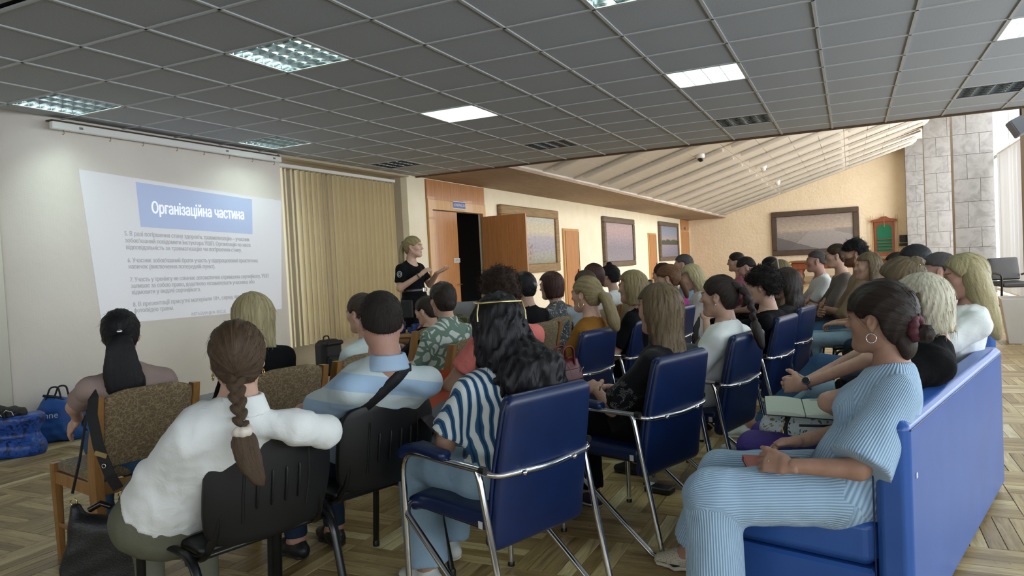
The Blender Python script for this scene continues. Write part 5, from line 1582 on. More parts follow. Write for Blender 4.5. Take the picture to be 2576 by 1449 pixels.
chair('black', -1.98, 7.45, 82, 'black stacking chair under the person half hidden behind the magenta shirt')
chair('black', -1.85, 8.32, 88, 'black stacking chair under the man in light blue shirt')
chair('black', -1.42, 9.40, 95, 'black stacking chair under the woman in pink')
chair('black', -1.20, 8.62, 95, 'black stacking chair under the man bowing his head')
chair('black', -.98, 9.18, 95, 'black stacking chair under the dark-haired person behind the headband woman')
chair('black', -.80, 8.56, 95, 'black stacking chair under the woman with white headband')
chair('black', -.42, 8.92, 100, 'black stacking chair under the man in white T-shirt')
chair('black', -.22, 8.36, 96, 'black stacking chair under the man with glasses in grey shirt')
chair('black', -.06, 7.78, 94, 'black stacking chair under the bearded man in beige')
chair('black', .06, 7.06, 92, 'black stacking chair under the woman in cream top')
chair('wood', -3.29, 2.37, 77, 'wooden damask chair with the black handbag hanging from its post')
chair('wood', -2.99, 2.97, 77, 'wooden damask chair under the blonde woman in black')
chair('wood', -2.90, 3.52, 78, 'wooden damask chair under the woman in pale mint shirt')
chair('wood', -2.62, 4.27, 83, 'wooden damask chair under the woman in leaf-print shirt')
chair('wood', -2.57, 5.42, 78, 'wooden damask chair under the woman with claw clip')
chair('wood', -2.62, 5.98, 78, 'wooden damask chair with grey jacket, under the woman in floral dress')
chair('wood', -2.50, 6.62, 80, 'wooden damask chair under the brown-haired person behind the ochre shirt')
chair('wood', -2.62, 7.25, 80, 'wooden damask chair under the woman in lilac blouse')
chair('wood', -2.55, 7.85, 80, 'wooden damask chair under the woman in white blouse with curls')
chair('wood', -3.40, 5.20, 70, 'wooden damask chair at the table under the woman with side plait')
sofa('sofa', (.15, 2.60), (.71, 4.56), .76, .58, 'long bright blue leatherette sofa with tall flat back at the right edge', 2)
sofa('sofa', (.735, 4.86), (.70, 7.0), .80, .58, 'second blue sofa behind the end of the long blue sofa', 2)

# ------------------------------------------------------------------ stuff people wear
H_BLACK = hair_mat('black_hair', '#08080a', '#1d1b20', .38)
H_DARK = hair_mat('dark_brown_hair', '#140f0d', '#33261f', .4)
H_BROWN = hair_mat('brown_plaited_hair', '#2d241c', '#5e4a36', .42)
H_BROWN2 = hair_mat('mid_brown_hair', '#221a14', '#4a392b', .42)
H_ASH = hair_mat('ash_brown_hair', '#2f281f', '#7d6a4d', .42)
H_BLOND = hair_mat('blonde_hair', '#6e6245', '#bfb288', .42)
H_DKBLOND = hair_mat('dark_blonde_hair', '#4f4430', '#a08e65', .42)
H_WHITE = hair_mat('platinum_hair', '#8f8770', '#d9d2bd', .45)
H_RED = hair_mat('reddish_brown_hair', '#1f100e', '#47271f', .4)
H_CHEST = hair_mat('chestnut_hair', '#3a2417', '#74502f', .42)
H_GREY = hair_mat('cropped_grey_hair', '#2e2c2c', '#5c5855', .6, 60)
H_CROP = hair_mat('cropped_dark_hair', '#14110f', '#2d2621', .6, 60)
H_CURLB = curl_mat('curly_brown_hair', '#1c120d', '#4c3427')
H_CURLD = curl_mat('curly_dark_hair', '#0c0908', '#261b17')
H_CURLK = curl_mat('curly_black_hair', '#070607', '#1c1719')
C_WHITE = cloth('white_cotton', '#dcdfde', '#e4e6e4'); C_BLACK = cloth('black_cotton', '#0b0b0d', '#101013'); C_MAUVE = cloth('mauve_jersey', '#94807a', '#9c8881')
C_MINT = cloth('pale_mint_cotton', '#bccac8', '#c6d2d0'); C_OCHRE = cloth('ochre_jersey', '#7d5420', '#8a5e26'); C_CORAL = cloth('coral_jersey', '#cc6f68', '#d87c74')
C_KHAKI = cloth('khaki_cotton', '#5d5d4c', '#67675a'); C_JEAN = denim('mid_blue_denim', '#33506f', '#3f5f80'); C_LJEAN = denim('light_blue_denim', '#7f99ad', '#92aabb'); C_DJEAN = denim('dark_denim', '#1d2a3c', '#263448')
C_GJEAN = denim('grey_blue_denim', '#7a868c', '#8d989c')
C_GREY = cloth('grey_linen', '#6a625d', '#746b66'); C_BEIGE = cloth('beige_cotton', '#84705a', '#8e7a63'); C_CREAM = cloth('cream_cotton', '#b5ab9b', '#bfb5a5')
C_PINK = cloth('pink_cotton', '#b76f84', '#c27b8f'); C_MAG = cloth('magenta_cotton', '#9c2f74', '#a8387f'); C_LILAC = cloth('lilac_cotton', '#a594a8', '#b09fb2'); C_LBLUE = cloth('light_blue_cotton', '#7d9ab0', '#88a4b9')
C_PGREY = cloth('pale_grey_blouse', '#a9a49f', '#b3aea8'); C_PURPLE = cloth('purple_leggings', '#4a3d7c', '#54468a', .6); C_DGREY = cloth('dark_grey_cotton', '#2f2d2d', '#383535')
S_WHITE = dict(m=mat('white_trainer', '#c9ccc8', .6)); S_BLACK = dict(m=mat('black_shoe', '#17171a', .5), s=mat('dark_sole', '#232325', .6)); S_BROWN = dict(m=mat('brown_shoe', '#4c3d31', .5), s=mat('dark_sole', '#232325', .6))

def striped():
    t = NT('blue_white_striped_cotton'); v = t.coord('Object', (1, .25, .12), (0, R(8), 0))
    w = t.new('TexWave', wave_type='BANDS', bands_direction='X'); w.inputs['Scale'].default_value = 12.5; w.inputs['Distortion'].default_value = .35; w.inputs['Detail'].default_value = 1; w.inputs['Detail Scale'].default_value = .6; t.link(v, w.inputs['Vector'])
    c = t.ramp(w.outputs['Fac'], [(.0, L4('#1d3550')), (.10, L4('#2d567c')), (.40, L4('#31608a')), (.46, L4('#16283a')), (.50, L4('#c9d2d2')), (1., L4('#d3dbda'))])
    n = t.noise(t.coord('Object'), 16, 4); t.bump(n, .3, .015); return t.set(c, .8, 0, .15, 0, .1)
def polo():
    t = NT('white_and_blue_banded_pique'); v = t.coord('Object'); sp = t.new('SeparateXYZ'); t.link(v, sp.inputs[0])
    h = t.math('ADD', sp.outputs[2], t.math('MULTIPLY', sp.outputs[0], .22))
    c = t.ramp(h, [(.0, L4('#a3bcd4')), (.76, L4('#a3bcd4')), (.775, L4('#c6d3d6')), (.825, L4('#c6d3d6')), (.83, L4('#a3bed8')), (.895, L4('#a3bed8')), (.90, L4('#c9d6d8')), (.99, L4('#c9d6d8'))], 'CONSTANT')
    n = t.noise(v, 12, 4); t.bump(n, .3, .02); return t.set(c, .85, 0, .15, 0, .1)
def leaves():
    t = NT('green_leaf_print_viscose'); v = t.coord('Object', (1, .5, 1))
    n = t.new('TexNoise'); n.inputs['Scale'].default_value = 5; t.link(v, n.inputs['Vector'])
    ad = t.new('VectorMath', operation='MULTIPLY_ADD'); t.link(n.outputs['Color'], ad.inputs[0]); ad.inputs[1].default_value = (.25, .25, .25); t.link(v, ad.inputs[2])
    mp = t.new('Mapping'); mp.inputs['Scale'].default_value = (24, 9, 13); mp.inputs['Rotation'].default_value = (0, R(35), 0); t.link(ad.outputs[0], mp.inputs[0])
    vo = t.new('TexVoronoi', feature='DISTANCE_TO_EDGE'); vo.inputs['Scale'].default_value = 1.0; t.link(mp.outputs[0], vo.inputs['Vector'])
    c = t.ramp(vo.outputs['Distance'], [(.14, L4('#6d8175')), (.16, L4('#c8cdc8'))]); t.bump(t.noise(v, 12), .25, .015); return t.set(c, .75, 0, .2, 0, .1)
def floral(name, base, cols, sc=20):
    t = NT(name); v = t.coord('Object'); vo = t.new('TexVoronoi'); vo.inputs['Scale'].default_value = sc; vo.inputs['Randomness'].default_value = 1
    n = t.new('TexNoise'); n.inputs['Scale'].default_value = 12; n.inputs['Detail'].default_value = 4; t.link(v, n.inputs['Vector'])
    ad = t.new('VectorMath', operation='MULTIPLY_ADD'); t.link(n.outputs['Color'], ad.inputs[0]); ad.inputs[1].default_value = (.12, .12, .12); t.link(v, ad.inputs[2]); t.link(ad.outputs[0], vo.inputs['Vector'])
    sp = t.new('SeparateColor'); t.link(vo.outputs['Color'], sp.inputs[0])
    c = t.ramp(sp.outputs[0], [(i/len(cols), L4(x)) for i, x in enumerate(cols)], 'CONSTANT'); m = t.ramp(vo.outputs['Distance'], [(.35, (1, 1, 1)), (.42, (0, 0, 0))])
    return t.set(t.mix(m, L4(base), c), .7, 0, .2)
def ribbed():
    t = NT('light_blue_ribbed_knit'); v = t.coord('@limb')
    sp = t.new('SeparateXYZ'); t.link(v, sp.inputs[0]); a = t.math('ARCTAN2', sp.outputs[1], sp.outputs[0]); w = t.math('SINE', t.math('MULTIPLY', a, 66.0))
    c = t.ramp(t.math('ADD', t.math('MULTIPLY', w, .5), .5), [(0., L4('#7f9dba')), (.5, L4('#a0bdd6')), (1., L4('#aec8de'))])
    t.bump(w, .45, .003); return t.set(c, .8, 0, .15, 0, .2)
def embroid():
    t = NT('black_cotton_white_embroidery'); v = t.coord('Object')
    w = t.new('TexWave', wave_type='RINGS'); w.inputs['Scale'].default_value = 30; w.inputs['Distortion'].default_value = 14; w.inputs['Detail'].default_value = 3; t.link(v, w.inputs['Vector'])
    ln = t.ramp(w.outputs['Fac'], [(.36, (0, 0, 0)), (.42, (1, 1, 1)), (.58, (1, 1, 1)), (.64, (0, 0, 0))])
    sp = t.new('SeparateXYZ'); t.link(v, sp.inputs[0])
    def ball(x, y, z, r):
        d = t.new('VectorMath', operation='DISTANCE'); t.link(v, d.inputs[0]); d.inputs[1].default_value = (x, y, z); return t.math('LESS_THAN', d.outputs['Value'], r)
    m = t.math('ADD', t.math('ADD', ball(-.21, -.06, .70, .075), ball(-.19, .0, .83, .05)), ball(-.15, -.17, .86, .045))
    f = t.math('MULTIPLY', t.math('MULTIPLY', m, ln), t.math('GREATER_THAN', t.noise(v, 26, 3), .50))
    c = t.mix(f, L4('#0c0c0f'), L4('#b0b3b8')); t.bump(t.noise(v, 14, 4), .3, .02); return t.set(c, .85, 0, .15, 0, .1)
def dotted():
    t = NT('perforated_cream_leather'); v = t.coord('Object'); vo = t.new('TexVoronoi'); vo.inputs['Scale'].default_value = 140; vo.inputs['Randomness'].default_value = .15; t.link(v, vo.inputs['Vector'])
    c = t.ramp(vo.outputs['Distance'], [(.20, L4('#3a352c')), (.26, L4('#b9b09c'))]); return t.set(c, .5)
C_STRIPE, C_POLO, C_LEAF, C_RIB, C_EMB = striped(), polo(), leaves(), ribbed(), embroid()
C_FLORAL = floral('multicolour_floral_viscose', '#3c4348', ['#9fb0ac', '#7d8f8c', '#8c5a68', '#b9b0a0', '#4d625c', '#a8705c', '#23282e'], 62)
M_GOLD = mat('pale_gold', '#d8c48a', .22, 1.0); M_SILVER = mat('silver_metal', '#d6d6d8', .2, 1.0)
SC_W = mat('cream_satin', '#cfc4b8', .5, bump=.2); SC_B = mat('burgundy_velvet', '#4a1422', .7, bump=.3)
def ring(name, c, n, r, rr, m, parent, seg=22):
    n = Vector(n).normalized(); a = n.orthogonal().normalized(); b = n.cross(a); c = Vector(c)
    return MB().tube([c+a*math.cos(2*PI*k/seg)*r+b*math.sin(2*PI*k/seg)*r for k in range(seg+1)], rr, 6, caps=False).build(name, m, parent)
def hd(J, x, y, z): return np.asarray(J['C'])+J['R'] @ (V3(x, y, z)*J['hs'])
def earring(J, s, kind='hoop', r=.017, m=None):
    p = hd(J, s*.079, -.003, -.046)
    if kind == 'hoop': return ring('earring', p-V3(0, 0, r), J['R'] @ V3(1, .25, 0), r, .0022, m or M_GOLD, J['root'])
    return MB().lathe([(0, -.006), (.005, 0), (0, .006)], 8, Matrix.Translation(Vector(p))).build('earring', m or M_SILVER, J['root'])
AUD = 'seated audience'

# ------------------------------------------------------------------ the near rows
# woman with the black ponytail
loc, th = (-3.15, 2.40), 70; w = LW(loc, th)
J = person(loc, th, 1.206, q=2, seed=3, skin='a', group=AUD, head=(-3.223, 2.354), label='woman with long black ponytail and mauve T-shirt on the wooden chair with the bag', lean=-.04, side=-.04, hy=-18, hp=4, sh=-8, shw=.165,
    armL=dict(e=w(-3.47, 2.26, .74), w=w(-3.56, 2.33, .665), d=(-.25, .6, -.55), n=(.6, .2, -.4), curl=(18, 22, 14), spread=14), shirt=dict(m=C_MAUVE, sleeve=.62, fold=.006), legs=dict(m=C_JEAN), shoes=S_WHITE,
    hair=dict(m=H_BLACK, kind='tied', pole=(0, -.105, -.005), t=.011, extra=[('ponytail', 'chainh', [((0, -.115, -.01), .026), ((0, -.145, -.06), .045), ((.0, -.145, -.16), .066), ((.01, -.135, -.25), .072), ((.04, -.12, -.31), .045)], .42)]))
MB().lathe([(0, -.012), (.012, -.006), (.014, 0), (.012, .006), (0, .012)], 10, Matrix.Translation(Vector(hd(J, 0, -.128, .012)))).build('hair_bead', M_SILVER, J['root'])
# braided woman in white long sleeves
loc, th = (-2.12, 1.80), 62; w = LW(loc, th)
J = person(loc, th, 1.189, q=2, seed=11, skin='a', group=AUD, head=(-1.824, 1.740), label='woman with long brown braid and white long-sleeved top, arm over the chair back', lean=-.13, side=-.02, hy=-14, hp=6, sh=-16, shw=.168, girth=1.12, hipx=-.09, bow=-.03,
    armR=dict(e=w(-1.65, 1.94, .79), w=w(-1.86, 2.10, .72)), armL=dict(e=w(-2.08, 1.60, .70), w=w(-2.28, 1.76, .64)), shirt=dict(m=C_WHITE, sleeve=1.95, fold=.010, wl=.13, e=.012, loose=.004, hem=.03, neck=.056, nc=(0, .02, .03), fold_collar=C_WHITE), legs=dict(m=C_KHAKI, e=.010, fold=.006), shoes=S_WHITE,
    hair=dict(m=H_BROWN, kind='tied', pole=(-.01, -.10, -.045), t=.013, nape=-.10, extra=[('braid', 'braidh', [(-.012, -.085, -.055), (-.012, -.112, -.10), (-.008, -.135, -.18), (-.004, -.15, -.225)], (.028, .021)),
        ('braid_end', 'chainh', [((-.004, -.15, -.235), .016), ((.0, -.155, -.27), .026), ((.012, -.16, -.33), .027), ((.045, -.165, -.405), .008)], .6)]))
rr = random.Random(2)
sg = Sdf(); cc = hd(J, -.004, -.152, -.232)
for k in range(7): a = 2*PI*k/7; sg.add(Ell(cc+V3(math.cos(a)*.019, math.sin(a)*.019, rr.uniform(-.006, .006)), (.014, .014, .017)), .004)
blob('scrunchie', sg, .004, SC_W, J['root'])
for s in (-1, 1): earring(J, s, 'hoop', .010)
# blonde in black in front of the slide
loc, th = (-3.03, 3.02), 74
person(loc, th, 1.231, q=1, seed=5, group=AUD, head=(-3.051, 3.042), label='blonde woman in black top sitting before the projected slide', lean=-.03, hy=-22, hp=3, shirt=dict(m=C_BLACK, sleeve=1.9), legs=dict(m=C_JEAN), shoes=S_BLACK,
    hair=dict(m=H_BLOND, kind='long', len=.20, w=.092, flare=.016, t=.022, by=-.055, bd=.068, face=.02, rag=3))
# mint shirt
loc, th = (-2.72, 3.58), 74
person(loc, th, 1.197, q=1, seed=6, group=AUD, head=(-2.712, 3.587), label='dark-ponytailed woman in pale mint shirt half hidden by the man in polo', lean=-.03, side=0, hy=8, hp=6, shirt=dict(m=C_MINT, sleeve=1.3), legs=dict(m=C_GJEAN), shoes=S_WHITE,
    hair=dict(m=H_BROWN2, kind='tied', pole=(0, -.1, .03), t=.011, extra=[('ponytail', 'chainh', [((.0, -.115, .03), .022), ((.02, -.15, -.03), .03), ((.02, -.15, -.15), .03), ((.02, -.14, -.24), .012)], .7)]))
# man in the polo
loc, th = (-2.0, 2.53), 68; w = LW(loc, th)
J = person(loc, th, 1.25, q=2, seed=8, male=True, skin='c', group=AUD, head=(-1.702, 2.372), label='short-haired man in pale blue and white polo with black strap across back', lean=-.14, side=-.03, hy=-24, hp=4, sh=-22, shw=.156, girth=1.0, bow=.035,
    armL=dict(e=w(-2.10, 2.34, .75), w=w(-2.27, 2.48, .64)), armR=dict(e=w(-1.80, 2.57, .74), w=w(-1.98, 2.72, .64)), shirt=dict(m=C_POLO, sleeve=.72, fold=.006, wl=.15, e=.016, se=.014, loose=.0, neck=.030, nc=(0, .025, .03), fold_collar=cloth('pale_blue_collar', '#a3bdd6', '#aec6dd')), legs=dict(m=C_DJEAN), shoes=S_BLACK,
    hair=dict(m=H_CROP, kind='short', t=.007, pole=(0, -.07, .085), nape=-.055, ear=(.004, .012), front=(.085, .06), back=-.03, ridge=.0006))
def on_cloth(J, p, d):
    """walk from outside along d until the shirt is met"""
    p = np.asarray(p, float); d = nrm(d)
    for k in range(60):
        v = J['fs'](p[None])[0]
        if v < .004: return p
        p = p+d*max(.002, min(v*.6, .03))
    return None
bk = nrm(np.cross((0, 0, 1), J['xr'])); pts = []; sa, sb = J['N']+J['xr']*.085+V3(0, 0, -.005), J['sp'](.34)-J['xr']*.16
for k in range(25):
    q_ = sa+(sb-sa)*k/24; h_ = on_cloth(J, q_-bk*.35, bk)
    if h_ is not None and (not pts or (Vector(h_)-pts[-1]).length < .06): pts.append(Vector(h_))
st_n = Vector(-bk); dv = (pts[-1]-pts[0]).normalized(); wv_ = dv.cross(st_n).normalized()
rg = [[p+wv_*a+st_n*b for a, b in ((-.022, -.002), (-.022, .004), (.022, .004), (.022, -.002))] for p in pts]
MB().loft(rg).build('bag_strap', mat('black_webbing', '#0d0d10', .7, bump=.2, bs=300), J['root'])
MB().cham((0, 0, 0), (.06, .016, .035), .004).build('strap_buckle', M_BLACKCAP, J['root']).location = pts[1]
# leaf print shirt
loc, th = (-2.58, 4.28), 72
person(loc, th, 1.226, q=1, seed=9, group=AUD, head=(-2.571, 4.316), label='dark-haired woman in green and white leaf-print shirt', lean=-.03, hy=-14, hp=4, sh=-14, girth=1.05, shirt=dict(m=C_LEAF, sleeve=.85, fold=.010, e=.016, loose=.02, fold_collar=C_LEAF), legs=dict(m=C_DJEAN), shoes=S_BLACK,
    hair=dict(m=H_DARK, kind='tied', t=.016, pole=(0, -.11, -.03), extra=[('hair_twist', 'ballh', (.0, -.10, -.035), (.04, .03, .045), .01)]))
J = person((-3.42, 5.16), 68, 1.105, q=1, seed=10, group=AUD, head=(-3.211, 5.121), label='woman with dark side plait leaning over the table of blue straps', lean=.10, hy=20, hp=18, shirt=dict(m=C_BLACK, sleeve=1.9), legs=dict(m=C_BLACK), shoes=S_BLACK,
    hair=dict(m=H_DARK, kind='tied', t=.010, pole=(.02, -.10, -.05), extra=[('braid', 'braidh', [(.03, -.09, -.03), (.06, -.11, -.11), (.09, -.11, -.22)], (.026, .018))]))
# curly woman in coral
loc, th = (-1.74, 3.52), 76; w = LW(loc, th)
J = person(loc, th, 1.300, q=2, seed=12, skin='b', group=AUD, head=(-1.733, 3.494), label='woman with big curly brown hair and coral T-shirt behind the striped blouse', lean=-.03, hy=-12, hp=3, sh=-18, shw=.172, girth=1.1, armL=dict(e=w(-1.97, 3.34, .70), w=w(-2.06, 3.46, .67), n=(.5, .2, -.8)),
    legL=dict(k=w(-2.17, 3.44, .52), a=w(-2.22, 3.50, .09)), shirt=dict(m=C_CORAL, sleeve=.62, fold=.008), legs=dict(m=C_GJEAN, wide=.02), shoes=S_WHITE, hair=dict(m=H_CURLB, kind='curly', vol=.028, cz=.004, low=.9, nape=-.10))
# striped blouse
loc, th = (-1.25, 2.49), 64; w = LW(loc, th)
J = person(loc, th, 1.212, q=2, seed=13, skin='b', group=AUD, head=(-1.261, 2.534), label='woman with very long wavy black hair and blue striped blouse', lean=-.06, side=.0, hy=-30, hp=4, sh=-20, shw=.165, girth=1.06,
    armL=dict(e=w(-1.425, 2.355, .655), w=w(-1.54, 2.53, .665), d=(.35, .85, .1), n=(.5, .1, -.6), curl=(30, 40, 20)), legL=dict(k=w(-1.69, 2.55, .52), a=w(-1.63, 2.50, .09)), legR=dict(k=w(-1.66, 2.86, .52), a=w(-1.70, 2.80, .09)),
    shirt=dict(m=C_STRIPE, sleeve=.80, fold=.012, wl=.12, e=.018, se=.026, flare=1.5, loose=.0, hem=-.02), legs=dict(m=C_LJEAN, e=.016, wide=.035, fold=.006), shoes=S_WHITE,
    hair=dict(m=H_BLACK, kind='long', t=.014, w=.088, face=.02, pole=(0, -.02, .1), tail=((.035, -.165, .93), (.045, -.195, .74)), tw=.125, tw2=.10, td=.055, td2=.042, wave=.022, len=.14))
STRIPED = J
# ochre T-shirt
loc, th = (-1.70, 4.50), 76
J = person(loc, th, 1.222, q=2, seed=14, group=AUD, head=(-1.602, 4.550), label='woman with dark blonde ponytail, hoop earrings and ochre T-shirt', lean=-.06, hy=2, hp=3, shirt=dict(m=C_OCHRE, sleeve=.75, fold=.007), legs=dict(m=C_DJEAN), shoes=S_BLACK,
    hair=dict(m=H_DKBLOND, kind='tied', t=.011, pole=(0, -.105, -.012), extra=[('ponytail', 'chainh', [((0, -.11, -.012), .022), ((.0, -.15, -.04), .034), ((.0, -.175, -.11), .042), ((.015, -.185, -.19), .045), ((.04, -.19, -.25), .02)], .75)]))
for s in (-1, 1): earring(J, s, 'hoop', .018)
ring('hair_tie', hd(J, 0, -.122, -.02), (0, 1, -.5), .021, .006, mat('brown_elastic', '#3a2a1e', .7), J['root'])
# claw clip, floral dress and those beyond
J = person((-2.44, 5.40), 76, 1.256, q=1, seed=15, group=AUD, head=(-2.431, 5.376), label='black-haired woman with silver claw clip and black top', lean=-.03, hy=-6, shirt=dict(m=C_BLACK, sleeve=.8), legs=dict(m=C_BLACK), shoes=S_BLACK,
    hair=dict(m=H_BLACK, kind='tied', t=.018, pole=(0, -.11, -.0), extra=[('hair_twist', 'ballh', (.0, -.10, .01), (.045, .04, .06), .012)]))
cl_ = Sdf()
for k in range(5): cl_.add(Cap(hd(J, -.02+.010*k, -.145, .028-.004*k), hd(J, -.015+.009*k, -.15, -.008), .0028, .002), .003)
blob('claw_clip', cl_, .003, mat('dull_silver', '#8e9094', .35, .9), J['root'], 0)
person((-2.44, 5.97), 78, 1.238, q=1, seed=16, group=AUD, head=(-2.436, 5.981), label='woman with smooth dark bob and multicoloured floral dress', lean=-.03, hy=6, shirt=dict(m=C_FLORAL, sleeve=.9, e=.016, loose=.02), legs=dict(m=C_BLACK), shoes=S_BLACK, hair=dict(m=H_RED, kind='bob', len=.125, t=.016, flare=.004, w=.082))
person((-2.36, 6.58), 78, 1.232, q=0, seed=17, group=AUD, head=(-2.327, 6.584), label='brown-haired woman mostly hidden behind the blonde ponytail', lean=-.03, shirt=dict(m=C_PGREY, sleeve=.9), legs=dict(m=C_BLACK), shoes=S_BLACK, hair=dict(m=H_BROWN2, kind='bob', len=.13, bangs=1))
person((-2.47, 7.20), 78, 1.282, q=0, seed=18, group=AUD, head=(-2.461, 7.239), label='woman with reddish dark bob and lilac blouse', lean=-.03, hy=-8, shirt=dict(m=C_LILAC, sleeve=1.5, e=.015), legs=dict(m=C_BLACK), shoes=S_BLACK, hair=dict(m=H_RED, kind='bob', len=.135, t=.02, flare=.01))
person((-2.42, 7.82), 80, 1.262, q=0, seed=19, group=AUD, head=(-2.462, 7.791), label='woman with piled black curls and white blouse', lean=-.03, shirt=dict(m=C_WHITE, sleeve=1.5), legs=dict(m=C_BLACK), shoes=S_BLACK,
    hair=dict(m=H_CURLK, kind='curly', vol=.022, extra=[('top_knot', 'ballh', (-.01, -.03, .135), (.035, .035, .028), .01)]))
person((-1.55, 5.25), 76, 1.232, q=1, seed=20, group=AUD, head=(-1.477, 5.216), label='woman with straight blonde bob, glasses and black T-shirt', lean=-.05, hy=2, hp=3, shirt=dict(m=C_BLACK, sleeve=.75), legs=dict(m=C_BLACK), shoes=S_BLACK, hair=dict(m=H_DKBLOND, kind='bob', len=.145, t=.015, flare=.008, face=.012))
# black embroidered shirt
loc, th = (-.97, 3.44), 70; w = LW(loc, th)
J = person(loc, th, 1.198, q=2, seed=21, skin='a', group=AUD, head=(-0.835, 3.386), label='woman with long ash-brown hair and black shirt with white embroidery', lean=-.12, hy=-4, hp=3, shw=.165, armL=dict(e=w(-1.06, 3.29, .62), w=w(-1.17, 3.42, .675), d=(.3, .75, .2), n=(.5, .1, -.75), curl=(35, 45, 25)),
    shirt=dict(m=C_EMB, sleeve=.88, fold=.009, e=.015, se=.022, loose=.015), legs=dict(m=C_BLACK, wide=.02), shoes=dict(m=mat('plum_trainer', '#3a2438', .6)),
    hair=dict(m=H_ASH, kind='long', len=.235, w=.082, t=.013, flare=.014, by=-.055, bd=.062, face=.018, rag=1.6))
ring('earring', hd(J, -.08, -.003, -.052), (1, .2, 0), .008, .002, M_SILVER, J['root'])
ring('bracelet', w(-1.155, 3.402, .672), (-.7, .8, .3), .029, .003, M_BLACKCAP, J['root'])
# magenta, the hidden one, light blue man, long blonde
person((-1.53, 6.52), 80, 1.252, q=1, seed=22, group=AUD, head=(-1.508, 6.527), label='woman with brown ponytail and fringe in magenta shirt', lean=-.04, hy=14, shirt=dict(m=C_MAG, sleeve=.8), legs=dict(m=C_BLACK), shoes=S_BLACK,
    hair=dict(m=H_CHEST, kind='tied', t=.015, pole=(0, -.10, -.05), bangs=1, extra=[('ponytail', 'chainh', [((0, -.11, -.05), .022), ((.0, -.14, -.12), .03), ((.02, -.145, -.2), .02)], .8)]))
person((-1.85, 7.42), 82, 1.264, q=0, seed=23, group=AUD, head=(-1.755, 7.350), label='brown-haired person whose crown shows behind the magenta shirt', shirt=dict(m=C_DGREY, sleeve=.8), legs=dict(m=C_BLACK), shoes=S_BLACK, hair=dict(m=H_CURLB, kind='curly', vol=.014))
person((-1.72, 8.30), 84, 1.345, q=0, seed=24, male=True, skin='c', group=AUD, head=(-1.724, 8.248), label='man with dark grey hair in light blue shirt, farthest of his row', lean=.02, hy=6, shirt=dict(m=C_LBLUE, sleeve=.7), legs=dict(m=C_DJEAN), shoes=S_BLACK, hair=dict(m=H_GREY, kind='short', t=.008, nape=-.05, ear=(.004, .012), back=-.03))
person((-1.45, 7.06), 88, 1.256, q=1, seed=25, group=AUD, head=(-1.409, 7.070), label='woman with long pale blonde hair and pale grey blouse looking down', lean=.0, hy=4, hp=26, hfw=.06, shirt=dict(m=C_PGREY, sleeve=1.6, e=.014), legs=dict(m=C_GREY), shoes=S_WHITE, hair=dict(m=H_BLOND, kind='long', len=.22, w=.08, t=.010, flare=.006, by=-.05, face=.0))
# white T-shirt, thick braid
loc, th = (-.80, 4.29), 76; w = LW(loc, th)
J = person(loc, th, 1.203, q=2, seed=26, skin='a', group=AUD, head=(-0.695, 4.258), label='woman with thick dark braid and white T-shirt', lean=-.06, hy=6, hp=2, girth=1.12, shw=.168, armL=dict(e=w(-.86, 4.06, .64), w=w(-1.02, 4.16, .62)), shirt=dict(m=C_WHITE, sleeve=.80, fold=.009, e=.016, se=.022, loose=.015, neck=.074), legs=dict(m=C_BLACK), shoes=S_BLACK,
    hair=dict(m=H_DARK, kind='tied', t=.010, pole=(0, -.105, .045), extra=[('braid', 'braidh', [(.0, -.105, .06), (.0, -.155, .02), (.005, -.185, -.08), (.0, -.195, -.165)], (.040, .026)),
        ('braid_end', 'chainh', [((0, -.195, -.165), .02), ((-.005, -.205, -.20), .024), ((-.015, -.22, -.25), .024), ((-.025, -.235, -.31), .010)], .8)]))
for s in (-1, 1): earring(J, s, 'stud')
# curly in black, very long black hair
loc, th = (-.68, 5.36), 78; w = LW(loc, th)
J = person(loc, th, 1.212, q=2, seed=27, skin='a', group=AUD, head=(-0.570, 5.255), label='woman with short dark curls and black T-shirt', lean=-.07, hy=12, hp=6, shw=.165, armL=dict(e=w(-.93, 5.17, .74), w=w(-.96, 5.30, .86)), shirt=dict(m=C_BLACK, sleeve=.8, neck=.078), legs=dict(m=C_BLACK), shoes=S_BLACK, hair=dict(m=H_CURLD, kind='curly', vol=.030, low=.75, nape=-.07, cy=-.022, front=(.09, .05)))
loc, th = (-.60, 6.17), 78
J = person(loc, th, 1.188, q=1, seed=28, group=AUD, head=(-0.478, 6.126), label='woman with waist-long straight black hair and white hair clip', lean=-.08, hy=6, shirt=dict(m=C_DGREY, sleeve=1.8), legs=dict(m=C_BLACK), shoes=S_BLACK, hair=dict(m=H_DARK, kind='long', t=.012, w=.084, face=.01, tail=((.02, -.19, .92), (.02, -.215, .62)), tw=.12, tw2=.13, td=.05, td2=.04, len=.15))
MB().cham((0, 0, 0), (.05, .02, .03), .008).build('hair_clip', mat('white_clip', '#d9dadf', .3), J['root']).location = Vector(hd(J, .01, -.11, .05))
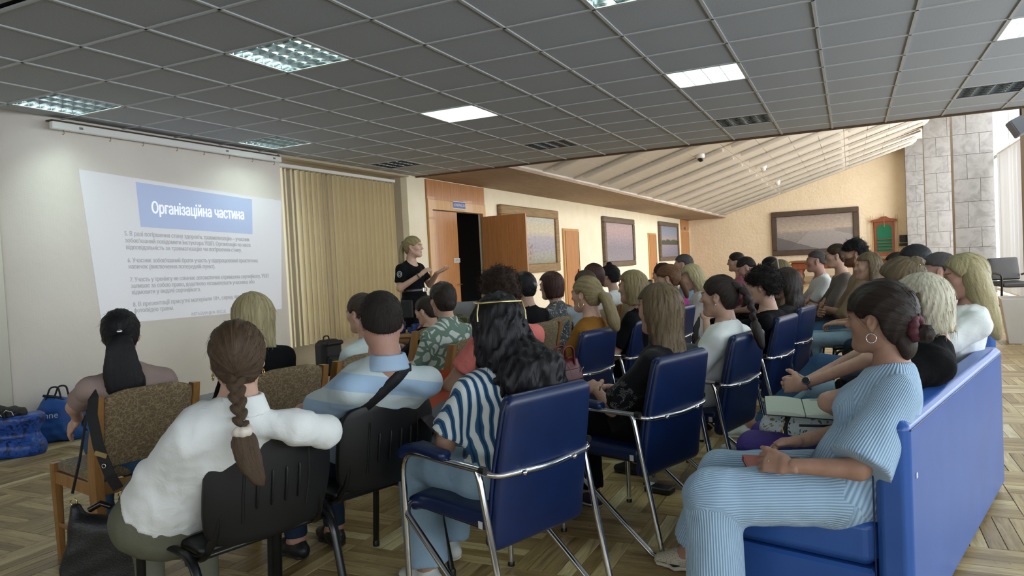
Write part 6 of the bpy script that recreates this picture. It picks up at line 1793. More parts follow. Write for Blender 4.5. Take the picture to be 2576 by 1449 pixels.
# far group turned to the screen
person((-1.32, 9.36), 95, 1.338, q=0, seed=29, group=AUD, head=(-1.296, 9.332), label='dark-haired woman with glasses in pink shirt, farthest from the sofa', lean=.02, hp=4, shirt=dict(m=C_PINK, sleeve=.9), legs=dict(m=C_BLACK), shoes=S_BLACK, hair=dict(m=H_DARK, kind='tied', t=.008, pole=(0, -.1, 0)))
person((-1.10, 8.60), 95, 1.309, q=0, seed=30, male=True, skin='c', group=AUD, head=(-1.079, 8.550), label='man with short dark hair bowing his head, grey shirt', lean=.10, hp=34, hfw=.07, shirt=dict(m=C_DGREY, sleeve=.8, collar=.02), legs=dict(m=C_BLACK), shoes=S_BLACK, hair=dict(m=H_CROP, kind='short', t=.008, nape=-.05, ear=(.004, .012), back=-.03))
person((-.90, 9.14), 95, 1.262, q=0, seed=31, group=AUD, head=(-0.889, 9.192), label='dark-haired person behind the woman with white headband', hp=10, shirt=dict(m=C_BLACK, sleeve=.8), legs=dict(m=C_BLACK), shoes=S_BLACK, hair=dict(m=H_BLACK, kind='tied', t=.010, pole=(0, -.1, 0)))
J = person((-.72, 8.54), 95, 1.225, q=0, seed=32, group=AUD, head=(-0.726, 8.605), label='blonde woman wearing a white headband', lean=.03, hp=14, shirt=dict(m=C_BEIGE, sleeve=.8), legs=dict(m=C_BLACK), shoes=S_BLACK, hair=dict(m=H_DKBLOND, kind='bob', len=.12, t=.012))
ring('headband', hd(J, 0, .0, .03), J['R'] @ V3(0, 1, .12), .098, .008, mat('white_band', '#c9cbd0', .5), J['root'])
CROSS = dict(armL=dict(e=(-.26, .10, .70), w=(.06, .27, .74), d=(1, .1, .1), n=(0, -1, -.2)), armR=dict(e=(.26, .10, .70), w=(-.06, .30, .70), d=(-1, .1, .1), n=(0, -1, -.2)))
person((-.37, 8.92), 102, 1.314, q=1, seed=33, male=True, skin='c', group=AUD, head=(-0.359, 8.888), label='man with shaved head and white T-shirt, arms crossed', lean=-.06, hp=2, hy=-8, girth=1.15, shirt=dict(m=C_WHITE, sleeve=.85, loose=.02), legs=dict(m=C_DJEAN), shoes=S_BROWN, hair=dict(m=H_GREY, kind='short', t=.004, nape=-.05, ear=(.004, .012), back=-.03, ridge=0), **CROSS)
J = person((-.17, 8.37), 96, 1.371, q=1, seed=34, male=True, skin='a', group=AUD, head=(-0.140, 8.328), label='man with glasses, swept-back hair and grey V-neck shirt', lean=.0, hp=6, hy=-4, shirt=dict(m=C_GREY, sleeve=1.35, neck=.085), legs=dict(m=C_DGREY), shoes=S_BROWN, hair=dict(m=H_BROWN2, kind='tied', t=.008, pole=(0, -.11, -.02), extra=[('hair_knot', 'ballh', (0, -.115, -.03), (.035, .03, .035), .006)]), **CROSS)
for s in (-1, 1): ring('glasses', hd(J, s*.033, .101, .004), J['R'] @ V3(0, 1, 0), .021, .0022, M_BLACKCAP, J['root'], 14)
person((0.0, 7.79), 95, 1.386, q=1, seed=35, male=True, skin='d', beard=(.36, .27, .22), brow=(.2, .15, .12), group=AUD, head=(0.035, 7.747), label='bearded man with dark curls and beige shirt', lean=.0, hp=2, hy=-2, shirt=dict(m=C_BEIGE, sleeve=1.2, collar=.02), legs=dict(m=C_JEAN, len=.8, wide=.01), shoes=S_BROWN, hair=dict(m=H_CURLK, kind='curly', vol=.020, nape=-.045, cy=-.005, cz=.012, low=.45, front=(.1, .045), ear=(.015, .01), back=-.02, amp=1.3), **CROSS)
person((.10, 7.05), 92, 1.271, q=1, seed=36, group=AUD, head=(0.132, 7.020), label='woman with blonde-streaked shoulder hair and cream top', lean=.0, hp=2, hy=4, shirt=dict(m=C_CREAM, sleeve=1.2, neck=.08), legs=dict(m=C_LJEAN), shoes=S_WHITE, hair=dict(m=H_ASH, kind='bob', len=.15, t=.010, face=.006))
# second sofa
person((.42, 6.9), 90, 1.266, q=0, sz=.42, seed=37, male=True, skin='c', group=AUD, head=(0.358, 7.126), label='person whose dark crown shows left of the black-haired man', lean=-.02, shirt=dict(m=C_DGREY, sleeve=.8), legs=dict(m=C_DJEAN), shoes=S_BLACK, hair=dict(m=H_CROP, kind='short', t=.008, nape=-.05, ear=(.004, .012), back=-.03))
person((.42, 6.15), 90, 1.318, q=1, sz=.42, seed=38, male=True, skin='c', group=AUD, head=(0.433, 6.278), label='black-haired man behind the bun of the ash-blonde woman', lean=-.0, shirt=dict(m=C_BLACK, sleeve=.8), legs=dict(m=C_BLACK), shoes=S_BLACK, hair=dict(m=H_BLACK, kind='short', t=.015, nape=-.05, ear=(.006, .006), back=-.03))
loc, th = (.40, 5.30), 86; w = LW(loc, th)
person(loc, th, 1.268, q=1, sz=.42, seed=39, male=True, skin='c', group=AUD, head=(0.505, 5.373), label='man with cropped grey hair beside the long-haired blonde in white', lean=-.08, hy=-2, shirt=dict(m=C_PGREY, sleeve=.8), legs=dict(m=C_JEAN), shoes=S_WHITE, legL=dict(k=w(-.20, 5.20, .56), a=w(-.62, 5.05, .16)), hair=dict(m=H_GREY, kind='short', t=.006, nape=-.05, ear=(.004, .014), back=-.03, ridge=.0004))

# ------------------------------------------------------------------ the long sofa
# ash-blonde bun, watch
loc, th = (.27, 3.92), 82; w = LW(loc, th)
J = person(loc, th, 1.262, q=2, sz=.40, seed=41, skin='a', group=AUD, head=(0.218, 4.023), label='woman with ash-blonde bun, gold clips and smartwatch on the sofa', lean=.0, hp=8, hy=4, shw=.165, armL=dict(e=w(.05, 3.70, .80), w=w(-.22, 3.70, .685), d=(.3, 1, -.1), n=(1, -.1, -.3), curl=(45, 50, 25)), armR=dict(e=w(.05, 4.18, .78), w=w(-.22, 3.86, .67), d=(-.35, 1, 0), n=(-1, 0, -.2), curl=(45, 50, 25)),
    legL=dict(k=w(-.25, 3.80, .50), a=w(-.40, 3.85, .09)), legR=dict(k=w(-.22, 4.02, .50), a=w(-.35, 4.1, .09)), shirt=dict(m=C_BLACK, sleeve=.85), legs=dict(m=C_JEAN), shoes=S_WHITE,
    hair=dict(m=H_ASH, kind='tied', t=.014, pole=(0, -.07, .08), nape=-.12, extra=[('hair_bun', 'ballh', (.0, -.075, .085), (.05, .048, .036), .014), ('loose_hair', 'chainh', [((0, -.075, -.03), .075), ((0, -.085, -.13), .07), ((0, -.08, -.2), .03)], .5)]))
for z, x in ((.075, -.045), (.02, -.06)): ring('hair_clip', hd(J, x, -.085, z), (-1, -.6, .3), .014, .0035, M_GOLD, J['root'], 14)
wa = w(-.165, 3.70, .708)
bp = V3(*w(-.205, 3.70, .69)); ax = nrm(V3(*w(-.22, 3.70, .685))-V3(*w(.05, 3.70, .80)))
ring('watch_strap', bp, ax, .030, .006, mat('grey_strap', '#77736e', .5, .4), J['root'])
n_ = nrm(V3(-.9, -.1, .6)-ax*(V3(-.9, -.1, .6)@ax))
Mx = Matrix.Translation(Vector(bp+n_*.032)) @ Vector((0, 0, 1)).rotation_difference(Vector(n_)).to_matrix().to_4x4()
wc = MB().lathe([(.0, -.004), (.020, -.004), (.021, .002), (.018, .005)], 18, Mx).build('watch_case', M_SILVER, J['root'])
MB().lathe([(.0, .0052), (.0165, .0052), (.0165, .006)], 18, Mx).build('watch_dial', mat('dark_dial', '#2e3236', .15), wc)
# platinum bob, purple leggings
loc, th = (.06, 3.38), 84; w = LW(loc, th)
J = person(loc, th, 1.192, q=2, sz=.40, seed=42, skin='a', group=AUD, head=(.258, 3.495), label='woman with short platinum hair, black T-shirt and purple leggings', lean=-.15, side=.05, hp=8, hy=4, girth=1.12, shw=.172, bow=.0, armL=dict(e=w(-.10, 3.10, .72), w=w(-.02, 3.22, .62), n=(0, .3, -1)), armR=dict(e=w(.06, 3.62, .72), w=w(-.15, 3.45, .63)),
    legL=dict(k=w(-.39, 3.12, .515), a=w(-.34, 3.16, .09)), legR=dict(k=w(-.37, 3.40, .50), a=w(-.36, 3.42, .09)), shirt=dict(m=C_BLACK, sleeve=.85, e=.018, se=.025, loose=.02, fold=.010), legs=dict(m=C_PURPLE, fold=.002), shoes=S_BLACK,
    hair=dict(m=H_WHITE, kind='bob', len=.135, t=.018, flare=.004, w=.086, by=-.045, bd=.075, face=.0, rag=2.2, sl=(.02, .05), pole=(0, -.05, .108)))
# white T-shirt with lettering, long straight blonde hair
loc, th = (.34, 4.50), 82; w = LW(loc, th)
J = person(loc, th, 1.256, q=2, sz=.40, seed=43, skin='c', group=AUD, head=(.545, 4.52), label='woman with long straight blonde hair and white lettered T-shirt at the sofa end', lean=-.16, side=.03, hp=4, hy=10, girth=1.16, shw=.176, bow=-.0, armL=dict(e=w(.22, 4.20, .72), w=w(.05, 4.35, .62)),
    legL=dict(k=w(-.18, 4.42, .52), a=w(-.62, 4.72, .13)), footL=(-.25, 1, .10), shirt=dict(m=C_WHITE, sleeve=.85, e=.02, se=.03, loose=.03, fold=.012), legs=dict(m=C_LJEAN), shoes=dict(m=mat('silver_white_trainer', '#bfc3c2', .45, .15), sock=C_WHITE, sh=.06),
    hair=dict(m=H_BLOND, kind='tied', t=.016, pole=(0, .02, .115), nape=-.12, back=.0, front=(.086, .072), extra=[('long_hair', 'chainh', [((0, -.030, .060), .080), ((0, -.040, .0), .097), ((0, -.060, -.10), .094), ((.01, -.09, -.22), .074), ((.03, -.12, -.31), .036), ((.04, -.13, -.35), .012)], .74)]))
earring(J, -1, 'stud')
ECO = J
# light blue ribbed set
loc, th = (-.03, 2.84), 86; w = LW(loc, th)
J = person(loc, th, 1.194, q=2, sz=.40, seed=44, skin='b', group=AUD, head=(.085, 2.91), label='woman in light blue ribbed top and trousers with burgundy scrunchie on the sofa end', lean=-.155, side=.06, hp=3, hy=-20, girth=1.14, shw=.165, bust=1.0, bow=-.03, legf=1.12, hs=1.05,
    armL=dict(e=w(-.0, 2.60, .60), w=w(-.20, 2.58, .60), d=(.22, 1, .04), n=(.70, .05, -.65), curls=((28, 42, 25), (36, 48, 28), (42, 52, 30), (46, 54, 30)), th=(.85, .35, -.1)),
    armR=dict(e=w(.03, 3.06, .64), w=w(-.18, 2.84, .625), d=(-.55, .9, -.02), n=(-.45, -.25, -.8), curls=((24, 38, 20), (30, 42, 22), (36, 46, 24), (42, 50, 24)), th=(.85, .30, .15)),
    legL=dict(k=w(-.47, 2.56, .475), a=w(-.46, 2.52, .09)), legR=dict(k=w(-.49, 2.93, .445), a=w(-.64, 3.02, .085)), footR=(.05, 1, 0),
    shirt=dict(m=C_RIB, rib=1, sleeve=.95, fold=.008, e=.014, se=.030, flare=2.0, loose=.02, neck=.086, nc=(0, .02, .04), hem=-.07), legs=dict(m=C_RIB, rib=1, e=.018, wide=.038, len=.84, fold=.009, wl=.16),
    shoes=dict(m=dotted(), s=mat('cream_sole', '#c4bcaa', .6), stripe=M_BLACKCAP, sock=C_WHITE, sh=.10),
    hair=dict(m=H_DARK, kind='tied', t=.019, pole=(0, -.115, -.025), bangs=1, bz=.030, nape=-.10, extra=[('hair_knot', 'ballh', (.0, -.142, -.055), (.030, .034, .034), .016), ('loose_hair', 'chainh', [((0, -.075, -.06), .045), ((0, -.085, -.10), .032), ((.0, -.08, -.135), .010)], .6)]))
BW = J
sg = Sdf(); cc = hd(J, 0, -.116, -.035)
for k in range(9): a = 2*PI*k/9; sg.add(Ell(cc+J['R'] @ V3(math.cos(a)*.036, rr.uniform(-.006, .006), math.sin(a)*.036), (.017, .02, .017)), .006)
blob('scrunchie', sg, .0045, SC_B, J['root'])
earring(J, -1, 'hoop', .0165, M_SILVER); earring(J, 1, 'hoop', .0165, M_SILVER)
ring('ring', w(-.278, 2.595, .603), (.3, 1, .1), .0098, .002, M_SILVER, J['root'], 12)

# ------------------------------------------------------------------ the trainer, standing
loc, th = (-4.40, 6.80), -97; w = LW(loc, th)
J = person(loc, th, 1.696, q=2, stand=True, hipz=.97, seed=50, skin='a', head=(-4.383, 6.797), label='standing trainer in black polo and black utility trousers, hands raised', lean=.0, hp=2, hy=20, shw=.165, armf=1.05, girth=1.02, bow=-.01,
    armR=dict(e=(.20, -.04, 1.13), w=(.10, .17, 1.265), d=(-.5, .55, .55), n=(-.6, .1, -.5), curl=(35, 45, 25)), armL=dict(e=(-.20, .06, 1.15), w=(-.06, .28, 1.275), d=(-.05, 1, .22), n=(.25, -.1, .9), curl=(6, 10, 6), spread=16),
    shirt=dict(m=C_BLACK, sleeve=.72, neck=.078, nc=(0, .045, .0), hem=.06), legs=dict(m=C_BLACK, e=.016, wide=.01), shoes=S_BLACK,
    hair=dict(m=H_DKBLOND, kind='tied', t=.010, pole=(0, -.1, .04), extra=[('ponytail', 'chainh', [((.0, -.11, .04), .022), ((.01, -.14, -.03), .03), ((.02, -.14, -.16), .033), ((.03, -.12, -.36), .03), ((.03, -.11, -.50), .012)], .7)]))
PR = J
ring('hair_clip', hd(J, 0, -.118, .04), (.3, 1, .2), .022, .005, M_BLACKCAP, J['root'], 12)
bt_ = Sdf().add(Cap(V3(0, 0, 1.08), V3(0, 0, 1.12), .165, .160, .122, .118, (1, 0, 0), flat=True, flata=True), 0)
blt = blob('belt', bt_, .008, mat('black_leather_belt', '#15151a', .3), J['root'])
MB().cham((-.02, .124, 1.10), (.055, .012, .05), .006).build('belt_buckle', M_SILVER, blt)
MB().cham((.17, .02, .90), (.05, .15, .20), .012).build('hip_pouch', mat('black_nylon', '#111216', .7, bump=.2), J['root'])
ring('bracelet', (.108, .155, 1.255), (-.4, .8, .5), .030, .005, M_BLACKCAP, J['root'])
pt = MB().lathe([(.0, 0), (.036, 0), (.036, .003), (0, .004)], 22, Matrix.Translation((.237, .0, 1.285)) @ Matrix.Rotation(R(90), 4, 'Y')).build('sleeve_patch', mat('patch_black', '#15161a', .7), J['root'])
ring('patch_ring', (.242, 0, 1.285), (1, 0, 0), .032, .003, mat('patch_white', '#c9cacc', .7), pt); ring('patch_ring', (.242, 0, 1.285), (1, 0, 0), .016, .003, mat('patch_white', '#c9cacc', .7), pt)
# ================================================================== bags, books and small things
M_LEATH = mat('soft_black_leather', '#121316', .42, bump=.18, bs=140)
hb = empty('handbag', (-2.79, 1.90, 0), R(24.6), 'slouchy black leather handbag hanging from the wooden chair post', 'handbag')
f = Sdf(); 
f.add(Cap((-.115, 0, .17), (.125, 0, .19), .045, .045), 0); f.add(Cap((-.095, 0, .17), (-.105, 0, .43), .042, .020), .07); f.add(Cap((.115, 0, .19), (.09, 0, .46), .042, .018), .07)
f.add(Cap((-.03, 0, .2), (-.03, 0, .36), .10, .05, .05, .03, (1, 0, 0)), .08); f.add(Cap((.03, 0, .2), (.03, 0, .33), .09, .05, .05, .03, (1, 0, 0)), .08)
f.then(lambda P, d: np.maximum(d, np.abs(P[:, 1])-.048)); f.then(folds(4, .005, .16))
blob('bag_body', f, .0065, M_LEATH, hb)
wb_ = mat('black_webbing', '#0d0d10', .7, bump=.2, bs=300)
pt_ = Vector((-.055, .095, .872))
def flat_strap(name, pts, w, m, parent, nd=(0, -1, 0)):
    P = [Vector(p) for p in pts]; nd = Vector(nd); rg = []
    for i, p in enumerate(P):
        t = (P[min(i+1, len(P)-1)]-P[max(i-1, 0)]).normalized(); s = t.cross(nd).normalized(); n = s.cross(t)
        rg.append([p+s*a*w+n*b*.002 for a, b in ((-1, -1), (-1, 1), (1, 1), (1, -1))])
    return MB().loft(rg, smooth=False).build(name, m, parent)
flat_strap('strap', [(-.055, .095, .875), (-.035, .055, .868), (-.03, .03, .80), (.005, .0, .68), (.05, -.01, .56), (.075, 0, .50)], .023, wb_, hb)
flat_strap('strap', [(-.055, .095, .875), (-.085, .085, .80), (-.105, .05, .62), (-.115, .0, .49)], .010, wb_, hb, (1, .2, 0))
for p in ((.085, 0, .475), (-.112, 0, .455)): ring('snap_hook', p, (0, 1, 0), .014, .003, M_GOLD, hb, 12)
b_ = MB().cham((0, 0, 0), (.052, .007, .022), .002).build('buckle', M_GOLD, hb); b_.location = (.018, -.006, .645); b_.rotation_euler = (0, R(20), 0)
ring('d_ring', (.03, -.014, .60), (0, 1, 0), .008, .002, M_SILVER, hb, 10)
b_ = MB().cham((0, 0, 0), (.010, .006, .045), .002).build('zip_pull', M_SILVER, hb); b_.location = (.085, -.046, .37); b_.rotation_euler = (0, R(-14), 0)
# small things peeping out of the bag
MB().tube([(-.05, .0, .42), (.0, .0, .445), (.04, .0, .43)], .012, 8).build('case', mat('black_gloss_case', '#0b0b0d', .2), hb)

# red handbag on the navy armchair
rb = empty('handbag', (-1.62, 4.14, .47), R(70), 'dark red leather handbag with two handles on the navy armchair', 'handbag')
M_RED = mat('dark_red_leather', '#5a1018', .38, bump=.12, bs=120)
f = Sdf(); f.add(Cap((-.10, 0, .05), (.10, 0, .05), .055, .055), 0); f.add(Cap((-.10, 0, .05), (-.085, 0, .24), .055, .03), .05); f.add(Cap((.10, 0, .05), (.085, 0, .24), .055, .03), .05); f.add(Ell((0, 0, .13), (.12, .055, .13)), .05)
f.then(lambda P, d: np.maximum(d, -P[:, 2])).then(folds(9, .005, .1)); blob('bag_body', f, .008, M_RED, rb)
pad([(0, -.052, .20), (0, -.066, .13)], .10, .006, n=16, e=5, rnd=.006).build('front_flap', M_RED, rb)
for y in (-.035, .035): MB().tube(fillet([(-.055, y, .22), (-.05, y, .34), (.05, y, .34), (.055, y, .22)], .05), .008, 8).build('handle', M_RED, rb)
for x in (-.09, .09):
    b_ = MB().cham((0, 0, 0), (.008, .006, .035), .002).build('clasp', M_SILVER, rb); b_.location = (x, -.068, .19); b_.rotation_euler = (0, R(50), 0)

# blue bags by the wall
M_BAG = mat('royal_blue_nylon', '#1f4f9e', .45, col2='#23589f', ns=5, bump=.15, bs=60); M_TRIM = mat('black_binding', '#0d0e11', .6)
ba = empty('tote_bag', (-6.28, 3.98, 0), R(45), 'royal blue nylon bag with black handles and white lettering by the screen wall', 'bag')
f = Sdf(); f.add(Cap((-.16, 0, .07), (.20, 0, .05), .09, .07), 0); f.add(Cap((-.15, 0, .08), (-.10, 0, .38), .09, .025), .08); f.add(Cap((.05, 0, .10), (.14, 0, .30), .11, .02), .08); f.add(Ell((-.02, 0, .18), (.19, .10, .2)), .06)
f.then(lambda P, d: np.maximum(d, -P[:, 2])).then(folds(21, .016, .16)); blob('bag_body', f, .012, M_BAG, ba)
MB().tube([(-.13, -.02, .40), (-.04, -.03, .385), (.05, -.03, .335), (.12, -.03, .315), (.185, -.03, .30), (.20, -.04, .22), (.16, -.06, .12), (.20, -.06, .05), (.28, -.03, .015)], .012, 6).build('binding', M_TRIM, ba)
for y, x in ((-.03, -.05), (.02, -.0)): MB().tube(fillet([(x-.06, y, .36), (x-.02, y, .47), (x+.04, y, .47), (x+.06, y, .34)], .04), .008, 6).build('handle', M_TRIM, ba)
text('lettering', 'Anne', .075, mat('white_print', '#c9d3de', .6), ba, Matrix.Translation((-.165, -.118, .215)) @ Matrix.Rotation(R(82), 4, 'X'), .001)
bb = empty('tote_bag', (-6.16, 3.42, 0), R(45), 'blue printed shopping bag stuffed with black things at the picture edge', 'bag')
def printed():
    t = NT('blue_printed_plastic'); v = t.coord('Object'); n = t.noise(v, 16, 5, .7, 1.5)
    c = t.ramp(n, [(.44, L4('#12275e')), (.5, L4('#2150a8')), (.62, L4('#2a5cb8'))]); return t.set(c, .35, 0, .5)
f = Sdf(); f.add(Cap((-.2, 0, .06), (.18, 0, .06), .12, .12), 0); f.add(Cap((-.2, 0, .3), (.18, 0, .3), .13, .12), .1); f.then(lambda P, d: np.maximum(np.maximum(d, -P[:, 2]), P[:, 2]-.33)).then(folds(22, .012, .2)); blob('bag_body', f, .012, printed(), bb)
f = Sdf(); f.add(Ell((-.08, 0, .36), (.12, .09, .08)), 0); f.add(Ell((.08, 0, .34), (.10, .09, .06)), .03); f.then(folds(23, .02, .08)); blob('black_jumble', f, .01, mat('black_crumpled_cloth', '#0c0d10', .55), bb)
for k in range(2): MB().tube([(-.06+.09*k, -.09, .36), (-.03+.09*k, -.10, .385), (.01+.09*k, -.105, .37), (.03+.08*k, -.105, .34)], .003, 5).build('white_cord', mat('white_cord', '#d9dde0', .5), bb)
ring('handle', (-.02, -.1, .33), (0, 1, 0), .07, .007, M_TRIM, bb, 16)

# backpack under the blind
bp_ = empty('backpack', (-6.2, 7.45, 0), R(80), 'black backpack standing on the floor below the beige blind', 'backpack')
M_BP = mat('black_backpack_nylon', '#111317', .65, bump=.25, bs=200)
MB().cham((0, 0, .24), (.34, .22, .47), .05).build('body', M_BP, bp_, .03, seg=3)
MB().cham((0, -.14, .15), (.26, .08, .24), .03).build('front_pocket', M_BP, bp_, .02, seg=3)
MB().cham((0, -.10, .43), (.30, .10, .06), .02).build('lid_flap', M_BP, bp_, .015, seg=3)
MB().tube(fillet([(-.05, .03, .45), (-.04, .03, .52), (.04, .03, .52), (.05, .03, .45)], .03), .010, 6).build('grab_handle', M_TRIM, bp_); MB().lathe([(.022, 0), (.022, .003)], 16, Matrix.Translation((0, -.192, .14)) @ Matrix.Rotation(R(90), 4, 'X')).build('badge', mat('red_badge', '#8a2a35', .5), bp_)
b2 = copy_tree(bp_); b2.location = (-5.95, 8.05, 0); b2.rotation_euler = (0, 0, R(60)); tag(b2, 'second black backpack, right of the one below the beige blind')

# ------------------------------------------------------------------ presentation table
tb = empty('table', (-3.60, 5.98, 0), R(8), 'plain wooden table with projector and blue straps in front of the trainer', 'table')
M_TABLE = wood('light_table_veneer', '#a27848', '#b98e5c', (1, 6, 6), .4, scale=3)
MB().cham((0, 0, .742), (.62, 1.25, .026), .004).build('table_top', M_TABLE, tb)
for sx in (-1, 1):
    for sy in (-1, 1): MB().cham((sx*.26, sy*.57, .365), (.04, .04, .73), .004).build('leg', M_BLKMET, tb)
MB().cham((0, 0, .69), (.54, 1.15, .06), .004).build('apron', M_TABLE, tb)
lp = empty('laptop', (-3.42, 6.10, .755), R(25), 'open silver laptop on the table, lid towards the audience', 'laptop')
MB().cham((0, .12, .009), (.34, .24, .018), .004).build('keyboard_base', mat('silver_laptop', '#9c9da0', .3, .6), lp)
ld = MB().cham((0, 0, .115), (.34, .008, .23), .003).build('lid', mat('silver_laptop', '#9c9da0', .3, .6), lp); ld.rotation_euler = (R(12), 0, 0); ld.location = (0, 0, .016)
pj = empty('projector', (-3.33, 5.78, .755), R(40), 'white portable projector with black cable beside the laptop', 'projector')
MB().cham((0, 0, .06), (.26, .21, .10), .02).build('case', M_WHITE, pj); MB().lathe([(.035, 0), (.035, .02), (.028, .02), (.028, .01)], 18, Matrix.Translation((.05, .105, .06)) @ Matrix.Rotation(R(-90), 4, 'X')).build('lens', M_BLACKCAP, pj)
for k in range(5): MB().box((-.131, -.06+.03*k, .06), (.003, .016, .05)).build('vent', mat('grey_vent', '#8d8f90', .6), pj)
MB().tube(fillet([(.12, -.06, .07), (.22, -.1, .09), (.27, -.08, .02), (.25, -.02, .005)], .05), .006, 6).build('cable', M_BLACKCAP, pj)
M_STRAP = mat('royal_blue_webbing', '#1d4690', .6, bump=.2, bs=120)
rr = random.Random(9)
spots = [(-3.60+rr.uniform(-.13, .15), 5.50+rr.uniform(-.10, .14)) for _ in range(14)]
for k, (x, y) in enumerate(spots):
    z = .757+.032*(k//6)
    st_ = empty('strap_roll', (x, y, z), rr.uniform(0, 6.28), 'rolled blue webbing strap in the heap at the table corner', 'strap', 'heap of blue straps')
    r0 = rr.uniform(.028, .036); pts = [(r0*(1-.012*j)*math.cos(j*.42), r0*(1-.012*j)*math.sin(j*.42), .021) for j in range(38)]
    P = [Vector(p) for p in pts]; rg = []
    for i, p in enumerate(P):
        n = Vector((p.x, p.y, 0)).normalized(); rg.append([p+Vector((0, 0, a*.019))+n*b*.0016 for a, b in ((-1, -1), (-1, 1), (1, 1), (1, -1))])
    b = MB().loft(rg, smooth=False).build('webbing', M_STRAP, st_); b.rotation_euler = (R(rr.uniform(-14, 14)), R(rr.uniform(-14, 14)), 0)
    MB().cham((r0*1.02, 0, .021), (.012, .03, .04), .003).build('buckle', M_BLACKCAP, st_)
ob = empty('pouch', (-3.40, 5.42, .756), R(30), 'orange and black first aid pouch lying beside the blue straps', 'pouch')
MB().cham((0, 0, .04), (.17, .10, .075), .02).build('body', mat('orange_nylon', '#a8502a', .6, bump=.15), ob); MB().cham((0, -.052, .04), (.12, .01, .05), .004).build('black_panel', M_TRIM, ob)
cm = empty('camouflage_bag', (-3.18, 5.50, 0), R(20), 'camouflage kit bag beside the table behind the curly hair', 'bag')
def camo():
    t = NT('camouflage_cloth'); v = t.coord('Object'); c = t.ramp(t.noise(v, 13, 2, .5), [(.40, L4('#2b2d20')), (.47, L4('#4c4a34')), (.56, L4('#6b6248')), (.62, L4('#37402a'))], 'CONSTANT'); return t.set(c, .85, 0, .15)
f = Sdf(); f.add(Cap((-.10, 0, .12), (.10, 0, .12), .12, .12), 0); f.add(Cap((-.09, 0, .80), (.09, 0, .80), .10, .09), .1); f.add(Cap((0, 0, .15), (0, 0, .8), .17, .14, .12, .1, (1, 0, 0)), .1); f.then(lambda P, d: np.maximum(d, -P[:, 2])).then(folds(31, .01, .15)); blob('body', f, .014, camo(), cm)
MB().tube([(-.06, -.11, .86), (.0, -.13, .92), (.06, -.11, .86)], .010, 6).build('handle', M_TRIM, cm)

# ------------------------------------------------------------------ things held or worn
ph = empty('smartphone', (-1.605, 2.545, .69), R(60), 'dark smartphone held in the lap of the woman in striped blouse', 'phone')
p_ = MB().cham((0, 0, 0), (.074, .155, .009), .004).build('body', mat('phone_black', '#15141a', .25), ph); p_.rotation_euler = (R(18), R(10), 0)
q_ = MB().box((0, 0, .0048), (.068, .146, .001)).build('screen', mat('phone_glass', '#2c2630', .08), ph); q_.rotation_euler = (R(18), R(10), 0)
def book(name, loc, rot, w, l, t, cover, label, ribbon=None, cat='notebook'):
    r = empty(name, loc, 0, label, cat); r.rotation_euler = rot
    MB().cham((0, 0, t/2-.0015), (w, l, .003), .001).build('cover', cover, r); MB().cham((0, 0, -t/2+.0015), (w, l, .003), .001).build('cover', cover, r)
    MB().cham((-w/2+.0015, 0, 0), (.003, l, t), .001).build('spine', cover, r); MB().box((.001, 0, 0), (w-.008, l-.01, t-.006)).build('pages', mat('paper_pages', '#d8d4c6', .8, bump=.2, bs=300, stretch=(1, 1, 30)), r)
    if ribbon: MB().tube([(w*.2, -l/2, 0), (w*.2, -l/2-.02, -.005), (w*.15, -l/2-.045, -.018), (w*.22, -l/2-.055, -.022)], .0025, 5).build('ribbon', ribbon, r)
    return r
book('notebook', (-.27, 2.72, .555), (R(-4), R(6), R(-72)), .145, .205, .022, mat('orange_red_cover', '#9c2f18', .35), 'orange-red hardback notebook in the lap of the woman in light blue', mat('yellow_ribbon', '#c9a23a', .6))
book('notebook', (-2.10, 3.42, .66), (R(75), R(0), R(35)), .15, .21, .016, mat('orange_cover', '#b04a1c', .45), 'orange notebook held on the knee of the woman in coral')
fb = empty('handbag', (-.20, 3.24, .50), R(-8), 'white floral print handbag in the lap of the woman in purple leggings', 'handbag')
M_FB = floral('white_black_floral_print', '#c3cac8', ['#31363a', '#5b6264', '#a9afac', '#8a7a3c', '#c9cfcb', '#c9cfcb', '#6d7476'], 60)
f = Sdf(); f.add(Cap((-.10, -.02, .07), (.13, .02, .07), .07, .07), 0); f.add(Ell((0, 0, .075), (.17, .10, .07)), .05); f.then(folds(33, .012, .1)); blob('bag_body', f, .0075, M_FB, fb)
MB().tube([(-.05, -.095, .04), (-.055, -.10, .09), (-.045, -.06, .145)], .009, 8).build('trim_band', M_TRIM, fb); MB().tube([(-.06, -.10, .05), (-.065, -.098, .10), (-.055, -.06, .148)], .003, 6).build('zip', M_GOLD, fb)
MB().tube([(.0, -.095, .11), (.12, -.085, .115)], .005, 6).build('zip', M_TRIM, fb)
on = empty('notebook', (-.20, 3.235, .665), 0, 'open lined notebook lying on the white floral handbag', 'notebook'); on.rotation_euler = (R(7), R(4), R(8))
def lined():
    t = NT('lined_paper'); v = t.coord('Object'); sp = t.new('SeparateXYZ'); t.link(v, sp.inputs[0]); m = t.math('PINGPONG', sp.outputs[1], .0045)
    l = t.ramp(m, [(.0, (1, 1, 1)), (.0005, (0, 0, 0))]); c = t.mix(l, L4('#cfd6c6'), L4('#9aa79f')); return t.set(c, .8)
M_LINED = lined()
for s in (-1, 1):
    pg = pad([(s*.004, -.105, 0), (s*.004, .105, 0)], .001, .001) if False else MB().loft([[(s*(.002+.148*t), y, .004+.010*math.sin(t*PI*.9)*(1 if s > 0 else .8)) for t in [k/8 for k in range(9)]]+[(s*(.002+.148*t), y, -.004) for t in [k/8 for k in range(8, -1, -1)]] for y in (-.105, .105)], smooth=False)
    pg.build('page_block', M_LINED, on)
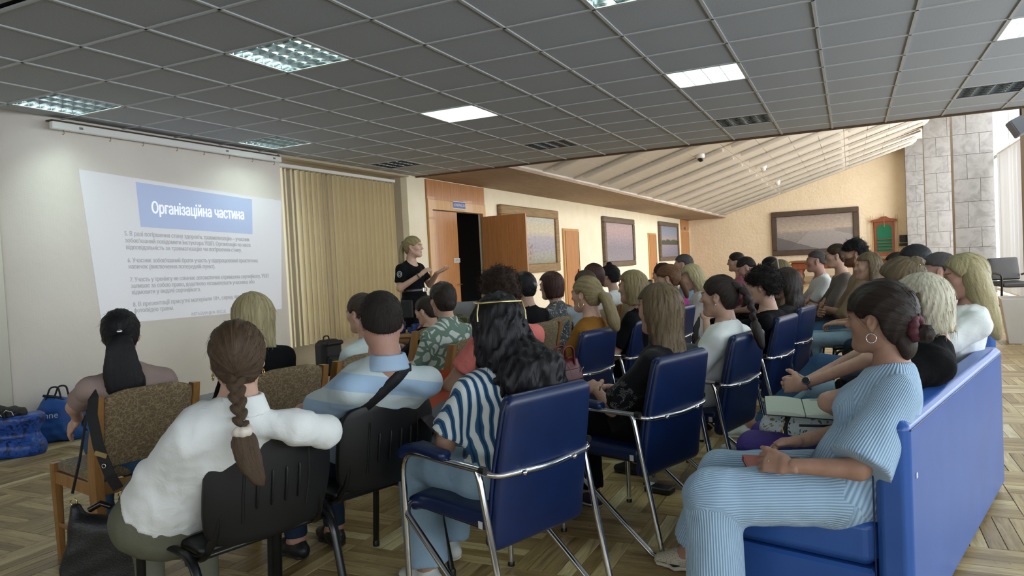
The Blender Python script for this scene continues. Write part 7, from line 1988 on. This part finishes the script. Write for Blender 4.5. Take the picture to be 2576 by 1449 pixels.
for k, (x0, x1) in enumerate(((.02, .06), (.03, .075))): MB().tube([(x0, .085-.02*k, .0155), ((x0+x1)/2, .088-.02*k, .0165), (x1, .085-.02*k, .0165)], .0012, 4).build('handwriting', mat('blue_ink', '#3a4258', .7), on)
MB().box((0, 0, -.006), (.308, .216, .003)).build('cover', mat('black_cover', '#17181b', .5), on)

# sunglasses resting on the black waves
sn = empty('sunglasses', tuple(STRIPED['root'].matrix_basis @ Vector(hd(STRIPED, 0, 0, 0))), R(64-30), 'gold framed sunglasses pushed up on the long black wavy hair', 'sunglasses')
MB().tube(fillet([(-.086, .06, .090), (-.088, -.050, .092), (-.078, -.095, .094), (0, -.128, .098), (.078, -.095, .094), (.088, -.050, .092), (.086, .06, .090)], .03, 6), .0042, 8).build('frame', M_GOLD, sn)
for s in (-1, 1): MB().tube([(s*.084, -.085, .093), (s*.092, -.098, .055), (s*.092, -.104, .025)], .0035, 6).build('temple', M_GOLD, sn)

# floor things
wbt = empty('water_bottle', (-1.10, 4.12, 0), 0, 'clear plastic water bottle standing under the second navy armchair', 'bottle')
def clear():
    t = NT('clear_bottle_plastic'); t.set((.9, .95, .97, 1), .08, 0, .5, 0, 0, .9); return t.m
MB().lathe([(.0, 0), (.032, .0), (.034, .02), (.032, .08), (.034, .1), (.033, .15), (.013, .19), (.013, .21)], 18).build('body', clear(), wbt); MB().lathe([(.015, .205), (.015, .225), (0, .226)], 14).build('cap', mat('blue_cap', '#2c5a9c', .5), wbt)
pk = empty('phone_case', (-1.02, 3.99, .018), R(-12), 'small black and white packet lying on the parquet by the bottle', 'packet')
MB().cham((0, 0, 0), (.155, .085, .035), .006).build('body', mat('packet_black', '#101114', .35), pk); MB().box((-.06, -.0, .018), (.03, .08, .002)).build('white_label', mat('packet_white', '#cfd1d2', .5), pk)
MB().box((-.0795, 0, 0), (.002, .08, .03)).build('white_label', mat('packet_white', '#cfd1d2', .5), pk)
# grey jacket over a chair
jk = empty('jacket', (-2.33, 6.02, 0), R(78), 'light grey jacket draped over the wooden chair of the floral dress', 'jacket')
f = Sdf(); f.add(Cap((-.02, -.02, .885), (.20, -.03, .875), .045, .04), 0); f.add(Cap((.10, -.06, .86), (.14, -.085, .60), .10, .09, .03, .025, (1, 0, 0)), .04); f.add(Cap((.08, .03, .86), (.12, .06, .70), .09, .08, .025, .02, (1, 0, 0)), .04); f.then(folds(35, .012, .08)); blob('cloth', f, .011, cloth('light_grey_fleece', '#7d8488', '#8a9195'), jk)
# small grey device beyond the rows
gd = empty('equipment_case', (-2.35, 8.9, 0), R(10), 'grey metal equipment box on a stand behind the blonde bobs', 'case')
MB().cham((0, 0, 1.0), (.2, .16, .10), .01).build('box', mat('grey_case', '#4a4c4f', .4, .4), gd); MB().tube([(0, 0, .0), (0, 0, .95)], .02, 8).build('stand', M_BLKMET, gd); MB().cham((0, 0, .01), (.3, .3, .02), .005).build('foot', M_BLKMET, gd)
for k in range(3): MB().box((-.06+.06*k, -.082, 1.0), (.04, .004, .06)).build('front_panel', mat('pale_panel', '#9a9c9c', .5), gd)
# lettering on the white T-shirt: climbs along the back of the shoulder
E_ = ECO; bkd = nrm(np.cross((0, 0, 1), E_['xr']))
for k, ch in enumerate('ECO'):
    p0 = on_cloth(E_, E_['N']+E_['xr']*(.035)+V3(0, 0, -.155-.052*k)-bkd*.3, bkd)
    M_ = Matrix(((E_['xr'][0], 0, -bkd[0], p0[0]), (E_['xr'][1], 0, -bkd[1], p0[1]), (E_['xr'][2], 1, -bkd[2], p0[2]), (0, 0, 0, 1)))
    text('shirt_letter', ch, .062, mat('dark_red_print', '#6e2233', .7), E_['root'], M_ @ Matrix.Translation((0, 0, .002)) @ Matrix.Rotation(R(-78), 4, 'Z'), .002)
